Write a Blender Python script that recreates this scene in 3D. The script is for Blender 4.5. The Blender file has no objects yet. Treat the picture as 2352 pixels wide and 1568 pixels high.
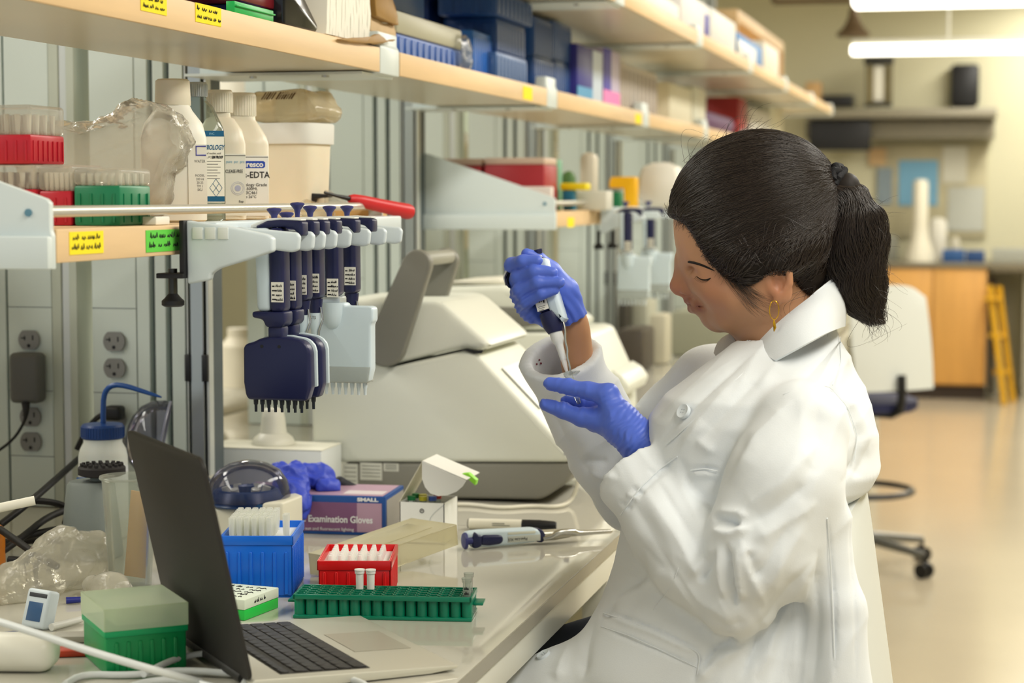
import bpy, bmesh, math, random
import numpy as np
from mathutils import Vector, Matrix
from mathutils import noise as mnoise

SC = bpy.context.scene
COL = SC.collection
RND = random.Random(7)
PI = math.pi

# ------------------------------------------------------------------ camera
FPX, CX, CY, EYE = 4500.0, 1176.0, 784.0, 1.42
PHI = math.atan(334 / FPX)
THE = math.atan(1094 * math.cos(PHI) / FPX)
FW = Vector((-math.sin(THE) * math.cos(PHI), math.cos(THE) * math.cos(PHI), -math.sin(PHI)))
RT = Vector((math.cos(THE), math.sin(THE), 0))
UP = RT.cross(FW)
CAM = Vector((0, 0, EYE))


def at(x, y, ax, v):
    """the point of the place seen at photo pixel (x, y) on the plane ax = v"""
    d = FW + RT * ((x - CX) / FPX) - UP * ((y - CY) / FPX)
    i = 'xyz'.index(ax)
    return CAM + d * ((v - CAM[i]) / d[i])


def ppm(p):
    return FPX / (Vector(p) - CAM).dot(FW)


# ------------------------------------------------------------------ materials
def lin(c):
    out = []
    for v in c[:3]:
        v /= 255.0
        out.append(v / 12.92 if v <= .04045 else ((v + .055) / 1.055) ** 2.4)
    return (*out, 1)


MATS = {}


def M(name, col=(200, 200, 200), rough=.5, metal=0, emit=0, trans=0, sub=0, bump=0, bscale=60, var=0, vscale=6, coat=0, sheen=0, spec=.5, ior=1.45, aniso=None):
    if name in MATS:
        return MATS[name]
    m = bpy.data.materials.new(name)
    m.use_nodes = True
    nt = m.node_tree
    b = nt.nodes['Principled BSDF']
    b.inputs['Base Color'].default_value = lin(col)
    b.inputs['Roughness'].default_value = rough
    b.inputs['Metallic'].default_value = metal
    b.inputs['Specular IOR Level'].default_value = spec
    b.inputs['IOR'].default_value = ior
    if coat:
        b.inputs['Coat Weight'].default_value = coat
        b.inputs['Coat Roughness'].default_value = .05
    if sheen:
        b.inputs['Sheen Weight'].default_value = sheen
    if trans:
        b.inputs['Transmission Weight'].default_value = trans
    if sub:
        b.inputs['Subsurface Weight'].default_value = sub
        b.inputs['Subsurface Radius'].default_value = (.012, .005, .003)
        b.inputs['Subsurface Scale'].default_value = 1
    if emit:
        b.inputs['Emission Color'].default_value = lin(col)
        b.inputs['Emission Strength'].default_value = emit
    if bump or var:
        tc = nt.nodes.new('ShaderNodeTexCoord')
        mp = nt.nodes.new('ShaderNodeMapping')
        nt.links.new(tc.outputs['Object'], mp.inputs['Vector'])
        if aniso:
            mp.inputs['Scale'].default_value = aniso
    if bump:
        n = nt.nodes.new('ShaderNodeTexNoise')
        n.inputs['Scale'].default_value = bscale
        n.inputs['Detail'].default_value = 3
        nt.links.new(mp.outputs[0], n.inputs['Vector'])
        bp = nt.nodes.new('ShaderNodeBump')
        bp.inputs['Strength'].default_value = bump
        bp.inputs['Distance'].default_value = .002
        nt.links.new(n.outputs['Fac'], bp.inputs['Height'])
        nt.links.new(bp.outputs[0], b.inputs['Normal'])
    if var:
        n = nt.nodes.new('ShaderNodeTexNoise')
        n.inputs['Scale'].default_value = vscale
        n.inputs['Detail'].default_value = 4
        nt.links.new(mp.outputs[0], n.inputs['Vector'])
        mx = nt.nodes.new('ShaderNodeMix')
        mx.data_type = 'RGBA'
        mx.inputs[6].default_value = lin([max(0, c * (1 - var)) for c in col])
        mx.inputs[7].default_value = lin([min(255, c * (1 + var * .6)) for c in col])
        nt.links.new(n.outputs['Fac'], mx.inputs[0])
        nt.links.new(mx.outputs[2], b.inputs['Base Color'])
    MATS[name] = m
    return m


def CLEAR(name, tint=(235, 240, 240), gloss=.5, haze=0.0, hazecol=(230, 230, 225), rough=.08, bump=0, bscale=40):
    """thin clear or hazy plastic: transparent with a fresnel gloss and a share of milky scatter"""
    if name in MATS:
        return MATS[name]
    m = bpy.data.materials.new(name)
    m.use_nodes = True
    nt = m.node_tree
    nt.nodes.remove(nt.nodes['Principled BSDF'])
    out = nt.nodes['Material Output']
    tr = nt.nodes.new('ShaderNodeBsdfTransparent')
    tr.inputs[0].default_value = lin(tint)
    df = nt.nodes.new('ShaderNodeBsdfDiffuse')
    df.inputs[0].default_value = lin(hazecol)
    tl = nt.nodes.new('ShaderNodeBsdfTranslucent')
    tl.inputs[0].default_value = lin(hazecol)
    ad = nt.nodes.new('ShaderNodeMixShader')
    ad.inputs[0].default_value = .4
    nt.links.new(df.outputs[0], ad.inputs[1])
    nt.links.new(tl.outputs[0], ad.inputs[2])
    m1 = nt.nodes.new('ShaderNodeMixShader')
    m1.inputs[0].default_value = haze
    nt.links.new(tr.outputs[0], m1.inputs[1])
    nt.links.new(ad.outputs[0], m1.inputs[2])
    gl = nt.nodes.new('ShaderNodeBsdfGlossy')
    gl.inputs['Roughness'].default_value = rough
    gl.inputs[0].default_value = (1, 1, 1, 1)
    lw = nt.nodes.new('ShaderNodeLayerWeight')
    lw.inputs[0].default_value = .25
    mu = nt.nodes.new('ShaderNodeMath')
    mu.operation = 'MULTIPLY'
    mu.inputs[1].default_value = gloss
    nt.links.new(lw.outputs['Fresnel'], mu.inputs[0])
    m2 = nt.nodes.new('ShaderNodeMixShader')
    nt.links.new(mu.outputs[0], m2.inputs[0])
    nt.links.new(m1.outputs[0], m2.inputs[1])
    nt.links.new(gl.outputs[0], m2.inputs[2])
    nt.links.new(m2.outputs[0], out.inputs[0])
    if bump:
        tc = nt.nodes.new('ShaderNodeTexCoord')
        n = nt.nodes.new('ShaderNodeTexNoise')
        n.inputs['Scale'].default_value = bscale
        n.inputs['Detail'].default_value = 4
        nt.links.new(tc.outputs['Object'], n.inputs['Vector'])
        bp = nt.nodes.new('ShaderNodeBump')
        bp.inputs['Strength'].default_value = bump
        bp.inputs['Distance'].default_value = .004
        nt.links.new(n.outputs['Fac'], bp.inputs['Height'])
        for s in (gl, lw, df):
            nt.links.new(bp.outputs[0], s.inputs['Normal'])
    MATS[name] = m
    return m


# ------------------------------------------------------------------ mesh building
class MB:
    def __init__(self):
        self.v, self.f, self.mi, self.cur = [], [], [], 0

    def mat(self, i):
        self.cur = i
        return self

    def add(self, vs, fs):
        b = len(self.v)
        self.v.extend(tuple(v) for v in vs)
        for f in fs:
            self.f.append(tuple(b + i for i in f))
            self.mi.append(self.cur)
        return self

    def addbm(self, bm, mtx=None):
        if mtx is not None:
            bmesh.ops.transform(bm, matrix=mtx, verts=bm.verts)
        bm.verts.index_update()
        self.add([v.co[:] for v in bm.verts], [[v.index for v in f.verts] for f in bm.faces])
        bm.free()
        return self

    def box(self, c, s, bev=0, rot=None, seg=2):
        bm = bmesh.new()
        bmesh.ops.create_cube(bm, size=1)
        bmesh.ops.scale(bm, vec=s, verts=bm.verts)
        if bev:
            bmesh.ops.bevel(bm, geom=bm.edges[:], offset=min(bev, min(s) * .49), segments=seg, affect='EDGES', profile=.5)
        m = Matrix.Translation(c)
        if rot is not None:
            m = m @ (rot if isinstance(rot, Matrix) else Matrix.Rotation(rot, 4, 'Z'))
        return self.addbm(bm, m)

    def bb(self, lo, hi, bev=0, seg=2):
        lo, hi = Vector(lo), Vector(hi)
        return self.box((lo + hi) / 2, [abs(a) for a in (hi - lo)], bev, None, seg)

    def cyl(self, p0, p1, r0, r1=None, seg=20, caps=True):
        r1 = r0 if r1 is None else r1
        p0, p1 = Vector(p0), Vector(p1)
        z = (p1 - p0).normalized()
        x = z.orthogonal().normalized()
        y = z.cross(x)
        vs = []
        for p, r in ((p0, r0), (p1, r1)):
            for i in range(seg):
                a = 2 * PI * i / seg
                vs.append(p + (x * math.cos(a) + y * math.sin(a)) * r)
        fs = [(i, (i + 1) % seg, seg + (i + 1) % seg, seg + i) for i in range(seg)]
        if caps:
            fs += [tuple(range(seg - 1, -1, -1)), tuple(range(seg, 2 * seg))]
        return self.add(vs, fs)

    def lathe(self, prof, c=(0, 0, 0), seg=28, rot=None, sx=1, sy=1, sq=None):
        """prof: (radius, height) pairs from bottom to top; sq gives a superellipse exponent for rounded-square plans"""
        m = Matrix.Translation(c) @ (rot if rot is not None else Matrix.Identity(4))
        vs, fs = [], []
        for r, h in prof:
            for i in range(seg):
                a = 2 * PI * i / seg
                ca, sa = math.cos(a), math.sin(a)
                k = 1 if sq is None else (abs(ca) ** sq + abs(sa) ** sq) ** (-1 / sq)
                vs.append(m @ Vector((r * k * ca * sx, r * k * sa * sy, h)))
        n = len(prof)
        for j in range(n - 1):
            for i in range(seg):
                k = (i + 1) % seg
                fs.append((j * seg + i, j * seg + k, (j + 1) * seg + k, (j + 1) * seg + i))
        if prof[0][0] > 1e-6:
            fs.append(tuple(range(seg - 1, -1, -1)))
        if prof[-1][0] > 1e-6:
            fs.append(tuple(range((n - 1) * seg, n * seg)))
        return self.add(vs, fs)

    def tube(self, pts, r, seg=8, caps=True, smooth=0):
        pts = [Vector(p) for p in pts]
        for _ in range(smooth):
            q = [pts[0]]
            for a, b in zip(pts, pts[1:]):
                q += [a.lerp(b, .25), a.lerp(b, .75)]
            pts = q + [pts[-1]]
        n = len(pts)
        rr = r if isinstance(r, (list, tuple)) else [r] * n
        if len(rr) != n:
            rr = list(np.interp(np.linspace(0, 1, n), np.linspace(0, 1, len(rr)), rr))
        vs, fs = [], []
        nx = None
        for i, p in enumerate(pts):
            t = (pts[min(i + 1, n - 1)] - pts[max(i - 1, 0)])
            t = t.normalized() if t.length > 1e-9 else Vector((0, 0, 1))
            if nx is None:
                nx = t.orthogonal().normalized()
            else:
                nx = nx - t * nx.dot(t)
                nx = nx.normalized() if nx.length > 1e-6 else t.orthogonal().normalized()
            ny = t.cross(nx)
            for k in range(seg):
                a = 2 * PI * k / seg
                vs.append(p + (nx * math.cos(a) + ny * math.sin(a)) * rr[i])
        for i in range(n - 1):
            for k in range(seg):
                j = (k + 1) % seg
                fs.append((i * seg + k, i * seg + j, (i + 1) * seg + j, (i + 1) * seg + k))
        if caps:
            fs += [tuple(range(seg - 1, -1, -1)), tuple(range((n - 1) * seg, n * seg))]
        return self.add(vs, fs)

    def prism(self, poly, ax, lo, hi, bev=0, seg=2):
        """poly: 2-D outline in the two other axes (in xyz order), extruded along ax from lo to hi"""
        bm = bmesh.new()

        def p3(a, b, d):
            return {'x': (d, a, b), 'y': (a, d, b), 'z': (a, b, d)}[ax]
        lo_v = [bm.verts.new(p3(a, b, lo)) for a, b in poly]
        hi_v = [bm.verts.new(p3(a, b, hi)) for a, b in poly]
        n = len(poly)
        bm.faces.new(lo_v[::-1])
        bm.faces.new(hi_v)
        for i in range(n):
            bm.faces.new((lo_v[i], lo_v[(i + 1) % n], hi_v[(i + 1) % n], hi_v[i]))
        bmesh.ops.recalc_face_normals(bm, faces=bm.faces)
        if bev:
            bmesh.ops.bevel(bm, geom=bm.edges[:], offset=bev, segments=seg, affect='EDGES', profile=.5)
        return self.addbm(bm)

    def sphere(self, c, r, sc=(1, 1, 1), u=20, v=12, rot=None):
        bm = bmesh.new()
        bmesh.ops.create_uvsphere(bm, u_segments=u, v_segments=v, radius=r)
        m = Matrix.Translation(c) @ (rot or Matrix.Identity(4)) @ Matrix.Diagonal((*sc, 1))
        return self.addbm(bm, m)

    def quad(self, a, b, c, d):
        return self.add([a, b, c, d], [(0, 1, 2, 3)])

    def xf(self, m):
        self.v = [tuple(m @ Vector(v)) for v in self.v]
        return self

    def build(self, name, mats, parent=None, loc=None, rot=None, ang=38, smooth=True):
        me = bpy.data.meshes.new(name)
        me.from_pydata(self.v, [], self.f)
        mats = mats if isinstance(mats, (list, tuple)) else [mats]
        for m in mats:
            me.materials.append(m)
        me.polygons.foreach_set('material_index', self.mi)
        if smooth:
            finish(me, ang)
        o = bpy.data.objects.new(name, me)
        COL.objects.link(o)
        o.parent = parent
        if loc is not None:
            o.location = loc
        if rot is not None:
            o.rotation_euler = rot
        return o


def finish(me, ang=38):
    bm = bmesh.new()
    bm.from_mesh(me)
    bmesh.ops.recalc_face_normals(bm, faces=bm.faces)
    th = math.radians(ang)
    for f in bm.faces:
        f.smooth = True
    for e in bm.edges:
        if len(e.link_faces) == 2 and e.calc_face_angle(0) > th:
            e.smooth = False
    bm.to_mesh(me)
    bm.free()


def tag(o, label, cat, group=None, kind=None):
    o['label'] = label
    o['category'] = cat
    if group:
        o['group'] = group
    if kind:
        o['kind'] = kind
    return o


def thing(name, label, cat, loc=(0, 0, 0), rz=0, group=None, rot=None):
    o = bpy.data.objects.new(name, None)
    o.empty_display_size = .02
    COL.objects.link(o)
    o.location = loc
    o.rotation_euler = rot or (0, 0, rz)
    return tag(o, label, cat, group)


def struct(name, mb, mat, label, cat):
    o = mb.build(name, mat)
    return tag(o, label, cat, kind='structure')


def dup(root, loc, rz=None, label=None, group=None):
    """a copy of a thing with copies of its parts and sub-parts"""
    r = root.copy()
    COL.objects.link(r)
    r.location = loc
    if rz is not None:
        r.rotation_euler = (0, 0, rz)
    if label:
        r['label'] = label
    if group:
        r['group'] = group

    def rec(src, dst):
        for ch in list(src.children):
            if ch == dst:
                continue
            c = ch.copy()
            COL.objects.link(c)
            c.parent = dst
            rec(ch, c)
    rec(root, r)
    return r


def relab(o, label):
    o['label'] = label
    return o


def lettering(txt, size, mat, parent, loc, rot=(PI / 2, 0, 0), align='CENTER', sx=1, shear=0, name='lettering', bold=0):
    cu = bpy.data.curves.new(name, 'FONT')
    cu.body = txt
    cu.size = size
    cu.align_x = align
    cu.align_y = 'CENTER'
    cu.extrude = .00015
    cu.shear = shear
    cu.offset = bold
    cu.resolution_u = 3
    cu.materials.append(mat)
    tmp = bpy.data.objects.new(name, cu)
    COL.objects.link(tmp)
    bpy.context.view_layer.update()
    me = bpy.data.meshes.new_from_object(tmp.evaluated_get(bpy.context.evaluated_depsgraph_get()))
    bpy.data.objects.remove(tmp)
    me.name = name
    if not me.materials:
        me.materials.append(mat)
    o = bpy.data.objects.new(name, me)
    COL.objects.link(o)
    o.parent = parent
    o.location = loc
    o.rotation_euler = rot
    o.scale = (sx, 1, 1)
    return o


def scribble(mb, org, ux, uy, w, h, rows=2, r=.0004, seed=0, n=16):
    """handwriting: wavering pen strokes on a plane spanned by ux, uy"""
    rd = random.Random(seed)
    org, ux, uy = Vector(org), Vector(ux), Vector(uy)
    for j in range(rows):
        y = h * (1 - (j + .5) / rows)
        x = w * rd.uniform(.02, .12)
        while x < w * .88:
            L = w * rd.uniform(.10, .22)
            # a word: cursive strokes of uneven height, joined here and there
            nl = max(2, int(L / (h / rows * .42)))
            pts = []
            for k in range(nl):
                x0 = x + L * k / nl
                lw = L / nl
                top = rd.choice((.12, .16, .2, .42))
                pts += [org + ux * (x0 + lw * rd.uniform(.0, .15)) + uy * (y - h / rows * rd.uniform(.1, .2)),
                        org + ux * (x0 + lw * rd.uniform(.3, .6)) + uy * (y + h / rows * top),
                        org + ux * (x0 + lw * rd.uniform(.5, .9)) + uy * (y - h / rows * rd.uniform(.0, .2))]
                if rd.random() < .35 or k == nl - 1:
                    mb.tube(pts, r, 4)
                    pts = []
            x += L + w * rd.uniform(.03, .08)
    return mb


# ------------------------------------------------------------------ implicit shapes (signed distance fields meshed by surface nets)
class SDF:
    def __init__(self, lo, hi, h):
        self.lo, self.h = np.array(lo, float), h
        n = np.ceil((np.array(hi) - self.lo) / h).astype(int) + 1
        ax = [self.lo[i] + h * np.arange(n[i]) for i in range(3)]
        self.X, self.Y, self.Z = [a.astype(np.float32) for a in np.meshgrid(*ax, indexing='ij')]
        self.d = np.full(self.X.shape, 9.0, np.float32)

    @staticmethod
    def smin(a, b, k):
        if k <= 0:
            return np.minimum(a, b)
        hh = np.clip(.5 + .5 * (b - a) / k, 0, 1)
        return b + (a - b) * hh - k * hh * (1 - hh)

    def add(self, d, k):
        self.d = self.smin(self.d, d, k)
        return self

    def cut(self, d, k):
        self.d = -self.smin(-self.d, d, k)
        return self

    def cap(self, a, b, ra, rb):
        a, b = np.array(a, np.float32), np.array(b, np.float32)
        ab = b - a
        L2 = float(ab @ ab) + 1e-12
        px, py, pz = self.X - a[0], self.Y - a[1], self.Z - a[2]
        t = np.clip((px * ab[0] + py * ab[1] + pz * ab[2]) / L2, 0, 1)
        return np.sqrt((px - t * ab[0]) ** 2 + (py - t * ab[1]) ** 2 + (pz - t * ab[2]) ** 2) - (ra + (rb - ra) * t)

    def ell(self, c, r, R=None):
        """ellipsoid; R: 3x3 rows are the local axes"""
        px, py, pz = self.X - c[0], self.Y - c[1], self.Z - c[2]
        if R is not None:
            R = np.array(R, np.float32)
            px, py, pz = [R[i][0] * px + R[i][1] * py + R[i][2] * pz for i in range(3)]
        k0 = np.sqrt((px / r[0]) ** 2 + (py / r[1]) ** 2 + (pz / r[2]) ** 2)
        k1 = np.sqrt((px / r[0] ** 2) ** 2 + (py / r[1] ** 2) ** 2 + (pz / r[2] ** 2) ** 2) + 1e-9
        return k0 * (k0 - 1) / k1

    def chain(self, pts, rad, k=.0):
        d = None
        for i in range(len(pts) - 1):
            c = self.cap(pts[i], pts[i + 1], rad[i], rad[i + 1])
            d = c if d is None else self.smin(d, c, k)
        return d

    def mesh(self):
        return surface_nets(self.d, self.lo, self.h)

    def sample(self, P):
        """trilinear value and gradient at points P (n,3)"""
        g = (P - self.lo) / self.h
        sh = np.array(self.d.shape)
        i = np.clip(np.floor(g).astype(int), 0, sh - 2)
        f = np.clip(g - i, 0, 1)
        c = {}
        for a in (0, 1):
            for b in (0, 1):
                for e in (0, 1):
                    c[a, b, e] = self.d[i[:, 0] + a, i[:, 1] + b, i[:, 2] + e].astype(float)
        fx, fy, fz = f.T

        def L(a, b, t):
            return a + (b - a) * t
        val = L(L(L(c[0, 0, 0], c[1, 0, 0], fx), L(c[0, 1, 0], c[1, 1, 0], fx), fy), L(L(c[0, 0, 1], c[1, 0, 1], fx), L(c[0, 1, 1], c[1, 1, 1], fx), fy), fz)
        gx = L(L(c[1, 0, 0] - c[0, 0, 0], c[1, 1, 0] - c[0, 1, 0], fy), L(c[1, 0, 1] - c[0, 0, 1], c[1, 1, 1] - c[0, 1, 1], fy), fz)
        gy = L(L(c[0, 1, 0] - c[0, 0, 0], c[1, 1, 0] - c[1, 0, 0], fx), L(c[0, 1, 1] - c[0, 0, 1], c[1, 1, 1] - c[1, 0, 1], fx), fz)
        gz = L(L(c[0, 0, 1] - c[0, 0, 0], c[1, 0, 1] - c[1, 0, 0], fx), L(c[0, 1, 1] - c[0, 1, 0], c[1, 1, 1] - c[1, 1, 0], fx), fy)
        G = np.stack([gx, gy, gz], 1) / self.h
        return val, G

    def project(self, P, off=0.0, it=4):
        P = np.array(P, float)
        for _ in range(it):
            v, G = self.sample(P)
            n2 = np.maximum((G ** 2).sum(1), .05)
            P = P - G * ((v - off) / n2)[:, None]
        return P


def surface_nets(d, lo, h):
    s = d < 0
    nx, ny, nz = d.shape
    acc = np.zeros((nx - 1, ny - 1, nz - 1, 3), np.float32)
    cnt = np.zeros((nx - 1, ny - 1, nz - 1), np.float32)
    offs = [(0, 0), (0, 1), (1, 0), (1, 1)]
    for ax in range(3):
        o1, o2 = [i for i in range(3) if i != ax]
        for a, b in offs:
            sl0 = [slice(0, -1)] * 3
            sl0[o1] = slice(a, d.shape[o1] - 1 + a)
            sl0[o2] = slice(b, d.shape[o2] - 1 + b)
            sl1 = list(sl0)
            sl1[ax] = slice(1, None)
            d0, d1 = d[tuple(sl0)], d[tuple(sl1)]
            cr = (d0 < 0) != (d1 < 0)
            den = np.where(cr, d0 - d1, 1)
            t = np.where(cr, d0 / den, 0)
            cnt += cr
            acc[..., ax] += t
            acc[..., o1] += cr * a
            acc[..., o2] += cr * b
    act = cnt > 0
    idx = np.full(act.shape, -1, np.int64)
    ii = np.argwhere(act)
    idx[act] = np.arange(len(ii))
    V = (ii + acc[act] / cnt[act][:, None]) * h + lo
    faces = []
    for ax in range(3):
        o1, o2 = [(1, 2), (2, 0), (0, 1)][ax]
        sl0 = [slice(1, -1)] * 3
        sl0[ax] = slice(0, -1)
        sl1 = list(sl0)
        sl1[ax] = slice(1, None)
        s0, s1 = s[tuple(sl0)], s[tuple(sl1)]
        cr = np.argwhere(s0 != s1)
        if not len(cr):
            continue
        flip = s0[tuple(cr.T)]
        base = cr.copy()
        for o in (0, 1, 2):
            if o != ax:
                base[:, o] += 1

        def cell(da, db):
            q = base.copy()
            q[:, o1] -= da
            q[:, o2] -= db
            return idx[q[:, 0], q[:, 1], q[:, 2]]
        a, b, c, e = cell(1, 1), cell(0, 1), cell(0, 0), cell(1, 0)
        F = np.stack([a, b, c, e], 1)
        F[~flip] = F[~flip][:, ::-1]
        faces.append(F)
    return V, np.concatenate(faces)


def relax(V, F, it=2, lam=.5):
    """Laplacian smoothing of a quad mesh"""
    n = len(V)
    V = V.copy()
    E = np.concatenate([F[:, [i, (i + 1) % 4]] for i in range(4)])
    for _ in range(it):
        S = np.zeros_like(V)
        c = np.zeros(n)
        for a, b in ((0, 1), (1, 0)):
            for ax in range(3):
                S[:, ax] += np.bincount(E[:, a], V[E[:, b], ax], n)
            c += np.bincount(E[:, a], minlength=n)
        V += lam * (S / np.maximum(c, 1)[:, None] - V)
    return V


def vnormals(V, F):
    n = np.cross(V[F[:, 2]] - V[F[:, 0]], V[F[:, 3]] - V[F[:, 1]])
    N = np.zeros_like(V)
    for k in range(4):
        for ax in range(3):
            N[:, ax] += np.bincount(F[:, k], n[:, ax], len(V))
    return N / (np.linalg.norm(N, axis=1)[:, None] + 1e-12)


def nmesh(name, V, F, mats, parent=None, mi=None, loc=None):
    me = bpy.data.meshes.new(name)
    off = np.zeros(3) if loc is None else np.array(loc)
    me.from_pydata((V - off).tolist(), [], F.tolist())
    for m in (mats if isinstance(mats, (list, tuple)) else [mats]):
        me.materials.append(m)
    if mi is not None:
        me.polygons.foreach_set('material_index', np.asarray(mi, np.int32))
    me.polygons.foreach_set('use_smooth', np.ones(len(F), bool))
    me.update()
    o = bpy.data.objects.new(name, me)
    COL.objects.link(o)
    o.parent = parent
    if loc is not None and parent is None:
        o.location = loc
    return o


def crinkled(mb, cuts, amp, scale, seed=0, it=1):
    """vertices and quads of a shape, subdivided and creased like film or paper"""
    bm = bmesh.new()
    vs = [bm.verts.new(v) for v in mb.v]
    for f in mb.f:
        bm.faces.new([vs[i] for i in f])
    bmesh.ops.subdivide_edges(bm, edges=bm.edges[:], cuts=cuts, use_grid_fill=True)
    bmesh.ops.recalc_face_normals(bm, faces=bm.faces)
    bm.normal_update()
    P = np.array([v.co[:] for v in bm.verts])
    n1 = 1 - 2 * np.abs(vnoise(P, scale, seed))
    n2 = 1 - 2 * np.abs(vnoise(P, scale * 2.3, seed + 1))
    for v, a, b in zip(bm.verts, n1, n2):
        v.co += v.normal * amp * (a + .5 * b)
    bm.verts.index_update()
    out = MB()
    out.addbm(bm)
    return out


def vnoise(P, scale, seed=0):
    """cheap smooth pseudo-noise from summed sines, -1..1"""
    rd = np.random.RandomState(seed)
    out = np.zeros(len(P))
    for i in range(7):
        k = rd.normal(size=3)
        k *= scale * rd.uniform(.6, 1.6) / np.linalg.norm(k)
        out += np.sin(P @ k + rd.uniform(0, 6.28) + 1.3 * np.sin(P @ (k[[1, 2, 0]] * .7) + i))
    return out / 4.0
# ------------------------------------------------------------------ palette
BZ = .90                                   # bench top
SH_Z, SH_B = 1.386, 1.351                  # low shelf board
UP_Z, UP_B = 1.652, 1.614                  # upper shelf board
SX = -.93                                  # front of both shelves
BEX = -.543                                # front edge of the bench

maple = M('maple', (232, 200, 154), .45, var=.10, vscale=5, aniso=(8, .6, 8), spec=.4)
lamin = M('laminate', (205, 198, 176), .28, var=.05, vscale=3)
wmetal = M('white_metal', (214, 224, 224), .35)
panelw = M('panel', (206, 216, 210), .4)
alu = M('aluminium', (176, 182, 180), .3, metal=.75)
alu_l = M('pale_aluminium', (206, 210, 206), .38, metal=.35)
groove = M('groove', (84, 94, 98), .5)
dark = M('black_plastic', (22, 22, 24), .45)
white = M('white_plastic', (232, 234, 230), .35)
navy = M('navy_plastic', (26, 31, 72), .38)
paper = M('paper', (240, 238, 226), .8)
steel = M('steel', (190, 190, 186), .22, metal=1)
ink = M('ink', (30, 30, 34), .7)
yel = M('yellow_sticker', (250, 228, 20), .7)
grn_l = M('green_sticker', (96, 205, 70), .7)

# ------------------------------------------------------------------ the setting
flo = M('floor_epoxy', (196, 184, 160), .16, var=.06, vscale=1.2, spec=.5)
wal = M('wall_paint', (206, 202, 172), .7)
cei = M('ceiling_paint', (222, 218, 204), .8)
YW = 14.7
struct('floor', MB().bb((-7, -3.5, -.1), (4, YW + .2, 0)), flo, 'glossy pale beige floor of the lab', 'floor')
struct('wall_back', MB().bb((-7, YW, 0), (4, YW + .2, 3.1)), wal, 'pale far end wall behind the sink counter', 'wall')
struct('wall_left', MB().bb((-7.2, -3.5, 0), (-7, YW, 3.1)), M('wall_cool', (205, 208, 196), .7), 'pale wall beyond the benches', 'wall')
struct('wall_right', MB().bb((4, -3.5, 0), (4.2, YW, 3.1)), wal, 'pale wall across the aisle', 'wall')
struct('ceiling', MB().bb((-7, -3.5, 3.1), (4, YW, 3.2)), cei, 'pale lab ceiling', 'ceiling')

# pendant strip lights across the aisle
lamp_m = M('lamp_diffuser', (255, 250, 236), .5, emit=4)
housing = M('lamp_housing', (220, 220, 210), .4)


def strip_light(name, label, px, py, Y, h, length, depth):
    p = at(px, py, 'y', Y)
    t = thing(name, label, 'light', (p.x, Y, p.z), group=None)
    MB().bb((0, -depth / 2, 0), (length, depth / 2, h * .6), .01).build('diffuser', lamp_m, t)
    MB().bb((0, -depth * .4, h * .6), (length, depth * .4, h), .01).build('housing', housing, t)
    for x in (length * .2, length * .8):
        MB().cyl((x, 0, h), (x, 0, 3.1 - p.z), .008, seg=8).build('hanger', housing, t)
    return t


strip_light('strip_light', 'long white strip light hanging above the far black wall box', 1955, 127, 11.0, .085, 2.6, .10)
strip_light('strip_light', 'wide white strip light at the ceiling above the lower strip light', 1960, 18, 9.0, .16, 2.4, .22)

# safety shower: a pipe out of the wall and a flared head
p = at(1960, 84, 'y', 12.5)
sm = M('shower_metal', (110, 92, 70), .45, metal=.4)
t = thing('safety_shower', 'brown emergency shower head on a horizontal pipe', 'shower', (p.x, 12.5, p.z))
MB().lathe([(.10, 0), (.105, .02), (.07, .05), (.045, .09), (.03, .13), (.028, .17)], seg=24).build('shower_head', sm, t)
MB().tube([(0, 0, .16), (0, 0, .21), (-.03, 0, .225), (-.5, 0, .225)], .018, 10).build('pipe', sm, t)
MB().tube([(-.5, 0, .225), (-.5, 0, 3.1 - p.z)], .018, 10).build('drop_pipe', sm, t)


def fbox(name, label, cat, r, Y, depth, m, bev=.004, parent=None, group=None):
    """a box whose front face fills the photo rectangle r at distance Y"""
    a, b = at(r[0], r[3], 'y', Y), at(r[2], r[1], 'y', Y)
    c = Vector(((a.x + b.x) / 2, Y + depth / 2, a.z))
    s = (abs(b.x - a.x), depth, abs(b.z - a.z))
    mb = MB().box((0, 0, s[2] / 2), s, bev)
    o = mb.build(name, m)
    if .94 < c.z < .966 and parent is None:
        c.z = .9556
    if parent is None:
        o.location = c
        tag(o, label, cat, group)
    else:
        o.parent = parent
        o.location = c - parent.location
    return o


# ---- far end wall: counter, cabinets and things on them
YC = 14.0
wood_c = M('cabinet_maple', (214, 160, 84), .45, var=.10, vscale=3, aniso=(6, 6, .7))
grey_top = M('counter_grey', (120, 112, 92), .4)
c0 = at(2020, 612, 'y', YC)
c1 = at(2268, 612, 'y', YC)
t = thing('base_cabinet', 'maple base cabinet with a grey counter on the far wall', 'cabinet', ((c0.x + c1.x) / 2, YC, 0))
w = (c1.x - c0.x)
MB().bb((-w / 2, .0, .10), (w / 2, .60, .92), .004).build('body', wood_c, t)
for k in (-1, 1):
    d = MB().bb((k * w / 4 - w / 4 + .004, -.018, .11), (k * w / 4 + w / 4 - .004, -.002, .91), .003).build('door', wood_c, t)
MB().bb((-w / 2, .05, 0), (w / 2, .55, .10)).build('toe_kick', M('toe', (60, 48, 38), .6), t)
MB().bb((-w / 2 - .5, -.03, .92), (w / 2 + .03, .68, .955), .004).build('countertop', grey_top, t)
t = thing('sink_counter', 'grey counter section right of the maple cabinet', 'counter', (c1.x + .75, YC, 0))
MB().bb((-.72, -.03, .90), (.8, .68, .955), .004).build('countertop', grey_top, t)
MB().bb((-.72, -.03, .955), (.8, .03, 1.06), .004).build('splash_rail', M('rail_grey', (158, 160, 150), .5), t)
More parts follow.
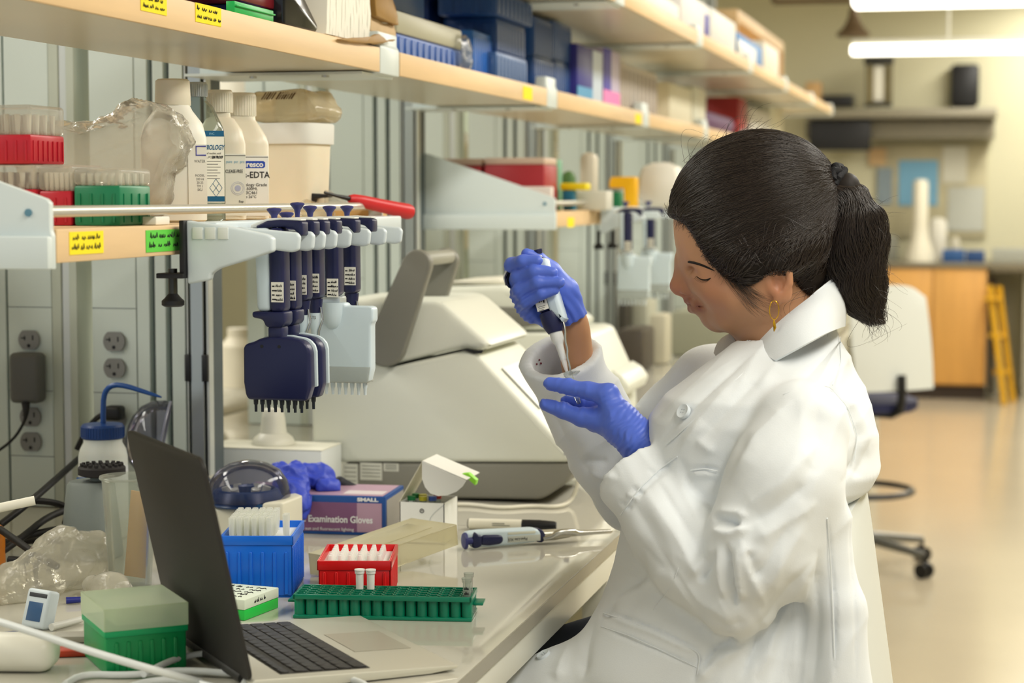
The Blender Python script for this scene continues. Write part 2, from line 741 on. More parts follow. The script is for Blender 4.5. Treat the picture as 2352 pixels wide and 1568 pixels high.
for x in (-.45, .4):
    MB().bb((x - .05, .1, 0), (x + .05, .5, .9)).build('leg', M('leg_grey', (172, 168, 150), .5), t)

fbox('wall_shelf', 'grey steel shelf board on the far wall under the black boxes', 'shelf', (1850, 247, 2290, 272), 14.25, .42, M('shelf_steel', (140, 134, 116), .45))
fbox('light_rail', 'grey light rail under the far wall shelf', 'rail', (1850, 274, 2284, 320), 14.4, .27, M('rail_dark', (122, 116, 98), .5))
fbox('monitor', 'black flat box hanging below the far wall shelf', 'monitor', (1858, 276, 2000, 346), 14.30, .06, dark)
fbox('noticeboard', 'pale pinned noticeboard above the far counter', 'board', (2010, 330, 2268, 545), YW - .03, .025, M('board', (190, 182, 150), .7, var=.12, vscale=9))
for i, (r, c, nm, lab) in enumerate([
        ((2063, 368, 2155, 472), (120, 170, 200), 'poster', 'light blue poster on the far noticeboard'),
        ((2014, 385, 2050, 470), (136, 150, 158), 'poster', 'grey blue sheet beside the light blue poster'),
        ((2165, 335, 2222, 420), (206, 204, 188), 'notice', 'upper pale notice right of the light blue poster'),
        ((2176, 430, 2262, 530), (184, 186, 176), 'notice', 'lower grey notice on the far noticeboard'),
        ((1995, 340, 2035, 380), (204, 172, 128), 'notice', 'tan notice at the corner of the far noticeboard')]):
    fbox(nm, lab, 'paper', r, YW - .04, .006, M('far_sheet%d' % i, c, .8), 0)
fbox('soap_dispenser', 'black box dispenser hung on the bare far wall', 'dispenser', (2182, 146, 2250, 244), YW - .16, .15, dark, .03)
o = thing('display_case', 'glass fronted case with black frame on the far wall shelf', 'case', tuple(at(2018, 243, 'y', 14.3)))
for nm, r, m, dy in (('backing', (1990, 150, 2046, 238), M('case_back', (168, 156, 112), .6), .05), ('top_rail', (1984, 130, 2052, 148), dark, 0), ('bottom_rail', (1986, 236, 2048, 245), dark, 0),
                     ('side_rail', (1986, 146, 1996, 238), M('case_side', (120, 112, 84), .5), 0), ('side_rail', (2040, 146, 2050, 238), M('case_side', (120, 112, 84), .5), 0), ('sheet', (2006, 152, 2030, 232), paper, .03)):
    fbox(nm, '', '', r, 14.3 + dy, .08, m, .003, o)
fbox('tray', 'black tray lying on the far wall shelf', 'tray', (1888, 218, 1958, 244), 14.3, .25, dark)
fbox('carton', 'tan carton at the end of the far wall shelf', 'box', (1850, 188, 1884, 246), 14.3, .2, M('tan_far', (206, 168, 118), .7))
# water column with a flared base on the counter
p = at(2112, 604, 'y', 14.25)
p.z = .9555
k = 1 / ppm(p)
MB().lathe([(36 * k, 0), (34 * k, 18 * k), (22 * k, 50 * k), (18 * k, 84 * k), (17 * k, 180 * k), (14 * k, 186 * k), (0, 188 * k)]).build('carboy', M('carboy', (222, 216, 196), .4), loc=p)
tag(bpy.data.objects['carboy'], 'tall white flared column standing on the far counter', 'bottle')
fbox('tub', 'white round tub on the far counter right of the column', 'tub', (2132, 500, 2176, 604), 14.42, .14, M('tubw', (222, 218, 204), .5), .05)
fbox('rack', 'blue rack lying on the far counter', 'rack', (2164, 574, 2216, 602), 14.1, .2, M('far_blue', (42, 84, 138), .5))
fbox('rack', 'darker blue rack at the right end of the far counter', 'rack', (2218, 576, 2262, 602), 14.1, .2, M('far_blue2', (36, 70, 120), .5))
for i, (r, c, lab) in enumerate([((2030, 540, 2062, 604), (150, 150, 136), 'grey jug on the far counter left of the white column'), ((2182, 545, 2206, 604), (196, 190, 170), 'beige bottle behind the blue rack on far counter')]):
    fbox('jug', lab, 'jug', r, 14.42, .10, M('jug%d' % i, c, .5), .03)
# step ladder leaning beside the cabinet
p = at(2300, 915, 'y', 13.8)
t = thing('step_ladder', 'yellow folded step ladder beside the maple cabinet', 'ladder', (p.x, 13.8, 0))
lm = M('ladder_yellow', (206, 156, 20), .45)
for s in (-1, 1):
    MB().tube([(.05 + .03 * s, .1 * s, 0), (-.06 + .03 * s, .12, .8)], .022, 8).build('rail', lm, t)
for q in (.2, .45, .7):
    MB().bb((.02 - .14 * q - .05, -.02 + .1 * q, q), (.02 - .14 * q + .07, .05 + .1 * q, q + .025), .003).build('step', lm, t)
fbox('bin', 'tall dark bin between the maple cabinet and yellow ladder', 'bin', (2268, 640, 2286, 905), 14.1, .3, M('dkbrown', (70, 58, 44), .6))


# ------------------------------------------------------------------ benches
btop = M('bench_laminate', (194, 191, 178), .035, spec=.6)
bedge = M('bench_edge', (150, 146, 132), .3)
brail = M('bench_rail', (218, 218, 206), .35)


def bench(y0, y1, label, group='benches'):
    t = thing('lab_bench', label, 'bench', (BEX, y0, 0), group=None)
    L = y1 - y0
    MB().bb((-.707, 0, BZ - .016), (-.0015, L, BZ)).build('benchtop', btop, t)
    MB().bb((-.0015, 0, BZ - .017), (0, L, BZ - .0003)).build('edge_band', bedge, t)
    MB().bb((-.04, .01, BZ - .06), (-.006, L - .01, BZ - .0165), .002).build('front_rail', brail, t)
    MB().bb((-.70, .01, BZ - .06), (-.66, L - .01, BZ - .0165), .002).build('back_rail', brail, t)
    for x in (-.05, -.69):
        for y in (.03, L - .07):
            MB().bb((x - .0, y, 0), (x + .04, y + .04, BZ - .06), .003).build('leg', brail, t)
    return t


bench(.75, 2.968, 'near grey topped lab bench where the person works')
bench(2.971, 5.37, 'grey topped lab bench under the two grey and white machines')
bench(5.373, 8.0, 'grey lab bench beyond the farther machine')
bench(8.003, 10.6, 'last grey lab bench toward the far wall')

t = thing('bench_ledge', 'grey ledge behind the benches under the service columns', 'ledge', (-1.251, .75, 0))
MB().bb((-.50, 0, BZ - .03), (0, 9.8, BZ - .0005)).build('ledge_top', btop, t)
MB().bb((-.40, .05, 0), (-.10, 9.8, BZ - .03)).build('chase', panelw, t)

# ------------------------------------------------------------------ service columns
out_g = M('outlet_grey', (132, 132, 130), .45)


def X0(px):
    return at(px, 800, 'y', 2.98).x


def outlet(parent, x, z, y=-.003):
    mb = MB()
    s = 1 / 1345.0
    pts = []
    for i in range(40):
        a = 2 * PI * i / 40
        pts.append((x + 25.5 * s * math.cos(a), z + max(-21 * s, min(21 * s, 25.5 * s * math.sin(a)))))
    mb.prism(pts, 'y', y - .003, y + .001)
    o = mb.build('receptacle', out_g, parent)
    k = MB()
    for dx, dz, w, h in ((-13, 4, 11, 2.6), (-10, 4, 2.6, 10), (10, 5, 3, 11)):
        k.bb((x + (dx - w / 2) * s, y - .0034, z + (dz - h / 2) * s), (x + (dx + w / 2) * s, y - .0028, z + (dz + h / 2) * s))
    k.cyl((x, y - .0034, z - 13 * s), (x, y - .0028, z - 13 * s), 4.2 * s, seg=12)
    k.build('slots', ink, o)
    return o


def column(y, label, outlets=True):
    x0 = X0(480)
    t = thing('service_column', label, 'column', (x0, y, BZ), group=None)
    Z1 = 2.5 - BZ

    def bb(nm, a, b, d0, d1, m, z0=.001, z1=Z1):
        return MB().bb((X0(a) - x0, d0, z0), (X0(b) - x0, d1, z1), .0008, 1).build(nm, m, t)
    bb('outlet_panel', 213, 314, 0, .06, panelw)
    bb('side_panel', 315, 344, .001, .06, panelw)
    bb('core', 344, 480, .02, .06, groove)
    for a, b in ((357, 382), (395, 426)):
        bb('strut', a, b, 0, .02, panelw)
    bb('strut', 440, 469, -.004, .02, alu)
    for a, b in ((429, 433), (474, 480)):
        bb('edge_strip', a, b, 0, .02, alu_l)
    bb('outlet_panel', 20, 120, 0, .06, panelw)
    bb('side_panel', 120, 142, .001, .06, M('panel_grey_green', (188, 194, 180), .4))  # grey-green profile, its own colour
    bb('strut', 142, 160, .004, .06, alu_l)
    bb('strut', 160, 178, .001, .06, M('panel_grey_green', (188, 194, 180), .4))
    bb('side_panel', -40, 14, .002, .06, panelw)
    for a in (429, 468):
        za = at(a, 840, 'y', y).z if y < 3.2 else 1.1
        MB().bb((X0(a - 2) - x0, -.007, 1.118 - BZ), (X0(a + 11) - x0, .0, 1.162 - BZ), .001).build('clip', dark, t)
    for x in (70, 265):
        if outlets:
            for z in (1.181, 1.137, 1.052, 1.010):
                outlet(t, X0(x) - x0, z - BZ)
    for a, b in ((20, 120), (213, 314)):
        for z in (1.235, 1.095, .985):
            MB().bb((X0(a) - x0, -.0004, z - BZ), (X0(b) - x0, .001, z - BZ + .001)).build('panel_joint', groove, t)
    return t


column(2.98, 'near service column with two outlet panels left of the pipette rack')
column(4.19, 'service column between the red handled scraper and the machine lid handle', False)
column(5.40, 'second blurred service column behind the two machines', False)
column(6.6, 'third blurred service column behind the machines', False)
column(7.8, 'blurred service column behind the far hanging pipettes', False)
column(9.0, 'farthest blurred service column along the benches', False)


# ------------------------------------------------------------------ shelves
def shelf(name, label, y0, y1, x0, x1, zb, zt):
    t = thing(name, label, 'shelf', (x0, y0, zb))
    MB().bb((x1 - x0, 0, 0), (-.004, y1 - y0, zt - zb - .0006)).build('board', lamin, t)
    MB().bb((-.004, 0, 0), (0, y1 - y0, zt - zb), .0015).build('maple_edge', maple, t)
    MB().bb((x1 - x0, 0, zt - zb - .0006), (-.004, y1 - y0, zt - zb)).build('top_face', maple, t)
    return t


def bracket(label, y, x0, x1, zb, h=.064):
    """white steel shelf bracket: an arm under the board, an upstand and a flange"""
    t = thing('shelf_bracket', label, 'bracket', (x0, y, zb), group=None)
    prof = [(x1 - x0, -.002), (0, -.002), (0, .040), (-.004, .045), (-.004, h), (-.026, h), (-.030, .036), (x1 - x0, .036)]
    MB().prism(prof, 'y', .004, .104, .002).build('arm', wmetal, t)
    MB().bb((x1 - x0, -.055, -.006), (-.012, .104, -.002)).build('flange', wmetal, t)
    for x in (-.08, -.2):
        MB().cyl((x, -.03, -.009), (x, -.03, -.006), .006, seg=10).build('screw', steel, t)
    return t


bays = [(1.75, 2.958), (3.068, 4.158), (4.268, 5.37), (5.47, 6.57), (6.67, 7.77), (7.87, 8.97), (9.07, 10.1)]
where = ['carrying the paper towels', 'carrying the blue tip boxes', 'carrying the purple boxes', 'carrying the white long rack', 'carrying the purple bag', 'near the far wall', 'last before the far wall']
for (a, b), wh in zip(bays, where):
    shelf('upper_shelf', 'maple edged upper shelf ' + wh, a, b, SX, -1.17, UP_B, UP_Z)
    bracket('white bracket at the far end of the upper shelf ' + wh, b, SX, -1.235, UP_B)
TX = -.78
tz = at(1565, 82, 'x', TX).z
tops = [(3.068, 4.158), (4.268, 5.37), (5.47, 6.57), (6.67, 7.77), (7.87, 8.97), (9.07, 10.1)]
wht = ['above the blue tip boxes', 'above the purple boxes', 'holding white cartons', 'holding the blue and white bag', 'below the maple frame', 'ending near the far wall']
for (a, b), wh in zip(tops, wht):
    shelf('top_shelf', 'deep maple edged top shelf ' + wh, a, b, TX, -1.17, tz, tz + .038)
    bracket('white bracket of the top shelf ' + wh, b, TX, -1.235, tz, .055)

# low shelves with tapered white side plates
for a, b, lab, lab2 in ((1.85, 2.958, 'maple edged low shelf holding bottles and tip racks', 'white tapered side plate at the left of the low bottle shelf'),
                        (4.26, 5.36, 'blurred low shelf with red racks behind the lab machines', 'white tapered side plate in front of the red racks')):
    t = shelf('low_shelf', lab, a, b, SX, -1.235, SH_B, SH_Z)
    rail = MB().tube([(-.012, 0, .0), (-.012, 0, .047), (-.012, .0, .053), (-.012, b - a, .053)], .0062, 10)
    rail.build('guard_rail', M('rail_alu', (206, 204, 194), .3, metal=.5), t)
    MB().bb((-.30, b - a, -.004), (.002, b - a + .006, .06), .001).build('end_plate', wmetal, t)
    t = thing('side_plate', lab2, 'bracket', (SX, a - .012, SH_B))
    prof = [(-.32, -.006), (0, -.006), (0, .028), (-.002, .034), (-.002, .062), (-.006, .066), (-.30, .165), (-.32, .165)]
    MB().prism(prof, 'y', .0, .010, .0015).build('plate', wmetal, t)
    MB().bb((-.32, -.012, -.006), (0.002, .0, .028), .003).build('lip', wmetal, t)
    MB().cyl((-.025, -.002, .052), (-.025, .0, .052), .004, seg=12).build('screw', M('blue_screw', (96, 140, 160), .4), t)
# ------------------------------------------------------------------ plastics
film = CLEAR('clear_film', (244, 243, 238), .9, .30, (244, 240, 226), .12, bump=1.0, bscale=34)
film2 = CLEAR('clear_film_thin', (240, 240, 236), .6, .07, (226, 222, 206), .1, bump=.5, bscale=34)
clearp = CLEAR('clear_plastic', (232, 238, 238), .55, .10, (226, 230, 228), .06)
frost = CLEAR('frosted_plastic', (240, 240, 236), .4, .26, (240, 238, 230), .2)
milky = M('milky_plastic', (228, 220, 200), .35, sub=.15, var=.03)
milky2 = M('white_hdpe', (232, 230, 218), .4, sub=.1)
glass = CLEAR('bottle_glass', (214, 222, 218), .8, .06, (220, 222, 210), .03)
blue_d = M('blue_rack_dark', (34, 74, 134), .4)
blue_m = M('blue_rack', (48, 92, 170), .4)
red_d = M('dark_red_plastic', (130, 24, 36), .35)
red_t = M('red_plastic', (186, 30, 48), .35, sub=.05)
grn_t = M('green_plastic', (24, 124, 84), .35)
teal = M('label_teal', (12, 92, 134), .6)
lblue = M('label_blue', (28, 70, 176), .6)
greyink = M('grey_ink', (128, 126, 122), .8)

# ------------------------------------------------------------------ hanging pipettes and their rack
RX, RZ = -.84, 1.3795
K = 1 / 1884.0
KX = K / .95


def pip_pt(px):
    return at(px, 525, 'x', RX)


def q2(pts):
    return [(a * KX, b * K) for a, b in pts]


def pipette(px, label, kind, cap_dz=0):
    p = pip_pt(px)
    t = thing('pipette', label, 'pipette', (p.x, p.y, RZ), group=None)
    pc = MB().lathe([(5 * K, 0), (6 * K, 20 * K), (8 * K, 32 * K), (14 * K, 40 * K), (17 * K, 43 * K), (17 * K, 47 * K), (12 * K, 49 * K), (0, 50 * K)], (-10 * KX, 0, cap_dz * K))
    pc.build('plunger', M('plunger_blue', (52, 56, 118), .4), t)
    mb = MB().prism(q2([(-44, 2), (-46, 8), (-20, 20), (10, 22), (52, 20), (62, 17), (62, -12), (57, -16), (50, -8), (40, 2), (20, 6)]), 'y', -.011, .011, .002)
    mb.build('finger_hook', navy, t)
    MB().prism(q2([(-60, 2), (-58, 10), (-20, 25), (10, 27), (58, 24), (58, 20), (10, 22), (-20, 19), (-40, 6)]), 'y', -.0095, .0095, .0008).build('hook_top', white, t)
    z1 = -172 if kind != 'navy' else -190
    MB().prism(q2([(-16, 4), (18, 4), (19, z1), (-15, z1)]), 'y', -.0150, .0150, .006, 3).build('navy_half', navy, t)
    if kind in ('navy', 'white', 'single_white'):
        w0 = -50 if kind == 'navy' else -36
        MB().prism(q2([(w0, 4), (-13, 4), (-12, z1 + 2), (w0 + 6, z1 + 2)]), 'y', -.0145, .0145, .006, 3).build('white_half', M('pip_white', (206, 222, 230), .35), t)
    # paper label with lines
    lz = {'navy': -120, 'single': -110, 'white': -128, 'single_white': -104}[kind]
    lo = MB().bb((-8 * KX, -.0158, (lz - 46) * K), (20 * KX, -.0149, lz * K)).build('label', paper, t)
    s = MB()
    for j in range(4):
        s.bb((-6 * KX, -.01605, (lz - 11 - 10 * j) * K), ((0 + j % 2 * 3) * KX, -.0158, (lz - 8 - 10 * j) * K))
    scribble(s, (2 * KX, -.0160, (lz - 46) * K), (1, 0, 0), (0, 0, 1), 17 * KX, 42 * K, 4, .00035, int(px), 10)
    s.build('handwriting', ink, lo)
    if kind == 'navy':
        MB().prism(q2([(-54, z1 + 2), (22, z1 + 2), (22, z1 - 24), (14, z1 - 34), (-22, z1 - 34), (-30, z1 - 16), (-54, z1 - 12)]), 'y', -.0155, .0155, .003).build('collar', navy, t)
        MB().prism(q2([(-20, z1 - 30), (14, z1 - 30), (14, z1 - 62), (-20, z1 - 62)]), 'y', -.013, .013, .004).build('neck', navy, t)
        hd = [(-76, -272), (-70, -263), (-50, -258), (-40, -251), (-16, -246), (24, -246), (56, -252), (66, -258), (74, -268), (78, -282), (79, -362), (70, -392), (-66, -392), (-72, -380), (-76, -352)]
        MB().prism(q2(hd), 'y', -.014, .0055, .0035, 3).build('head', navy, t)
        MB().prism(q2([(a * 1.035 + 1, b * 1.0 + (2 if b > -300 else 0)) for a, b in hd if b > -385] + [(-60, -384)])[:-1], 'y', .0055, .011, .0015).build('head_back', M('pip_white', (206, 222, 230), .35), t)
        k = MB()
        for x in (-32, 8):
            k.cyl((x * KX, -.0143, -268 * K), (x * KX, -.0138, -268 * K), 4 * K, seg=12)
        k.build('screw_holes', dark, t)
        nm = M('nozzle_dark', (22, 32, 46), .4)
        for i in range(8):
            MB().lathe([(3.3 * K, -30 * K), (3.6 * K, -14 * K), (5.2 * K, -12 * K), (5.8 * K, 0)], ((-53 + 15.2 * i) * KX, -.005, -391 * K), 14).build('nozzle', nm, t)
    elif kind == 'white':
        hw = M('pip_white', (206, 222, 230), .35)
        MB().prism(q2([(-36, z1), (24, z1), (24, z1 - 22), (-36, z1 - 22)]), 'y', -.0145, .0145, .003).build('steel_collar', M('collar_satin', (190, 198, 200), .25, metal=.4), t)
        MB().prism(q2([(-42, -194), (-38, -188), (34, -188), (36, -196), (98, -196), (104, -202), (104, -232), (98, -240), (98, -352), (90, -386), (-42, -386)]), 'y', -.014, .010, .003, 3).build('head', hw, t)
        MB().lathe([(0, -62 * K), (16 * K, -55 * K), (25 * K, -40 * K), (29 * K, -18 * K), (30 * K, 8 * K)], (4 * KX, -.008, -196 * K), 20).build('boss', hw, t)
        MB().prism(q2([(-42, -346), (97, -346), (90, -387), (-42, -387)]), 'y', -.0146, .0106, .001).build('clear_skirt', frost, t)
        for i in range(8):
            MB().lathe([(3.6 * K, -32 * K), (4.4 * K, -16 * K), (5.6 * K, -14 * K), (6 * K, 0)], ((-34 + 16 * i) * KX, -.003, -386 * K), 12).build('nozzle', M('nozzle_clear', (214, 226, 232), .3), t)
    else:
        MB().lathe([(13 * K, z1 * K - 34 * K), (16 * K, z1 * K - 24 * K), (19 * K, z1 * K)], (1 * KX, 0, 0), 20).build('collar', navy, t)
        wn = M('pip_white', (206, 222, 230), .35)
        MB().lathe([(3 * K, z1 * K - 150 * K), (5 * K, z1 * K - 118 * K), (9 * K, z1 * K - 112 * K), (11 * K, z1 * K - 74 * K), (16 * K, z1 * K - 64 * K), (16.5 * K, z1 * K - 34 * K)], (1 * KX, 0, 0), 18).build('tip_cone', wn, t)
        MB().tube([(17 * KX, -.004, (z1 - 20) * K), (22 * KX, -.005, (z1 - 50) * K), (13 * KX, -.005, (z1 - 76) * K), (10 * KX, -.003, (z1 - 100) * K)], 2.6 * K, 8).build('ejector_arm', steel, t)
        if kind == 'single':
            lettering('LTS', 10 * K, greyink, t, (1 * KX, -16.9 * K, (z1 - 45) * K))
    return t


pipette(640, 'nearest navy multichannel pipette with big blue head and eight dark tips', 'navy')
pipette(668, 'second navy multichannel pipette just behind the nearest big blue head', 'navy', -10)
pipette(693, 'navy single pipette hanging between the blue heads and its navy twin', 'single', 12)
pipette(722, 'navy single pipette hanging next before the white multichannel', 'single', 4)
pipette(766, 'white headed multichannel pipette with pale tips', 'white', 3)
pipette(806, 'farthest hanging pipette, a navy and white single with chrome ejector', 'single_white', 3)

p0, p1 = pip_pt(612), pip_pt(872)
rw = M('rack_white', (214, 226, 232), .35)
t = thing('pipette_rack', 'white clamp-on pipette rack along the front of the low shelf', 'rack', (-.915, 2.13, RZ))
MB().bb((-.004, .03, -.012), (.034, .78, .010), .003).build('rail', rw, t)
for px in (618, 652, 678, 706, 740, 786, 824, 862):
    y = pip_pt(px).y - 2.13 - .006
    MB().prism([(.03, -.018), (.106, -.027), (.114, -.024), (.116, -.008), (.112, -.003), (.03, .004)], 'y', y, y + .009, .003, 3).build('prong', rw, t)
side = [(-.001, .012), (.058, .004), (.100, -.004), (.107, -.008), (.107, -.024), (.075, -.034), (.04, -.044), (.03, -.05), (.028, -.058), (.0, -.063)]
MB().prism(side, 'y', .02, .034, .003, 3).build('end_arm', rw, t)
for x in (.008, .024, .04):
    MB().bb((x, .018, -.010), (x + .013, .0205, .004), .001).build('moulding', M('rack_white2', (226, 232, 230), .35), t)
MB().bb((-.006, .012, -.052), (.0, .04, .012), .001).build('clamp_plate', dark, t)
MB().bb((-.034, .008, -.056), (.0, .045, -.050), .001).build('clamp_jaw', dark, t)
for x, y in ((-.02, .025), (.006, .30), (.014, .34)):
    MB().cyl((x, y, -.078), (x, y, -.045), .0055, seg=12).build('clamp_screw', M('screw_dark', (64, 64, 60), .3, metal=.7), t)
    MB().lathe([(.010, -.090), (.0135, -.088), (.0135, -.083), (.010, -.080), (.005, -.074)], (x, y, 0), 16).build('knob', dark, t)

# ------------------------------------------------------------------ sticky labels on the shelf edges
def sticker(px0, py0, px1, py1, label, mat, seed, skew=0, plane=SX):
    a, b = at(px0, py0, 'x', plane), at(px1, py1, 'x', plane)
    c = (a + b) / 2
    h = abs(at(px0, py1, 'x', plane).z - at(px0, py0, 'x', plane).z)
    w = b.y - a.y
    t = thing('sticky_label', label, 'label', (plane + .0008, c.y, c.z))
    MB().add([(0, -w / 2, -h / 2), (0, w / 2, -h / 2 + skew * h), (0, w / 2, h / 2), (0, -w / 2, h / 2), (-.0006, -w / 2, -h / 2), (-.0006, w / 2, -h / 2), (-.0006, w / 2, h / 2), (-.0006, -w / 2, h / 2)],
             [(0, 1, 2, 3), (4, 7, 6, 5), (0, 4, 5, 1), (1, 5, 6, 2), (2, 6, 7, 3), (3, 7, 4, 0)]).build('slip', mat, t, smooth=False)
    if seed:
        scribble(MB(), (.0003, -w / 2, -h * .42), (0, 1, 0), (0, 0, 1), w, h * .84, 2, .0006, seed).build('handwriting', ink, t)
    return t


sticker(322, -12, 382, 30, 'yellow handwritten label on the upper shelf edge, left of the other one', yel, 3)
sticker(448, 12, 507, 56, 'yellow handwritten label with a torn corner on the upper shelf edge', yel, 4, .05)
sticker(158, 530, 237, 583, 'yellow handwritten label on the low shelf edge beside the green label', yel, 5)
sticker(334, 526, 420, 577, 'green handwritten label on the low shelf edge', grn_l, 6)
sticker(1201, 199, 1222, 229, 'small yellow label on the upper shelf edge below the blue racks', yel, 0)
sticker(1459, 262, 1472, 284, 'small yellow label on the shelf edge behind the purple boxes', yel, 0)
sticker(1303, 499, 1318, 522, 'small yellow label on the blurred low shelf edge', yel, 0)


# ------------------------------------------------------------------ low shelf: tip racks, bag, bottles
def tipbox(name, label, x0, x1, y0, y1, z0, h_base, h_lid, mbase, mlid, tips=None, group=None):
    t = thing(name, label, 'tip rack', ((x0 + x1) / 2, (y0 + y1) / 2, z0), group=group)
    w, d = (x1 - x0) / 2, (y1 - y0) / 2
    b = MB().bb((-w, -d, 0), (w, d, h_base), .003)
    n = max(3, int(w / .006))
    for i in range(n):
        x = -w + (i + .5) * 2 * w / n
        b.bb((x - .0012, -d - .0012, .004), (x + .0012, -d + .001, h_base * .8))
        b.bb((w - .001, -d + (i + .5) * 2 * d / n - .0012, .004), (w + .0012, -d + (i + .5) * 2 * d / n + .0012, h_base * .8))
    b.build('rack_base', mbase, t)
    if h_lid:
        MB().bb((-w - .0008, -d - .0008, h_base + .0003), (w + .0008, d + .0008, h_base + h_lid), .005, 3).build('lid', mlid, t)
    if tips:
        tb = MB()
        for i in range(6):
            for j in range(4):
                tb.lathe([(.0024, 0), (.0036, h_lid * .7)], (-w * .8 + i * w * .32, -d * .7 + j * d * .46, h_base), 8)
        tb.build('tips', tips, t)
    return t


def xs(px, Y):
    return at(px, 500, 'y', Y).x


ya = 2.06
tipbox('tip_rack', 'red tip rack with clear lid at the left end, under another red one', xs(-80, ya), xs(84, ya), ya, ya + .085, SH_Z, .042, .028, red_t, frost, milky2)
tipbox('tip_rack', 'red tip rack with tall clear lid, topmost at the left end', xs(-85, ya), xs(74, ya), ya, ya + .085, SH_Z + .0705, .034, .034, red_t, frost, milky2)
tipbox('tip_rack', 'red tip rack between the other red rack and the green one', xs(90, ya), xs(164, ya), ya, ya + .085, SH_Z, .040, .030, red_t, frost, milky2)
tipbox('tip_rack', 'green tip rack with clear lid on the low shelf', xs(170, ya), xs(276, ya), ya, ya + .085, SH_Z, .046, .020, grn_t, frost, milky2)


def bag_sdf(pts, rad, seed, amp, h=.004, k=.02, squash=None):
    P = np.array(pts)
    m = max(rad) + amp + .012
    s = SDF(P.min(0) - m, P.max(0) + m, h)
    s.add(s.chain(pts, rad, k), 0)
    V, F = s.mesh()
    V = relax(V, F, 2)
    N = vnormals(V, F)
    n1 = 1 - np.abs(vnoise(V, 42, seed))
    n2 = 1 - np.abs(vnoise(V, 95, seed + 1))
    V = V + N * (amp * (n1 - .6) + amp * .45 * (n2 - .6))[:, None]
    return V, F


# tall bottle wrapped in a clear bag
BXX = -1.03
px = at(400, 470, 'x', BXX)
k = 1 / ppm((px.x, px.y, 1.42))
t = thing('large_bottle', 'large translucent bottle inside the clear film bag', 'bottle', (px.x, px.y, SH_Z), rz=.44)
MB().lathe([(66 * k, 0), (74 * k, 5 * k), (75 * k, 190 * k), (66 * k, 225 * k), (44 * k, 254 * k), (38 * k, 266 * k)], sq=3.2, seg=40).build('body', milky2, t)
cap = [(40 * k, 266 * k), (41 * k, 268 * k), (39 * k, 322 * k), (34 * k, 326 * k), (0, 326 * k)]
MB().lathe(cap, seg=36).build('screw_cap', milky, t)
lab = MB().bb((30 * k, -76.4 * k, 34 * k), (72 * k, -75.2 * k, 176 * k)).build('label', paper, t)
lettering('WATER', 9 * k, greyink, lab, (56 * k, -76.6 * k, 138 * k), sx=.8)
lettering('MODEL\n200 ml\n20-25\nTM 1\nSKU', 8 * k, greyink, lab, (56 * k, -76.6 * k, 90 * k), sx=.8)
MB().tube([(70 * k, -76.6 * k, 172 * k), (48 * k, -76.6 * k, 172 * k), (48 * k, -76.6 * k, 152 * k), (70 * k, -76.6 * k, 152 * k)], 1.6 * k, 6).build('blue_frame', M('logo_violet', (70, 74, 170), .6), lab)
bx = lambda u, v, y: at(u, v, 'y', y)
q0 = Vector((px.x, px.y - .055, SH_Z))
fm = MB().prism([((u - 400) * k, v * k) for u, v in ((88, 4), (84, 120), (96, 200), (150, 222), (240, 214), (318, 232), (340, 262), (372, 268), (470, 240), (476, 180), (440, 90), (400, 6), (250, 2))], 'y', -.040, .02, .010, 2)
fm = crinkled(fm, 6, .0050, 66, 5)
fm.v = [(x, y, max(z, .001)) for x, y, z in fm.v]
o = fm.build('plastic_bag', film, loc=q0)
tag(o, 'big crinkled clear film bag lying in front of the large bottle', 'bag')


def rbottle(name, label, px, X, prof, mat, capm, cap_px, cap_h, sq=3.5, turn=0.0):
    p = at(px, 500, 'x', X)
    k = 1 / ppm((p.x, p.y, 1.42))
    t = thing(name, label, 'bottle', (p.x, p.y, SH_Z), rz=math.atan2(p.x, p.y) * -1 + turn)
    MB().lathe([(r * k, h * k) for r, h in prof], sq=sq, seg=44).build('body', mat, t)
    zt = prof[-1][1]
    c = MB()
    c.lathe([(cap_px * k, zt * k + .0004), (cap_px * k, (zt + cap_h * .9) * k), (cap_px * .9 * k, (zt + cap_h) * k), (0, (zt + cap_h) * k)], seg=32)
    for i in range(32):
        a = 2 * PI * i / 32
        c.cyl((cap_px * k * math.cos(a), cap_px * k * math.sin(a), (zt + 2) * k), (cap_px * k * math.cos(a), cap_px * k * math.sin(a), (zt + cap_h * .85) * k), .0007, seg=5)
    c.build('screw_cap', capm, t)
    return t, k


# ethanol bottle (glass, silver cap)
t, k = rbottle('reagent_bottle', 'clear glass bottle with silver cap and teal striped label', 458, BXX + .008,
               [(54, 0), (60, 4), (60, 188), (56, 215), (34, 262), (20, 276), (19, 284)], glass, M('silver_cap', (176, 182, 186), .3, metal=.6), 21, 34, 5)
lab = MB().bb((-40 * k, -61.4 * k, 44 * k), (57 * k, -60.3 * k, 206 * k)).build('label', paper, t)
MB().bb((-40 * k, -61.8 * k, 193 * k), (57 * k, -61.4 * k, 206 * k)).build('teal_band', teal, lab)
MB().bb((-40 * k, -61.8 * k, 46 * k), (57 * k, -61.4 * k, 58 * k)).build('teal_band', teal, lab)
lettering('INC', 7 * k, M('pale_blue_ink', (140, 190, 214), .8), lab, (30 * k, -62 * k, 199 * k))
lettering('MOLECULAR BIOLOGY', 15 * k, teal, lab, (57 * k, -62 * k, 168 * k), align='RIGHT', sx=.66, shear=.25, bold=.0002)
lettering('suspension of nucleic acid', 7 * k, greyink, lab, (50 * k, -62 * k, 155 * k), align='RIGHT', sx=.8)
lettering('ETHYL PCR', 7 * k, greyink, lab, (32 * k, -62 * k, 146 * k), align='RIGHT', sx=.8)
lettering('200 PROOF', 8 * k, ink, lab, (54 * k, -62 * k, 146 * k), align='RIGHT', sx=.6, shear=.2, bold=.0002)
ln = MB()
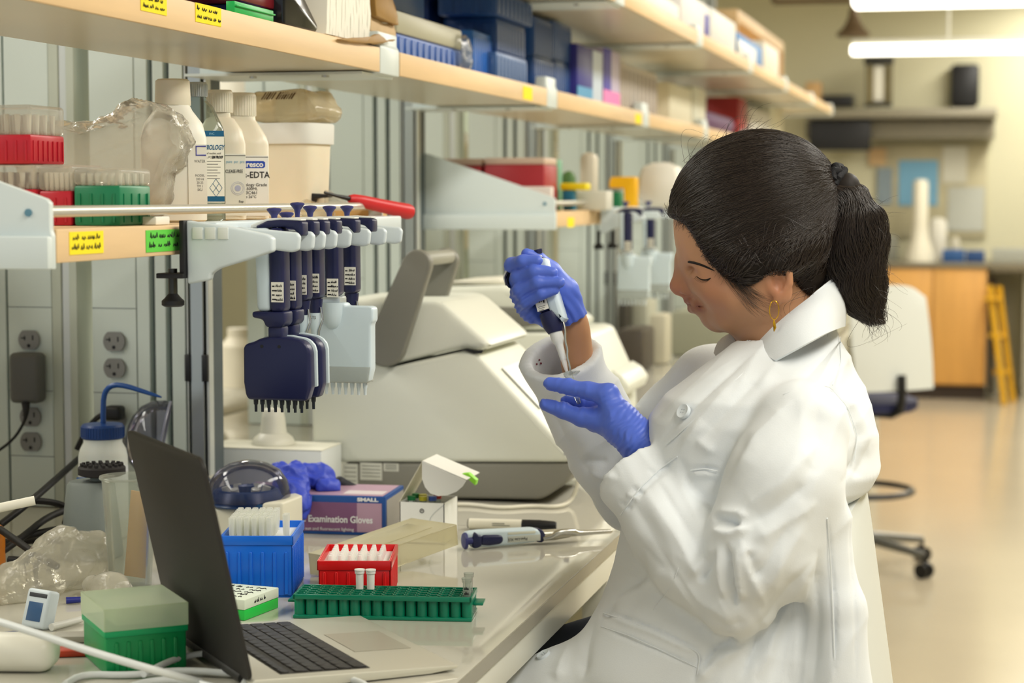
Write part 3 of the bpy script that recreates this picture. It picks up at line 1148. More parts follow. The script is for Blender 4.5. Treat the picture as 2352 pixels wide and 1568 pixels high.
for j in range(7):
    ln.bb((2 * k, -61.7 * k, (136 - 6.5 * j) * k), ((50 - (j * 7) % 13) * k, -61.4 * k, (137.6 - 6.5 * j) * k))
ln.build('small_print', greyink, lab)
d = MB()
for a, b in (((20, 88), (34, 68)), ((34, 68), (20, 48)), ((20, 48), (6, 68)), ((6, 68), (20, 88)), ((13, 78), (27, 58)), ((27, 78), (13, 58))):
    d.tube([(a[0] * k + 18 * k, -61.8 * k, a[1] * k + 9 * k), (b[0] * k + 18 * k, -61.8 * k, b[1] * k + 9 * k)], .5 * k, 5)
d.build('hazard_diamond', teal, lab)
# nuclease free bottle
t, k = rbottle('reagent_bottle', 'translucent square bottle labelled nuclease-free behind the glass bottle', 508, BXX,
               [(50, 0), (57, 4), (57, 175), (50, 205), (32, 232), (24, 236), (23, 246)], milky, milky, 29, 52, 5)
lab = MB().bb((-40 * k, -58.3 * k, 12 * k), (56 * k, -57.3 * k, 152 * k)).build('label', paper, t)
MB().bb((-40 * k, -58.6 * k, 147 * k), (56 * k, -58.3 * k, 148.5 * k)).build('rule', ink, lab)
lettering('NUCLEASE-FREE', 11 * k, ink, lab, (50 * k, -58.8 * k, 112 * k), sx=.62, align='RIGHT')
lettering('pure  pcr  pro', 9 * k, M('pale_blue_ink', (140, 190, 214), .8), lab, (54 * k, -58.8 * k, 134 * k), sx=.8, align='RIGHT')
lettering('Exp:', 7 * k, ink, lab, (52 * k, -58.8 * k, 44 * k), align='RIGHT')
rg = MB()
for r_ in (15, 12):
    rg.tube([((38 + r_ * math.cos(a * .3)) * k, -58.8 * k, (74 + r_ * math.sin(a * .3)) * k) for a in range(22)], .35 * k, 4)
rg.sphere((38 * k, -58.6 * k, 74 * k), 7 * k, (1, .03, 1))
rg.build('seal_print', M('pale_violet_ink', (188, 190, 214), .8), lab)
# buffer bottle
t, k = rbottle('reagent_bottle', 'translucent buffer bottle with a blue pill logo, next to the white lidded jar', 559, BXX,
               [(52, 0), (59, 4), (59, 172), (54, 190), (34, 222), (30, 228), (29, 236)], milky, milky, 31, 54, 5)
lab = MB().bb((-46 * k, -60.4 * k, 10 * k), (57 * k, -59.3 * k, 146 * k)).build('label', M('label_white', (240, 240, 236), .7), t)
MB().bb((-46 * k, -60.7 * k, 142 * k), (57 * k, -60.4 * k, 143.5 * k)).build('rule', ink, lab)
MB().prism([(x * k, z * k) for x, z in ((-34, 118), (46, 118), (50, 121), (50, 131), (46, 134), (-34, 134))], 'y', -60.8 * k, -60.4 * k).build('blue_pill', lblue, lab)
lettering('amresco', 17 * k, M('label_white', (240, 240, 236), .7), lab, (46 * k, -61 * k, 126 * k), align='RIGHT', bold=.0003)
lettering('Tris-EDTA', 20 * k, ink, lab, (60 * k, -61 * k, 102 * k), align='RIGHT', bold=.0002, sx=.9)
lettering('Biology Grade', 10 * k, ink, lab, (54 * k, -61 * k, 80 * k), align='RIGHT')
lettering('2-500ML', 9 * k, ink, lab, (33 * k, -61 * k, 71 * k), align='RIGHT')
lettering('S3C461', 10 * k, ink, lab, (33 * k, -61 * k, 62 * k), align='RIGHT')
lettering('to 26\u00b0C', 8.5 * k, ink, lab, (30 * k, -61 * k, 53 * k), align='RIGHT')
o = lettering('1/23/13', 17 * k, ink, lab, (46 * k, -61 * k, 30 * k), align='RIGHT', shear=.3, sx=.9)
o.name = 'handwriting'

# round tub with white lid
p = at(680, 500, 'x', -1.045)
k = 1 / ppm((p.x, p.y, 1.42))
t = thing('storage_jar', 'big beige translucent jar with a wide white lid', 'jar', (p.x, p.y, SH_Z), rz=-.2)
MB().lathe([(58 * k, 0), (62 * k, 4 * k), (68 * k, 172 * k)], sq=4.5, seg=40).build('body', M('jar_milky', (234, 224, 200), .4, sub=.15, var=.04, vscale=20), t)
MB().lathe([(74 * k, 168 * k), (75 * k, 170 * k), (76 * k, 212 * k), (73 * k, 215 * k), (0, 215 * k)], sq=4.5, seg=40).build('lid', white, t)
fm = MB().prism([(x * k, z * k) for x, z in ((-88, 1), (-94, 30), (-80, 58), (-62, 70), (52, 72), (72, 60), (98, 20), (70, 2))], 'y', -.045, .045, .008, 2)
fm = crinkled(fm, 4, .0024, 75, 3)
o = fm.build('plastic_bag', CLEAR('film_tan', (244, 236, 218), .7, .45, (246, 232, 200), .15, bump=.5, bscale=40), loc=(p.x, p.y, SH_Z + 218 * k))
o.rotation_euler = (0, 0, -.2)
tag(o, 'tan crumpled film bag with a barcode on the white jar lid', 'bag')
bc = MB()
for i, wd in enumerate((3, 2, 4, 2, 3, 0, 4, 2, 3, 4, 2, 3, 4)):
    if wd:
        bc.box(((-40 + i * 6.5) * k, -.047, 58 * k), (wd * k, .0006, 20 * k), 0, Matrix.Rotation(-.35, 4, 'X') @ Matrix.Rotation(.5, 4, 'Y'))
bc.build('barcode', M('brown_ink', (92, 70, 46), .7), o)
V, F = bag_sdf([(-.998, p.y - .085, SH_Z + .016), (-.975, p.y - .08, SH_Z + .010), (-.962, p.y - .075, SH_Z + .007)], [.014, .008, .004], 13, .005, .0025)
V[:, 2] = np.maximum(V[:, 2], SH_Z + .001)
o = nmesh('film_scrap', V, F, film2, loc=(-.985, p.y - .08, SH_Z))
tag(o, 'low clear film scrap beside the buffer bottle', 'film')

# red handled scraper over a tan block, and a clear wedge
a, b = at(802, 456, 'x', -.955), at(946, 488, 'x', -.885)
a.z = max(a.z, 1.41)
t = thing('scraper', 'scraper with a thick red handle sticking out over the low shelf', 'scraper', a)
d = (b - a)
hp = [Vector((0, 0, 0)) + d * q for q in (0, .06, .2, .5, .8, .93, .98, 1.0)]
MB().tube(hp, [.0055, .0085, .0098, .0104, .0118, .0125, .0108, .004], 18).build('handle', M('red_handle', (206, 40, 46), .38), t)
MB().tube([d * -.38 + Vector((0, 0, .001)), d * -.2, d * .02], [.002, .0025, .004], 8).build('shank', dark, t)
MB().prism([(-.046, .006), (-.02, .004), (-.02, .0), (-.042, -.002), (-.045, -.018), (-.049, -.018)], 'y', -.012, .012, .0008).xf(Matrix.Translation(d * -.10)).build('blade', dark, t)
p = at(800, 505, 'x', -1.0)
o = MB().bb((-.055, -.05, 0), (.05, .05, .020), .001).build('carton', M('kraft', (214, 178, 120), .75, var=.06, vscale=20), loc=(p.x, p.y, SH_Z + .0002))
tag(o, 'flat tan carton under the red handled scraper', 'box')
p = at(772, 440, 'x', -.985)
o = MB().prism([(-.016, 0), (.020, 0), (.002, .012), (-.016, .024)], 'y', -.012, .012, .002).build('film_scrap', frost, loc=(p.x, p.y, SH_Z + .0205))
tag(o, 'clear folded wedge on the tan carton by the jar', 'film')
o = MB().bb((-.03, -.02, 0), (.03, .02, .010), .002).build('paper_slip', paper, loc=(at(320, 470, 'x', -.97).x, at(320, 470, 'x', -.97).y, SH_Z + .0002))
tag(o, 'small white folded slip between green rack and bag', 'paper')


# ------------------------------------------------------------------ upper shelf
def ybox(name, label, cat, px0, px1, pytop, X, depth, z0, m, bev=.003, group=None, parts=None, pyref=None):
    """a box on a shelf, its aisle side spanning photo columns px0..px1 on the plane X, its top at photo row pytop (at px0)"""
    y0, y1 = at(px0, 100, 'x', X).y, at(px1, 100, 'x', X).y
    z1 = at(px0 if pyref is None else pyref, pytop, 'x', X).z
    t = thing(name, label, cat, (X - depth / 2, (y0 + y1) / 2, z0), group=group)
    w, d, h = y1 - y0, depth, z1 - z0
    MB().bb((-d / 2, -w / 2, 0), (d / 2, w / 2, h), bev).build('body', m, t)
    t['dim'] = (d, w, h)
    return t


def ribs(t, m, n=10, side=True):
    n = max(n, 9)
    d, w, h = t['dim']
    b = MB()
    for i in range(n):
        y = -w / 2 + (i + .5) * w / n
        b.bb((d / 2 - .001, y - w / n * .3, h * .06), (d / 2 + .002, y + w / n * .3, h * .86), .001, 1)
    k = max(3, int(n * d / w))
    for i in range(k):
        x = -d / 2 + (i + .5) * d / k
        b.bb((x - d / k * .3, -w / 2 - .002, h * .06), (x + d / k * .3, -w / 2 + .001, h * .86), .001, 1)
    b.build('ribs', m, t)


UZ = UP_Z + .0003
t = ybox('tube_rack', 'blue plastic rack under the dark red tray on the upper shelf', 'rack', 556, 664, 8, -.965, .11, UZ, M('blue_tray', (38, 62, 140), .4))
t2 = t
d, w, h = t['dim']
MB().bb((d / 2, w / 2 - .045, .006), (d / 2 + .012, w / 2 + .006, .012), .001).build('ledge', M('blue_tray', (38, 62, 140), .4), t)
o = ybox('tray', 'dark red plastic tray on the blue rack on the upper shelf', 'tray', 505, 682, -40, -.955, .12, UZ + h + .0004, M('maroon', (112, 20, 30), .3))
t = ybox('green_tray', 'bright green plastic tray edge at the upper shelf front', 'tray', 540, 629, 25, -.935, .012, UZ, M('bright_green', (24, 176, 84), .35), .001, pyref=629)
d, w, h = t['dim']
MB().bb((d / 2 - .001, -w / 2, h * .55), (d / 2 + .003, w / 2, h * .7), .0008).build('rim', M('bright_green', (24, 176, 84), .35), t)
p = at(700, 55, 'x', -.95)
o = MB().prism([(-.10, 0), (.03, 0), (.04, .006), (.038, .014), (-.03, .055), (-.10, .055)], 'x', -.05, .01, .005, 3).build('dispenser', M('gloss_black', (20, 22, 26), .12), loc=(p.x, p.y - .01, UZ))
tag(o, 'glossy black wedge shaped dispenser beside the paper stack', 'dispenser')
# paper stack in its torn kraft wrapper
pa, pb = at(735, 90, 'x', -.945), at(862, 90, 'x', -.945)
t = thing('paper_stack', 'stack of white folded paper towels in a torn kraft wrapper', 'paper', (-1.02, (pa.y + pb.y) / 2 - .01, UZ))
w = (pb.y - pa.y) * .78
rdn = random.Random(3)
mb = MB()
n = 15
for i in range(n):
    y0 = -w / 2 + w * i / n
    vs, fs = [], []
    for j in range(9):
        z = .004 + .125 * j / 8
        off = -.016 * (1 - j / 8) ** 0 * math.sin(j / 8 * 2.4) + .020 * (j / 8 - .2)
        for xx in (-.06, .076 + .002 * rdn.random()):
            vs += [(xx, y0 - off * .9, z), (xx, y0 + w / n * .93 - off * .9, z)]
    for j in range(8):
        b_ = j * 4
        fs += [(b_ + 2, b_ + 3, b_ + 7, b_ + 6), (b_ + 1, b_ + 0, b_ + 4, b_ + 5), (b_ + 0, b_ + 2, b_ + 6, b_ + 4), (b_ + 3, b_ + 1, b_ + 5, b_ + 7)]
    fs += [(0, 1, 3, 2), (34, 35, 33, 32)][0:1] + [(32, 34, 35, 33)]
    mb.add(vs, fs)
mb.build('towels', M('towel_paper', (242, 241, 230), .85), t)
kr = M('kraft_paper', (160, 122, 60), .5, var=.15, vscale=25)
V, F = bag_sdf([(-.0, w / 2 + .02, .035), (.02, w / 2 + .03, .09), (.04, w / 2 + .035, .16)], [.018, .02, .018], 21, .006, .004)
nmesh('wrapper', V, F, kr, t)
MB().add([(-.06, -w / 2 - .03, .0005), (.085, -w / 2 + .02, .0005), (.088, w / 2 + .03, .004), (.06, w / 2 + .055, .008), (-.06, w / 2 + .03, .002), (-.06, -w / 2 - .03, .0015), (.085, -w / 2 + .02, .0015), (.088, w / 2 + .03, .005), (.06, w / 2 + .055, .009), (-.06, w / 2 + .03, .003)],
         [(4, 3, 2, 1, 0), (5, 6, 7, 8, 9), (0, 1, 6, 5), (1, 2, 7, 6), (2, 3, 8, 7), (3, 4, 9, 8), (4, 0, 5, 9)]).build('wrapper_flap', kr, t)
MB().prism([(-w / 2 - .045, .0), (-w / 2 + .0, 0), (-w / 2 + .01, .14), (-w / 2 - .075, .14)], 'x', -.09, -.01, .004).build('wrapper_side', M('kraft_dark', (118, 96, 62), .7), t)  # wrapper side in a darker brown kraft

yz = lambda pts, X: [(at(x, y, 'x', X).y - t.location.y, at(x, y, 'x', X).z - UZ) for x, y in pts]
kl = M('kraft_light', (206, 178, 138), .7, var=.1, vscale=30)
crinkled(MB().prism(yz([(846, -30), (884, -30), (898, 30), (905, 58), (884, 52), (852, 36)], -.955), 'x', .060, .074, .001), 3, .0016, 80, 2).build('wrapper_side', kr, t)
crinkled(MB().prism(yz([(852, 38), (884, 54), (906, 60), (916, 84), (904, 100), (896, 84), (872, 74), (852, 70)], -.955), 'x', .054, .064, .001), 3, .0016, 80, 3).build('wrapper_side', kl, t)
crinkled(MB().prism(yz([(776, 90), (846, 84), (868, 78), (884, 92), (906, 92), (884, 98), (850, 101), (800, 96)], -.926), 'x', .0915, .0965, .0008), 3, .001, 80, 4).build('wrapper_flap', kr, t)

# bay 2: blue racks
t = ybox('tip_rack', 'film wrapped blue tip box with pale lid at the shelf front', 'tip rack', 912, 1060, 76, -.955, .13, UZ, blue_m, .004)
ribs(t, blue_m, 11)
d, w, h = t['dim']
MB().bb((-d / 2 - .001, -w / 2 - .001, h + .0004), (d / 2 + .001, w / 2 + .001, h + .038), .005).build('lid', M('grey_lid', (172, 170, 148), .4), t)
fm = crinkled(MB().bb((-.05, w / 2 - .05, .001), (d / 2 + .006, w / 2 + .055, h + .030), .010, 2), 5, .0032, 70, 3)
fm.v = [(x, y, max(z, .0005)) for x, y, z in fm.v]
fm.build('film_wrap', film2, t)
t = ybox('tip_rack', 'blue tip box behind the clear film beside the pale lidded one', 'tip rack', 1086, 1128, 68, -.98, .12, UZ, M('bright_blue', (44, 108, 196), .4))
ribs(t, M('bright_blue', (44, 108, 196), .4), 5)
zb = UZ + .0
stack = [(1142, 1182, 92, -.985, 0), (1184, 1222, 108, -.965, 0)]
t = ybox('rack_box', 'lower blue box at the shelf front beside the film wrapped box', 'box', 1140, 1210, 118, -.96, .11, UZ, M('mid_blue', (58, 96, 150), .4))
ribs(t, M('mid_blue', (58, 96, 150), .4), 4)
h1 = t['dim'][2]
t = ybox('rack_box', 'middle dark blue box of the stack beside the film wrapped box', 'box', 1140, 1205, 40, -.97, .11, UZ + h1 + .0005, blue_d)
ribs(t, blue_d, 3)
h2 = h1 + t['dim'][2] + .001
t = ybox('rack_box', 'topmost dark blue box over the film wrapped box', 'box', 1140, 1222, -25, -.955, .12, UZ + h2 + .0005, blue_d)
ribs(t, blue_d, 4)
t = ybox('rack_box', 'long navy box lying high behind the film wrapped box', 'box', 985, 1130, -14, -1.10, .10, UZ + .115, M('deep_navy', (14, 44, 96), .4))
t = ybox('rack_box', 'blue box behind the torn kraft wrapper at the top', 'box', 880, 975, -60, -1.04, .10, UZ + .100, M('mid_blue2', (52, 96, 168), .4))
for i, (a_, b_, y_, z_, lab) in enumerate([(1226, 1272, 128, 0, 'lowest dark blue box of the second stack, left one'), (1274, 1312, 138, 0, 'lowest dark blue box of the second stack, right one'),
                                           (1226, 1268, 36, 1, 'upper dark blue box of the second stack, left one'), (1270, 1312, 46, 1, 'upper dark blue box of the second stack, right one')]):
    if z_ == 0:
        t = ybox('rack_box', lab, 'box', a_, b_, y_, -.985, .10, UZ, blue_d)
        if i == 0:
            hL = t['dim'][2]
        else:
            hR = t['dim'][2]
    else:
        t = ybox('rack_box', lab, 'box', a_, b_, y_, -.985, .10, UZ + (hL if i == 2 else hR) + .0005, blue_d)
    ribs(t, M('mid_blue3', (44, 84, 148), .4) if i % 2 else blue_d, 3)
t = ybox('carton', 'dark blue carton left of the pink and violet one', 'box', 1326, 1383, 99, -.965, .10, UZ, M('indigo', (44, 44, 140), .4))
d, w, h = t['dim']
MB().bb((d / 2, w * .1, .0), (d / 2 + .001, w * .5, h * .98)).build('white_panel', M('skyw', (190, 206, 226), .4), t)
MB().bb((d / 2, -w * .5, .0), (d / 2 + .001, w * .1, h * .25)).build('cyan_panel', M('cyan', (34, 150, 206), .4), t)
t = ybox('carton', 'violet carton with a pink foot on the upper shelf', 'box', 1386, 1424, 108, -.965, .10, UZ, M('lilac', (196, 186, 220), .4))
d, w, h = t['dim']
MB().bb((d / 2, -w * .5, .0), (d / 2 + .001, w * .5, h * .28)).build('pink_panel', M('pink', (240, 130, 200), .5), t)
MB().bb((d / 2, -w * .5, h * .28), (d / 2 + .001, -w * .05, h)).build('violet_panel', M('violet', (60, 50, 170), .5), t)
far = [('wire_rack', 'white slotted rack after the violet carton on the shelf', 'rack', 1428, 1510, 140, (206, 198, 188)),
       ('carton', 'pale box behind the white slotted rack', 'box', 1540, 1590, 188, (222, 218, 196)),
       ('carton', 'second pale box before the purple bag', 'box', 1594, 1622, 196, (216, 214, 196)),
       ('bag', 'purple bag lying on the blurred shelf end', 'bag', 1626, 1690, 250, (104, 74, 110)),
       ('canister', 'small dark red canister by the purple bag', 'canister', 1698, 1716, 222, (150, 40, 40)),
       ('carton', 'pale carton at the end of the blurred shelf', 'box', 1726, 1770, 246, (206, 204, 198)),
       ('carton', 'cream carton last on the blurred shelf', 'box', 1772, 1800, 240, (216, 212, 190))]
for i, (nm, lab, cat, a_, b_, y_, c) in enumerate(far):
    t = ybox(nm, lab, cat, a_, b_, y_, -.965, .13, UZ, M('far%d' % i, c, .6), .008 if nm != 'bag' else .03)
    if nm == 'wire_rack':
        ribs(t, M('rack_slot', (168, 158, 150), .6), 8)

# top shelf
TZ = tz + .0385
tops_i = [('carton', 'large white carton at the left on the top shelf', 'box', 1478, 1560, -40, (240, 240, 236)),
          ('carton', 'white carton with violet print in the middle of the top shelf', 'box', 1566, 1630, -30, (238, 236, 236)),
          ('carton', 'white carton at the right on the top shelf', 'box', 1634, 1690, 14, (232, 234, 232)),
          ('bag', 'blue and white bag on the top shelf', 'bag', 1694, 1752, 70, (66, 132, 200)),
          ('carton', 'white block beside the blue and white bag', 'box', 1756, 1790, 92, (236, 230, 214))]
for i, (nm, lab, cat, a_, b_, y_, c) in enumerate(tops_i):
    t = ybox(nm, lab, cat, a_, b_, y_, TX - .03, .2, TZ, M('top%d' % i, c, .5), .01)
    d, w, h = t['dim']
    if i == 3:
        MB().bb((d / 2, -w * .5, h * .1), (d / 2 + .002, w * .2, h * .7), .001).build('white_panel', white, t)
    if i == 1:
        MB().bb((d / 2, w * .3, h * .1), (d / 2 + .002, w * .45, h * .7), .0005).build('print', M('violet', (60, 50, 170), .5), t)
y0, y1 = at(1694, 90, 'x', TX - .25).y, at(1800, 90, 'x', TX - .25).y
t = thing('cubby', 'open maple cubby standing behind the blue and white bag', 'shelf', (TX - .38, (y0 + y1) / 2, TZ))
hh = at(1700, 52, 'x', TX - .25).z - TZ
L = (y1 - y0) / 2
for nm, lo_, hi_ in (('side', (-.01, -L, 0), (.13, -L + .02, hh)), ('side', (-.01, L - .02, 0), (.13, L, hh)), ('top', (-.01, -L, hh), (.13, L, hh + .05)), ('back', (-.01, -L, 0), (.0, L, hh))):
    MB().bb(lo_, hi_, .002).build(nm, maple, t)

# second low shelf, blurred: red racks and bottles
def lowbox(name, label, cat, r, Y, depth, col, bev=.004, z0=None, mat=None):
    a, b = at(r[0], r[3], 'y', Y), at(r[2], r[1], 'y', Y)
    z0 = SH_Z + .0003 if z0 is None else z0
    h = b.z - z0
    o = MB().bb((-(b.x - a.x) / 2, -depth / 2, 0), ((b.x - a.x) / 2, depth / 2, h), bev).build(name, mat or M('lowc_%d_%d_%d' % col, col, .45))
    o.location = ((a.x + b.x) / 2, Y + depth / 2, z0)
    tag(o, label, cat)
    return o


lowbox('red_rack', 'dark red rack with white lid, left of two behind the side plate', 'rack', (985, 380, 1105, 470), 4.34, .14, (158, 38, 44))
lowbox('red_rack', 'dark red rack with white lid, right of two behind the side plate', 'rack', (1112, 378, 1250, 470), 4.34, .14, (164, 36, 44))
for i in range(2):
    rk = [o for o in bpy.data.objects if o.get('category') == 'rack' and o.name.startswith('red_rack')][i]
    xs_ = [v.co for v in rk.data.vertices]
    x0, x1, z1 = min(c.x for c in xs_), max(c.x for c in xs_), max(c.z for c in xs_)
    MB().bb((x0, -.066, z1 + .0003), (x1, .066, z1 + .016), .003).build('lid', M('lid_pink', (206, 180, 160), .45), rk)
lowbox('tube_box', 'white and red striped box in front of the right red rack', 'box', (1190, 428, 1266, 490), 4.30, .03, (226, 214, 206))
lowbox('green_rack', 'green and clear rack right of the red racks', 'rack', (1254, 366, 1282, 470), 4.55, .05, (104, 164, 132))
lowbox('green_cap_bottle', 'bottle with dark green top on the blurred low shelf', 'bottle', (1286, 392, 1316, 470), 4.7, .05, (70, 110, 50), .02)
lowbox('teal_tub', 'teal tub under the flat yellow tray', 'tub', (1292, 438, 1318, 470), 4.5, .04, (24, 112, 142))
lowbox('yellow_tray', 'flat yellow tray lying on the teal tub', 'tray', (1286, 420, 1346, 437), 4.5, .06, (234, 214, 20), .004, at(1300, 437, 'y', 4.5).z + .0005)
lowbox('pale_box', 'pale grey box right of the teal tub', 'box', (1322, 438, 1394, 470), 4.62, .08, (214, 212, 200))
lowbox('wash_bottle', 'cloudy bottle with blue cap mark behind the yellow tray', 'bottle', (1330, 350, 1366, 437), 4.8, .06, (206, 198, 180), .015)
lowbox('green_tub', 'green tub before the yellow arch', 'tub', (1396, 440, 1424, 470), 4.8, .05, (20, 112, 66))
p = at(1432, 470, 'y', 5.0)
k = 1 / ppm(p)
o = MB().prism([(-34 * k, 62 * k), (-30 * k, 74 * k), (24 * k, 74 * k), (28 * k, 70 * k), (28 * k, 0), (2 * k, 0), (0, 48 * k), (-34 * k, 48 * k)], 'y', 0, .05, .004).build('yellow_holder', M('amber', (246, 186, 10), .45), loc=(p.x, 5.0, SH_Z + .0003))
tag(o, 'bright yellow arch shaped holder on the blurred shelf', 'holder')
lowbox('white_bag', 'white bag behind the yellow arch', 'bag', (1460, 372, 1560, 478), 5.1, .14, (228, 226, 216), .04)

# far hanging pipettes on the second rack
t = thing('pipette_rack', 'blurred white pipette rack on the second low shelf', 'rack', (SX + .01, 4.72, RZ + .005))
MB().bb((.0, 0, -.03), (.04, .62, .008), .003).build('rail', rw, t)
MB().prism([(0, .01), (.10, -.005), (.11, -.02), (.03, -.045), (0, -.06)], 'y', -.01, .004, .003).build('end_arm', rw, t)
for y in (.14, .32, .5):
    MB().bb((.03, y, -.022), (.12, y + .012, -.002), .003).build('prong', rw, t)
for x, y in ((-.01, .02), (.01, .1), (.02, .2)):
    MB().lathe([(.012, -.095), (.012, -.085), (.005, -.08), (.005, -.05)], (x, y, 0), 14).build('knob', dark, t)
src = [o for o in bpy.data.objects if o.get('category') == 'pipette']
pw, ps = src[4], src[5]
for i, (px, s, lab) in enumerate([(1442, pw, 'blurred white multichannel pipette before the person, left of two'), (1494, pw, 'blurred white multichannel pipette right beside the forehead hair')]):
    p = at(px, 520, 'x', RX)
    dup(s, (p.x, p.y, RZ), 0, lab)
# ------------------------------------------------------------------ things on the bench
BZ0 = BZ + .0003


def on_bench(px, py, dz=0):
    p = at(px, py, 'z', BZ)
    p.z = BZ0 + dz
    return p


# ---- laptop
ang = math.radians(40)
la = Vector((math.cos(ang), math.sin(ang), 0))
nf = at(1055, 1530, 'z', .906)
La, Lb = .235, .285
org = nf - la * La
t = thing('laptop', 'open thin laptop with black lid turned away and silver keyboard deck', 'laptop', (org.x, org.y, BZ0), rz=ang)
lsil = M('laptop_silver', (206, 204, 190), .35, metal=.35)
ldark = M('laptop_lid', (34, 32, 29), .6)
# local: +x from the hinge to the front, +y along the hinge
MB().prism([(0, .0025), (.20, .001), (La - .004, .0035), (La, .006), (La - .003, .0075), (0, .0165), (-.003, .012)], 'y', 0, Lb, .0014).build('base', lsil, t)
kb = MB().bb((.034, .016, 0), (.136, Lb - .016, .0006))
slope = Matrix.Translation((0, 0, .0166)) @ Matrix.Rotation(math.atan2(.009, La), 4, 'Y')
kb.xf(slope)
kbo = kb.build('keyboard', M('kb_well', (46, 44, 40), .6), t)
keym = M('key_black', (36, 34, 32), .45)
for r in range(6):
    n = 14 if r < 5 else 10
    for i in range(n):
        y0 = .018 + (Lb - .036) * i / n
        w_ = (Lb - .036) / n
        kx = .0355 + r * .0166
        hgt = .0145 if r else .009
        MB().bb((kx, y0 + .001, .0006), (kx + hgt, y0 + w_ - .001, .0020), .0006, 1).xf(slope).build('key', keym, kbo)
MB().bb((.150, Lb * .33, 0), (.218, Lb * .67, .0004)).xf(slope).build('trackpad', M('trackpad', (186, 182, 166), .3, metal=.3), t)
tau = math.radians(12)
lm_ = Matrix.Translation((0, 0, .015)) @ Matrix.Rotation(-tau, 4, 'Y')
pts = []
Hl, rc = .243, .014
for cx_, cz_, a0 in ((Lb - rc, rc, -90), (Lb - rc, Hl - rc, 0), (rc, Hl - rc, 90), (rc, rc, 180)):
    for i in range(6):
        a = math.radians(a0 + i * 18)
        pts.append((cx_ + rc * math.cos(a), cz_ + rc * math.sin(a)))
lid = MB().prism(pts, 'x', -.0055, -.0006, .0008).xf(lm_).build('lid', ldark, t)
MB().prism([(a_ * .965 + Lb * .0175, b_ * .95 + .008) for a_, b_ in pts], 'x', -.0006, -.0003).xf(lm_).build('screen', M('screen_off', (14, 14, 16), .1), lid)
MB().cyl((-.003, .03, .012), (-.003, Lb - .03, .012), .0055, seg=12).build('hinge', ldark, t)


# ---- open tip boxes
def open_box(name, label, px, py, rz, w, d, h, mat, tray, n_ribs, wall=.0022):
    """an open ribbed tip box; (px, py) is its near right bottom corner"""
    p = on_bench(px, py)
    t = thing(name, label, 'tip rack', p, rz=rz)
    b = MB()
    b.bb((-w, 0, 0), (0, wall, h), .0008).bb((-w, d - wall, 0), (0, d, h), .0008).bb((-w, 0, 0), (-w + wall, d, h), .0008).bb((-wall, 0, 0), (0, d, h), .0008)
    b.bb((-w, 0, 0), (0, d, .003))
    b.bb((-w - .0016, -.0016, h - .012), (.0016, .0002, h), .0006).bb((-.0002, -.0016, h - .012), (.0016, d + .0016, h), .0006).bb((-w - .0016, -.0016, h - .012), (-w + .0002, d + .0016, h), .0006).bb((-w - .0016, d - .0002, h - .012), (.0016, d + .0016, h), .0006)
    b.build('rack_base', mat, t)
    r = MB()
    for i in range(n_ribs):
        x = -w + (i + .5) * w / n_ribs
        r.prism([(x - .0026, .004), (x + .0026, .004), (x + .0016, h * .74), (x - .0016, h * .74)], 'y', -.0022, .0006, .0007, 1)
    for i in range(n_ribs * 2):
        y = (i + .5) * d / (n_ribs * 2)
        r.bb((-.0006, y - .0012, .004), (.0012, y + .0012, h * .8), .0004, 1)
    r.build('ribs', mat, t)
    MB().bb((-w + wall, wall, h - .014), (-wall, d - wall, h - .009)).build('tip_tray', tray, t)
    return t


blue_b = M('tip_box_blue', (18, 104, 214), .3, sub=.03)
red_b = M('tip_box_red', (208, 20, 24), .3, sub=.03)
tipm = CLEAR('tip_plastic', (244, 246, 240), .35, .55, (250, 250, 244), .2)
tipw = M('tip_white', (236, 232, 226), .35, sub=.2)
rb = math.radians(13)
t = open_box('tip_box', 'open blue tip box with clear tips standing up behind the laptop lid', 672, 1372, rb, .092, .122, .0805, blue_b, white, 6)
hb = .0805 - .009
for i in range(6):
    for j in range(8):
        x, y = -.081 + i * .0098, .016 + j * .0118
        MB().lathe([(.0024, 0), (.0034, .012), (.0040, .030)], (x, y, hb), 9).build('tip', tipm, t)
for j in range(2):
    MB().lathe([(.0026, 0), (.0038, .012), (.0042, .032)], (-.012, .03 + j * .012, hb), 9).build('tip', tipm, t)
t = open_box('tip_box', 'small open red tip box with short white tips', 897, 1386, rb, .092, .120, .055, red_b, white, 6)
hb = .055 - .009
for i in range(6):
    for j in range(7):
        MB().lathe([(.0030, 0), (.0038, .004), (.0026, .013), (.0024, .0135), (0, .0135)], (-.078 + i * .0125, .014 + j * .0128, hb), 9).build('tip', tipw, t)

# ---- green near tip box with lid
p = on_bench(244, 1554)
t = thing('tip_box', 'green tip box with a milky lid at the front left of the laptop', 'tip rack', p, rz=math.radians(39))
gm = M('tip_box_green', (6, 140, 76), .35, sub=.03)
w, d, h = .090, .105, .049
MB().bb((0, 0, 0), (w, d, h), .003).build('rack_base', gm, t)
MB().bb((-.0015, -.0015, h - .007), (w + .0015, d + .0015, h), .001).build('rim', M('tip_box_green2', (10, 160, 96), .35), t)
r = MB()
for i in range(6):
    x = .012 + i * .013
    r.prism([(x - .0026, .004), (x + .0026, .004), (x + .0018, h * .74), (x - .0018, h * .74)], 'y', -.0022, .0006, .0007, 1)
r.build('ribs', gm, t)
l = MB()
hl = .025
for lo_, hi_ in (((-.002, -.002, h), (w + .002, -.0004, h + hl)), ((-.002, d + .0004, h), (w + .002, d + .002, h + hl)), ((-.002, -.002, h), (-.0004, d + .002, h + hl)), ((w + .0004, -.002, h), (w + .002, d + .002, h + hl)), ((-.002, -.002, h + hl - .0016), (w + .002, d + .002, h + hl))):
    l.bb(lo_, hi_, .0004, 1)
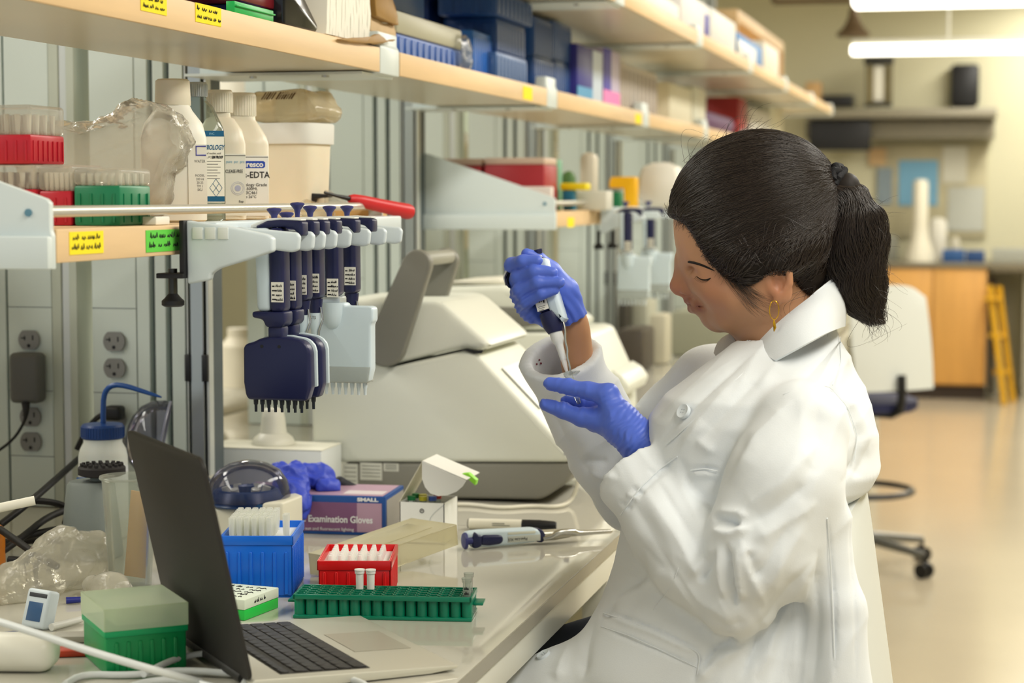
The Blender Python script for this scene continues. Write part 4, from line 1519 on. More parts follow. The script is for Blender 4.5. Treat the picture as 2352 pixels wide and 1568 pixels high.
l.build('lid', CLEAR('lid_milky', (244, 248, 238), .25, .42, (248, 254, 236), .25), t)
MB().bb((.016, .02, h + .0004), (.070, .07, h + .018), .001).build('tip_insert', M('insert_white', (224, 228, 214), .5), t)

# ---- translucent lid lying aslant behind the red box
p = on_bench(712, 1322)
lidm = CLEAR('lid_cream', (244, 241, 224), .4, .42, (246, 242, 220), .18)
t = thing('box_lid', 'empty cream translucent box lid lying aslant behind the red tip box', 'lid', p + Vector((0, 0, .002)), rot=(0, -math.radians(6), math.radians(64)))
l = MB()
w, d, hl = .21, .088, .030
for lo_, hi_ in (((0, -d, 0), (w, -d + .0016, hl)), ((0, -.0016, 0), (w, 0, hl)), ((0, -d, 0), (.0016, 0, hl)), ((w - .0016, -d, 0), (w, 0, hl)), ((0, -d, hl - .0016), (w, 0, hl))):
    l.bb(lo_, hi_, .0005, 1)
l.build('shell', lidm, t)
MB().bb((.03, -d + .02, hl), (w - .03, -.02, hl + .0012), .0005).build('raised_panel', lidm, t)

# ---- freezer box
p = on_bench(562, 1426)
t = thing('freezer_box', 'flat white topped green box with scribbled lid beside the blue tip box', 'box', p, rz=-math.radians(9))
MB().bb((-.09, 0, 0), (0, .084, .013), .001).build('base', M('leaf_green', (36, 190, 72), .45), t)
l = MB().bb((-.0905, -.0005, .0133), (.0005, .0845, .026), .0012).build('lid', M('lid_pale', (214, 224, 206), .5), t)
scribble(MB(), (-.085, .008, .0262), (1, 0, 0), (0, 1, 0), .08, .068, 5, .0007, 9).build('handwriting', ink, l)
scribble(MB(), (.0007, .02, .015), (0, 1, 0), (0, 0, 1), .035, .009, 1, .0005, 10).build('handwriting', ink, l)

# ---- green tube rack
p = on_bench(672, 1421)
rz = math.radians(8.4)
t = thing('tube_rack', 'long green tube rack with rows of open wells', 'rack', p, rz=rz)
gr = M('rack_green', (6, 118, 88), .3, sub=.04, var=.08, vscale=40)
L, d, h = .222, .068, .030
b = MB()
b.bb((0, .002, 0), (L, d - .002, .004), .0006)
b.bb((0, .002, h - .006), (L, .0045, h), .0005).bb((0, d - .0045, h - .006), (L, d - .002, h), .0005).bb((0, .002, h - .006), (.003, d - .002, h), .0005).bb((L - .003, .002, h - .006), (L, d - .002, h), .0005)
nx, ny = 16, 5
for i in range(nx):
    for j in range(ny):
        x, y = (i + .5) * L / nx, .006 + (j + .5) * (d - .012) / ny
        b.lathe([(.0068, .002), (.0068, h), (.0058, h), (.0058, .006), (0, .006)], (x, y, 0), 14)
b.bb((-.010, .02, h * .55), (0, .05, h * .55 + .003), .0008).bb((L, .02, h * .55), (L + .012, .05, h * .55 + .003), .0008)
b.build('rack_body', gr, t)
tubm = CLEAR('tube_plastic', (232, 236, 232), .5, .22, (236, 238, 232), .1)


def tube(parent_rot, base, label, tall=.040, mat=None, written=False):
    t = thing('microtube', label, 'tube', base, rz=parent_rot)
    MB().lathe([(.0015, 0), (.0025, .002), (.0046, .016), (.0050, tall - .004), (.0062, tall - .003), (.0062, tall)], seg=16).build('body', mat or tubm, t)
    MB().lathe([(.0066, tall + .0002), (.0066, tall + .002), (0, tall + .002)], seg=16).build('cap', mat or tubm, t)
    if written:
        scribble(MB(), (-.003, -.0054, tall * .55), (1, 0, 0), (0, 0, 1), .006, .012, 2, .0004, 3).build('handwriting', ink, t)
    return t


mr = Matrix.Rotation(rz, 3, 'Z')
for px, j, lab, wr in ((820, 3, 'white tube standing in the green rack, left of the close pair', False), (846, 3, 'white tube standing in the green rack, right of the close pair', False),
                       (1064, 0, 'clear marked tube at the right end of the green rack, nearer one', True), (1077, 2, 'clear tube at the right end of the green rack, farther one', False)):
    q = at(px, 1365, 'z', BZ + h)
    u = mr.transposed() @ (Vector((q.x, q.y, 0)) - Vector((p.x, p.y, 0)))
    i = max(0, min(nx - 1, int(u.x / L * nx)))
    loc = p + mr @ Vector(((i + .5) * L / nx, .006 + (j + .5) * (d - .012) / ny, .0065))
    tube(rz, loc, lab, .046 if j else .044, tipw if j == 3 else tubm, wr)

# ---- glove box and the glove pulled out of it
p = on_bench(886, 1231)
rz = math.radians(4)
t = thing('glove_box', 'purple and blue cardboard box of examination gloves', 'box', p, rz=rz)
gw, gd, gh = .245, .125, .060
pur = M('box_purple', (128, 84, 122), .4, var=.14, vscale=9)
pur2 = M('box_mauve', (178, 144, 164), .4, var=.08, vscale=9)
bb_ = M('box_blue', (24, 72, 140), .4)
MB().bb((-gw, 0, 0), (0, gd, gh), .001).build('carton', bb_, t)
MB().bb((-gw + .004, -.0006, .005), (-.006, .0, gh - .010)).build('front_print', pur, t)
MB().bb((-.045, -.0009, .005), (-.006, -.0005, gh - .010)).build('front_fade', pur2, t)
MB().bb((-gw + .004, .006, gh), (-.006, gd - .004, gh + .0005)).build('top_print', pur2, t)
MB().bb((-.072, .02, gh + .0005), (-.01, .055, gh + .0008)).build('address_label', M('label_grey', (206, 196, 198), .6), t)
MB().bb((.0, .006, .004), (.0006, gd - .004, gh - .006)).build('side_print', M('side_grey', (150, 146, 140), .5), t)
wt = M('letter_white', (226, 226, 226), .6)
lettering('Nitrile Examination Gloves', .0145, wt, t, (-.020, -.0012, .0235), align='RIGHT', bold=.00035, sx=.88)
lettering('Protect from direct sun and fluorescent lighting', .0070, wt, t, (-.050, -.0012, .0085), align='RIGHT')
lettering('SMALL', .0075, wt, t, (-.012, -.0006, gh - .005), align='RIGHT', bold=.0004, sx=1.5)
mr = Matrix.Rotation(rz, 4, 'Z')
gl_m = M('glove_violet', (56, 76, 190), .5, sub=.05, bump=.4, bscale=160)


def gp(px, py, Y):
    return at(px, py, 'y', Y)[:]


P_ = [gp(640, 1092, 2.92), gp(690, 1090, 2.92), gp(735, 1095, 2.92), gp(770, 1108, 2.92)]
allp = [gp(620, 1075, 2.86), gp(800, 1185, 2.80)]
s = SDF(np.min(P_ + allp, 0) - .05, np.max(P_ + allp, 0) + .05, .0022)
s.add(s.chain([gp(636, 1082, 2.93), gp(672, 1090, 2.92), gp(706, 1096, 2.91), (*gp(740, 1100, 2.91),), (*gp(770, 1108, 2.905),)], [.010, .016, .019, .017, .006], .01), 0)
s.add(s.cap(gp(722, 1092, 2.93), gp(746, 1078, 2.93), .012, .008), .012)
s.add(s.cap(gp(678, 1095, 2.86), gp(688, 1160, 2.825), .018, .011), .014)
s.add(s.cap(gp(688, 1160, 2.825), gp(692, 1182, 2.825), .011, .005), .008)
s.add(s.cap(gp(654, 1088, 2.88), gp(650, 1110, 2.85), .016, .012), .014)
s.add(s.cap(gp(735, 1118, 2.88), gp(768, 1118, 2.89), .008, .007), .010)
V, F = s.mesh()
V = relax(V, F, 2)
N = vnormals(V, F)
V = V + N * (.0048 * (1 - 2 * np.abs(vnoise(V, 110, 4))) + .0022 * (1 - 2 * np.abs(vnoise(V, 240, 5))))[:, None]
inside = (V[:, 1] > 2.833) & (V[:, 2] < BZ + gh + .001)
V[inside, 2] = BZ + gh + .001
o = nmesh('glove', V, F, gl_m, loc=tuple(at(700, 1110, 'y', 2.88)))
tag(o, 'crumpled dark blue glove lying over the glove box', 'glove')
q = gp(772, 1104, 2.93)
V, F = bag_sdf([(q[0], q[1] + .02, q[2] - .004), (q[0] + .018, q[1] + .022, q[2] - .012)], [.012, .008], 17, .004, .002)
V[:, 2] = np.maximum(V[:, 2], BZ + gh + .001)
o = nmesh('wad', V, F, M('dark_wad', (34, 36, 44), .6), loc=q)
tag(o, 'small dark crumpled wad behind the blue glove', 'wad')

# ---- white carton with the green 8
Y = 3.09
a, b = at(472, 1027, 'y', Y), at(738, 1027, 'y', Y)
t = thing('carton', 'white carton marked with a green 8 behind the round centrifuge', 'box', (b.x, Y, BZ0))
w, h, d = b.x - a.x, a.z - BZ0, .105
MB().bb((-w, 0, 0), (0, d, h), .0012).build('body', M('carton_white', (224, 228, 226), .6), t)
MB().bb((-w - .0008, -.0008, h), (.0008, d / 2 - .0006, h + .0012)).build('flap', M('carton_top', (234, 232, 216), .6), t)
MB().bb((-w - .0008, d / 2 + .0006, h), (.0008, d, h + .0012)).build('flap', M('carton_top', (234, 232, 216), .6), t)
e8 = at(599, 1072, 'y', Y)
lettering('8', .017, M('green_pen', (70, 140, 60), .7), t, (e8.x - b.x, -.0009, e8.z - BZ0))
p = at(628, 1003, 'y', Y + .06)
k = 1 / ppm(p)
o = MB().lathe([(50 * k, 0), (50 * k, 4 * k), (44 * k, 16 * k), (31 * k, 26 * k), (27 * k, 60 * k), (24 * k, 78 * k), (20 * k, 82 * k), (0, 82 * k)]).build('funnel', M('cream_white', (226, 224, 210), .4), loc=(p.x, Y + .06, BZ0 + h + .0016))
tag(o, 'white flared funnel standing on the white carton', 'funnel')

# ---- small white box with open lid and vials
a, b = on_bench(918, 1246), on_bench(1021, 1250)
Y = (a.y + b.y) / 2
w = b.x - a.x
h = at(918, 1152, 'y', Y).z - BZ0
t = thing('reagent_box', 'small white card box standing open with a rounded lid flap', 'box', (a.x, Y, BZ0))
cw = M('card_white', (236, 236, 230), .55)
c_in = M('card_grey', (188, 186, 172), .7)
b_ = MB()
d = .075
th = .0012
b_.bb((0, 0, 0), (w, th, h)).bb((0, d - th, 0), (w, d, h)).bb((0, 0, 0), (th, d, h)).bb((w - th, 0, 0), (w, d, h)).bb((0, 0, 0), (w, d, th))
b_.build('carton', cw, t)
MB().bb((th, th, h - .012), (w - th, d - th, h - .010)).build('vial_tray', M('tray_grey', (140, 138, 130), .6), t)
L_ = lambda px, py: (at(px, py, 'y', Y).x - a.x, at(px, py, 'y', Y).z - BZ0)
P0, P1, P2 = (0, h), L_(971, 1059), L_(1072, 1102)


def slab(p, q, th_):
    n = Vector((-(q[1] - p[1]), q[0] - p[0])).normalized() * th_
    return [p, q, (q[0] + n.x, q[1] + n.y), (p[0] + n.x, p[1] + n.y)]


MB().prism(slab(P0, P1, th), 'y', 0, d).build('lid_side', M('card_speck', (216, 212, 190), .6, var=.1, vscale=200), t)
MB().prism(slab(P1, P2, th), 'y', -.002, d).build('lid_top', cw, t)
flap = [P1] + [L_(x, y) for x, y in ((1072, 1103), (1064, 1116), (1050, 1128), (1030, 1136), (1008, 1138), (990, 1132), (978, 1118), (971, 1098))]
MB().prism(flap, 'y', -.004, -.0028).build('lid_flap', cw, t)
g0, g1 = L_(1052, 1092), L_(1086, 1110)
MB().prism([(g0[0], g0[1]), (g0[0] + .01, g0[1] + .001), (g1[0], g1[1] + .002), (g1[0] - .002, g1[1] - .006), (g0[0] + .008, g0[1] - .006)], 'y', .02, .034, .0006).build('green_tab', M('lime', (150, 226, 60), .5), t)
for i, (x, y, c) in enumerate(((.012, .022, (40, 140, 80)), (.030, .022, (206, 196, 50)), (.024, .042, (206, 196, 50)), (.046, .046, (176, 46, 40)), (.044, .026, (60, 90, 170)), (.012, .046, (40, 140, 80)))):
    v = thing('vial', ['green capped vial in the small white box, nearer one', 'yellow capped vial in the white box, nearer one', 'yellow capped vial in the white box, farther one', 'red capped vial in the small white box', 'blue capped vial in the small white box', 'green capped vial in the white box, farther one'][i], 'vial', (a.x + x, Y + y, BZ0 + h - .0095))
    MB().lathe([(.0052, 0), (.0052, .009)], seg=14).build('body', clearp, v)
    MB().lathe([(.0062, .0092), (.0062, .0155), (0, .0155)], seg=16).build('cap', M('vialcap%d' % (sum(c)), c, .4), v)
pr = MB()
pr.tube([(w * .5 + .003 * math.cos(i * .7), -.0004, h * .80 + .003 * math.sin(i * .7)) for i in range(10)], .0006, 5)
pr.bb((w * .5 - .0006, -.0006, h * .79), (w * .5 + .0006, 0, h * .82))
for i in range(10):
    a_ = i * PI / 5
    pr.tube([(w * .5 + .003 * math.cos(a_), -.0004, h * .42 + .003 * math.sin(a_)), (w * .5 + .007 * math.cos(a_), -.0004, h * .42 + .007 * math.sin(a_))], .0003, 4)
pr.tube([(w * .5 + .0022 * math.cos(i * .7), -.0004, h * .42 + .0022 * math.sin(i * .7)) for i in range(10)], .0003, 4)
pr.build('print', ink, t)
cp = [(w - .026 * math.cos(i * .17), -.0004, h * .99 - .0006 - (h * .94) * (i / 9)) for i in range(10)]
MB().tube([(w - .024 * math.sin(PI * i / 9), -.0003, h * (.97 - .94 * i / 9)) for i in range(10)], .00035, 4).build('tab_cut', M('cut_grey', (170, 176, 176), .7), t)

# ---- thermal cyclers
mach = M('machine_white', (222, 224, 212), .42)
mgrey = M('machine_grey', (128, 126, 116), .5)
hgrey = M('handle_grey', (122, 121, 112), .5)
Y = 3.2
o0 = at(1000, 1148, 'y', Y)


def prf(pts, Y, o):
    return [(at(x, y, 'y', Y).x - o.x, max(0, at(x, y, 'y', Y).z - BZ0)) for x, y in pts]


t = thing('thermal_cycler', 'white and grey lab machine with a raised grey lid handle', 'machine', (o0.x, Y, BZ0))
D = .30
MB().prism(prf([(786, 1064), (1316, 1064), (1322, 1074), (1300, 1110), (1252, 1142), (1236, 1148), (800, 1148), (790, 1140)], Y, o0), 'y', .004, D - .004, .006, 3).build('base', mgrey, t)
MB().prism(prf([(716, 1062), (714, 850), (724, 838), (850, 836), (890, 846), (930, 836), (1068, 806), (1088, 809), (1104, 820), (1280, 1006), (1312, 1048), (1308, 1062)], Y, o0), 'y', 0, D, .009, 3).build('body', mach, t)
MB().prism(prf([(738, 834), (738, 704), (752, 690), (1000, 690), (1020, 698), (1116, 782), (1124, 795), (1112, 804), (1090, 806), (1070, 800), (1040, 803), (930, 830), (890, 840), (850, 830)], Y, o0), 'y', .006, D - .006, .010, 3).build('lid', mach, t)
MB().prism(prf([(1052, 806), (1072, 800), (1092, 804), (1112, 803), (1106, 812), (1088, 812), (1068, 806)], Y, o0), 'y', -.0008, .004, .0005).build('latch_gap', dark, t)
pa, pb = prf([(1120, 830), (1270, 988)], Y, o0)
n = Vector((-(pb[1] - pa[1]), 0, pb[0] - pa[0])).normalized()
if n.x < 0:
    n = -n


def on_slope(u, v, off):
    q = Vector((pa[0] + (pb[0] - pa[0]) * u, .02 + v * (D - .04), pa[1] + (pb[1] - pa[1]) * u))
    return q + n * off


scr = MB()
c8 = [on_slope(u, v, o_) for o_ in (-.001, .0006) for u, v in ((.12, .1), (.12, .9), (.72, .9), (.72, .1))]
scr.add(c8, [(0, 1, 2, 3), (7, 6, 5, 4), (0, 4, 5, 1), (1, 5, 6, 2), (2, 6, 7, 3), (3, 7, 4, 0)])
scr.build('control_panel', M('panel_pale', (238, 240, 236), .3), t)
for u, v in ((.80, .25), (.80, .5), (.80, .75), (.2, .95)):
    q = on_slope(u, v, .001)
    MB().cyl(q, q + n * .003, .006, seg=14).build('button', M('button_grey', (190, 192, 190), .4), t)
lb = prf([(786, 1114), (820, 1066), (826, 1102), (876, 1064), (880, 1082), (914, 1065), (1296, 1044), (1308, 1030)], Y, o0)
for i in range(3):
    q0, q1 = lb[2 * i], lb[2 * i + 1]
    lo = MB().bb((q0[0], .0032, q0[1]), (q1[0], .0042, q1[1])).build('label', M('label_pale', (206, 206, 194), .6), t)
    s_ = MB()
    for j in range(4):
        z_ = q0[1] + (q1[1] - q0[1]) * (.2 + .2 * j)
        s_.bb((q0[0] + .003, .0029, z_), (q1[0] - .003, .0032, z_ + .0012))
    s_.build('print', M('print_grey', (120, 120, 112), .7), lo)
MB().bb((lb[6][0], -.0006, lb[6][1]), (lb[7][0], .0, lb[7][1]), .0002).build('logo', M('logo_navy', (60, 70, 110), .5), t)


def arm(y0, y1, pts, rad):
    m = []
    P2 = prf(pts, Y, o0)
    out = []
    # outline of a tapered capsule
    (ax_, az_), (bx_, bz_) = P2
    dx, dz = bx_ - ax_, bz_ - az_
    a0 = math.atan2(dz, dx)
    for i in range(11):
        a_ = a0 + PI / 2 + PI * i / 10
        out.append((ax_ + rad[0] * math.cos(a_), az_ + rad[0] * math.sin(a_)))
    for i in range(11):
        a_ = a0 - PI / 2 + PI * i / 10
        out.append((bx_ + rad[1] * math.cos(a_), bz_ + rad[1] * math.sin(a_)))
    return MB().prism(out, 'y', y0, y1, .004, 3)


k = 1 / 1345
h_ = arm(-.026, -.004, [(894, 794), (966, 606)], (46 * k, 34 * k)).build('handle', hgrey, t)
arm(.150, .170, [(894, 794), (966, 606)], (44 * k, 32 * k)).build('far_arm', hgrey, h_)
q = prf([(970, 600), (958, 584), (990, 588), (984, 616)], Y, o0)
MB().prism(prf([(944, 606), (956, 586), (972, 576), (988, 582), (994, 598), (986, 614), (972, 600), (960, 604)], Y, o0), 'y', -.010, .165, .006, 3).build('crossbar', M('handle_pale', (150, 150, 138), .5), h_)

Y = 3.95
o0 = at(1000, 1040, 'y', Y)
t = thing('thermal_cycler', 'second white lab machine, blurred, behind the raised gloved hand', 'machine', (o0.x, Y, BZ0))
D = .32
zb = at(1000, 1048, 'y', Y).z
MB().prism([(x, max(z, .0)) for x, z in prf([(985, 1050), (985, 770), (1000, 764), (1330, 764), (1345, 772), (1398, 890), (1404, 1050)], Y, o0)], 'y', 0, D, .008, 3).build('body', mach, t)
MB().prism(prf([(1000, 760), (1004, 672), (1016, 660), (1150, 656), (1180, 664), (1300, 748), (1296, 760)], Y, o0), 'y', .01, D - .01, .012, 3).build('lid', mach, t)
MB().prism(prf([(1070, 752), (1080, 716), (1100, 704), (1214, 706), (1256, 734), (1250, 744), (1200, 752)], Y, o0), 'y', .006, .012, .002).build('grip_recess', hgrey, t)
MB().prism(prf([(1014, 656), (1020, 648), (1120, 642), (1140, 645), (1136, 656)], Y, o0), 'y', .05, D - .06, .005).build('top_pad', M('machine_pale', (232, 228, 212), .5), t)
MB().prism(prf([(1120, 820), (1368, 820), (1368, 826), (1120, 826)], Y, o0), 'y', -.001, .004).build('slot', dark, t)
MB().prism(prf([(1398, 850), (1424, 866), (1440, 890), (1430, 912), (1398, 920)], Y, o0), 'y', .03, D - .05, .006, 3).build('front_bulge', mach, t)
a_, b_ = prf([(1352, 800), (1362, 822)], Y, o0)
MB().prism(prf([(1352, 812), (1358, 806), (1366, 824), (1360, 830)], Y, o0), 'y', -.002, .001).build('logo', M('logo_navy', (60, 70, 110), .5), t)

# white cord in front of the nearer machine
cm = M('cord_white', (226, 222, 206), .4)
pts = [at(1330, 1075, 'y', 3.19), at(1328, 1110, 'y', 3.19), on_bench(1314, 1158, .006), on_bench(1282, 1170, .0035), on_bench(1220, 1166, .0035), on_bench(1150, 1172, .0035), on_bench(1085, 1163, .0035), on_bench(1030, 1163, .0035), on_bench(985, 1172, .0035)]
o = MB().tube(pts, .0034, 10, smooth=2).build('cord', cm)
tag(o, 'white cord snaking on the bench in front of the nearer lab machine', 'cord')

# ---- marker and lying pipette
a, b = on_bench(1076, 1215), on_bench(1278, 1220)
dirn = (b - a).normalized()
t = thing('marker_pen', 'white marker pen with black cap lying on the bench', 'pen', a + Vector((0, 0, .0086)), rz=math.atan2(dirn.y, dirn.x))
Lm = (b - a).length
RX90 = Matrix.Rotation(PI / 2, 4, 'Y')
MB().lathe([(.0068, 0), (.0084, .002), (.0084, Lm * .61), (.0078, Lm * .61)], rot=RX90, seg=22).build('barrel', M('pen_white', (232, 228, 212), .3), t)
MB().lathe([(.0086, Lm * .61), (.0086, Lm * .80), (.0070, Lm * .97), (.0055, Lm)], rot=RX90, seg=22).build('cap', dark, t)
MB().lathe([(.0072, -.001), (.0074, .0), (.0070, .0008)], rot=RX90, seg=22).build('end_plug', M('plug_grey', (90, 88, 78), .5), t)
MB().bb((Lm * .70, -.0105, -.004), (Lm * .98, -.0075, -.001), .0006).build('clip', dark, t)
mp_ = MB()
for j_ in range(2):
    mp_.bb((Lm * .28, -.0087, -.001 + .003 * j_), (Lm * (.48 - .06 * j_), -.0080, .0002 + .003 * j_))
mp_.build('print', M('print_grey', (120, 120, 112), .7), t)

a, b = on_bench(1066, 1262), on_bench(1432, 1238)
dirn = (b - a).normalized()
t = thing('pipette', 'white and navy pipette lying on the bench with its tip at the edge', 'pipette', a + Vector((0, 0, .0008)), rz=math.atan2(dirn.y, dirn.x))
s = 1 / 1548.0   # photo pixels to metres here


def q3(pts):
    return [(x * s, z * s) for x, z in pts]


pw_ = M('pip_white', (206, 222, 230), .35)
# side outline: x from the plunger end, z above the bench, in photo pixels
MB().prism(q3([(-2, 14), (0, 30), (10, 38), (40, 40), (100, 39), (172, 38), (186, 32), (188, 18), (178, 6), (120, 2), (60, 1), (22, 4)]), 'y', -.004, .018, .005, 3).build('body', pw_, t)
MB().prism(q3([(36, 8), (40, 31), (84, 29), (92, 24), (93, 14), (86, 7), (60, 5)]), 'y', -.0075, .010, .004, 3).build('grip', navy, t)
MB().prism(q3([(18, 2), (16, 20), (20, 36), (26, 39), (30, 32), (40, 30), (40, 6), (28, 1)]), 'y', -.008, .012, .003, 3).build('hook', navy, t)
MB().lathe([(.0042, -.001), (.0055, .0035), (.0055, .011), (.0125, .012), (.0125, .0145), (.0110, .016), (0, .0165)], (22 * s, -.002, 19 * s), 22, Matrix.Rotation(-PI / 2, 4, 'Y')).build('plunger', M('plunger_blue', (52, 56, 118), .4), t)
MB().bb((104 * s, -.0048, 9 * s), (184 * s, -.0039, 24 * s), .0004).build('name_plate', M('plate_grey', (196, 200, 190), .4), t)
lettering('Pipet-Lite XLS', 9 * s, ink, t, (128 * s, -.0050, 16 * s), rot=(PI / 2, PI, 0), sx=.9)
MB().bb((104 * s, -.0045, 27 * s), (172 * s, -.0039, 33 * s), .0004).build('scale_strip', M('plate_pale', (220, 222, 206), .4), t)
MB().prism(q3([(176, 6), (178, 37), (192, 33), (200, 22), (198, 8), (190, 2)]), 'y', -.002, .016, .003, 2).build('collar', navy, t)
MB().lathe([(.0085, 190 * s), (.0085, 228 * s), (.0060, 262 * s), (.0048, 266 * s), (.0030, 366 * s), (.002, 372 * s)], (0, .007, 18 * s), 18, RX90).build('tip_cone', M('cone_grey', (196, 192, 176), .2, metal=.5), t)
MB().tube([(192 * s, -.003, 12 * s), (212 * s, -.005, 16 * s), (226 * s, -.004, 26 * s), (268 * s, -.002, 25 * s), (276 * s, .0, 20 * s), (300 * s, .001, 19 * s), (366 * s, .003, 18 * s)], [.0028, .0034, .0046, .0046, .004, .0034, .003], 10, smooth=1).build('ejector_arm', steel, t)

# ---- mini centrifuges
dome = CLEAR('dome_smoke', (206, 206, 218), .9, .05, (190, 190, 206), .05)
cream = M('centrifuge_cream', (216, 212, 192), .4)
rblue = M('rotor_blue', (26, 62, 112), .3)


def centrifuge(label, loc, rz, opened):
    t = thing('mini_centrifuge', label, 'centrifuge', loc, rz=rz)
    MB().prism([(-.055, -.045), (.05, -.045), (.066, -.025), (.068, .03), (.055, .05), (-.055, .05)], 'z', 0, .062, .006, 3).build('base', cream, t)
    MB().prism([(.045, -.055), (.075, -.048), (.078, .03), (.06, .05), (.05, .03), (.058, -.02)], 'z', .0, .074, .004, 3).build('back_wing', cream, t)
    MB().lathe([(.056, .0625), (.058, .065), (.048, .084), (.043, .086), (.040, .080), (.012, .078), (.012, .090), (0, .092)], seg=40).build('rotor', rblue, t)
    for i in range(6):
        a_ = i * PI / 3 + .3
        MB().cyl((.028 * math.cos(a_), .028 * math.sin(a_), .079), (.031 * math.cos(a_), .031 * math.sin(a_), .0885), .0062, seg=14).build('tube_slot', M('slot_cream', (200, 200, 180), .4), t)
    for x, z in ((.040, .064), (.058, .03)):
        MB().cyl((x, -.052, z), (x, -.040, z), .007, seg=14).build('button', M('button_blue', (20, 66, 110), .35), t)
    pr = [(.062, 0), (.0625, .010), (.058, .028), (.046, .044), (.028, .054), (.010, .058), (0, .0585)]
    if opened:
        m_ = Matrix.Translation((-.03, .02, .075)) @ Matrix.Rotation(math.radians(-78), 4, 'Y') @ Matrix.Translation((.06, 0, 0))
        d = MB().lathe(pr, seg=40)
        d.xf(m_)
        d.build('dome', dome, t)
        MB().tube([m_ @ Vector((.062 * math.cos(a_ * PI / 12), .062 * math.sin(a_ * PI / 12), 0)) for a_ in range(25)], .002, 8).build('dome_rim', M('rim_smoke', (120, 122, 140), .3), t)
    else:
        MB().lathe(pr, (.004, 0, .0695), 40).build('dome', dome, t)
    return t


p = at(566, 1160, 'y', 2.72)
centrifuge('round mini centrifuge with smoky dome and blue rotor between laptop and glove', (p.x, 2.72, BZ0), 0, False)
p = at(398, 1030, 'y', 2.86)
centrifuge('mini centrifuge with its clear lid tipped open, half hidden behind the laptop lid', (p.x, 2.86, BZ0), .35, True)

# ---- wash bottle, vortex mixer, cup
p = at(236, 1000, 'y', 2.74)
k = 1 / ppm(p)
t = thing('wash_bottle', 'white wash bottle with blue cap and bent blue spout', 'bottle', (p.x, 2.74, BZ0))
zc = at(236, 1006, 'y', 2.74).z - BZ0
hd = M('wash_white', (222, 226, 220), .4, sub=.1)
MB().lathe([(52 * k, 0), (56 * k, .004), (56 * k, zc - 42 * k), (52 * k, zc - 24 * k), (44 * k, zc - 10 * k), (44 * k, zc)], seg=36).build('body', hd, t)
MB().bb((-56.5 * k, -.012, .03), (-30 * k, -56.5 * k, .075)).build('print', M('wash_print', (60, 110, 180), .6), t) if False else None
lb = MB().lathe([(56.4 * k, .028), (56.4 * k, zc - 62 * k)], seg=36).build('label', M('wash_label', (226, 230, 232), .5), t)
wp = MB()
for j_, w_ in ((0, .024), (1, .032)):
    wp.bb((-.026, -57.0 * k, zc - (88 + 12 * j_) * k), (-.026 + w_, -56.0 * k, zc - (84 + 12 * j_) * k))
wp.build('print', M('wash_print', (50, 110, 190), .6), lb)
c = MB().lathe([(47 * k, zc + .0004), (49 * k, zc + .002), (49 * k, zc + 28 * k), (45 * k, zc + 33 * k), (6 * k, zc + 35 * k)], seg=36)
for i in range(44):
    a_ = 2 * PI * i / 44
    c.cyl((49 * k * math.cos(a_), 49 * k * math.sin(a_), zc + .003), (49 * k * math.cos(a_), 49 * k * math.sin(a_), zc + 27 * k), .0008, seg=5)
bcap = M('cap_blue', (20, 60, 124), .38)
c.build('cap', bcap, t)
sp = [(at(x, y, 'y', 2.74).x - p.x, 0, at(x, y, 'y', 2.74).z - BZ0) for x, y in ((237, 976), (237, 940), (238, 912), (245, 893), (262, 883), (290, 886), (330, 899), (371, 912))]
MB().tube(sp, [.0042, .0042, .0042, .0042, .0042, .0040, .0034, .0012], 14, smooth=1).build('spout', M('spout_blue', (24, 72, 140), .35), t)

p = at(210, 1200, 'y', 2.58)
t = thing('vortex_mixer', 'grey conical vortex mixer with a black studded rubber head', 'mixer', (p.x, 2.58, BZ0))
k = 1 / ppm(p)
zt = at(210, 1102, 'y', 2.58).z - BZ0
vg = M('vortex_grey', (132, 140, 136), .5)
MB().lathe([(64 * k, 0), (66 * k, .004), (50 * k, zt - .006), (44 * k, zt - .001), (0, zt)], sq=3, seg=44).build('body', vg, t)
MB().lathe([(20 * k, zt), (16 * k, zt + 8 * k), (30 * k, zt + 12 * k)], (18 * k, 0, 0)).build('neck', vg, t)
rb_ = MB().lathe([(44 * k, zt + 11 * k), (54 * k, zt + 15 * k), (54 * k, zt + 30 * k), (50 * k, zt + 34 * k), (0, zt + 34 * k)], (28 * k, 0, 0), 36)
hdo = rb_.build('rubber_head', M('rubber_black', (34, 30, 30), .7), t)
st = MB()
for ring, n_ in ((14, 6), (30, 12), (45, 18)):
    for i in range(n_):
        a_ = 2 * PI * i / n_
        st.cyl((28 * k + ring * k * math.cos(a_), ring * k * math.sin(a_), zt + 33 * k), (28 * k + ring * k * math.cos(a_), ring * k * math.sin(a_), zt + 40 * k), 4.4 * k, seg=8)
st.build('studs', M('rubber_black', (34, 30, 30), .7), hdo)

p = on_bench(300, 1348)
t = thing('measuring_beaker', 'tall cloudy plastic beaker with an orange card inside', 'beaker', p)
k = 1 / ppm(p)
zt = at(300, 1092, 'y', p.y).z - BZ0
MB().lathe([(47 * k, .001), (48 * k, .003), (62 * k, zt - .006), (68 * k, zt - .003), (67 * k, zt), (60 * k, zt - .004), (46 * k, .006), (0, .005)], seg=36).build('wall', CLEAR('beaker_plastic', (240, 242, 238), .6, .17, (236, 240, 230), .15), t)
MB().box((.014, -.004, .072), (.030, .002, .115), 0, Matrix.Rotation(.10, 4, 'Y')).build('card', M('card_orange', (224, 166, 96), .7), t)

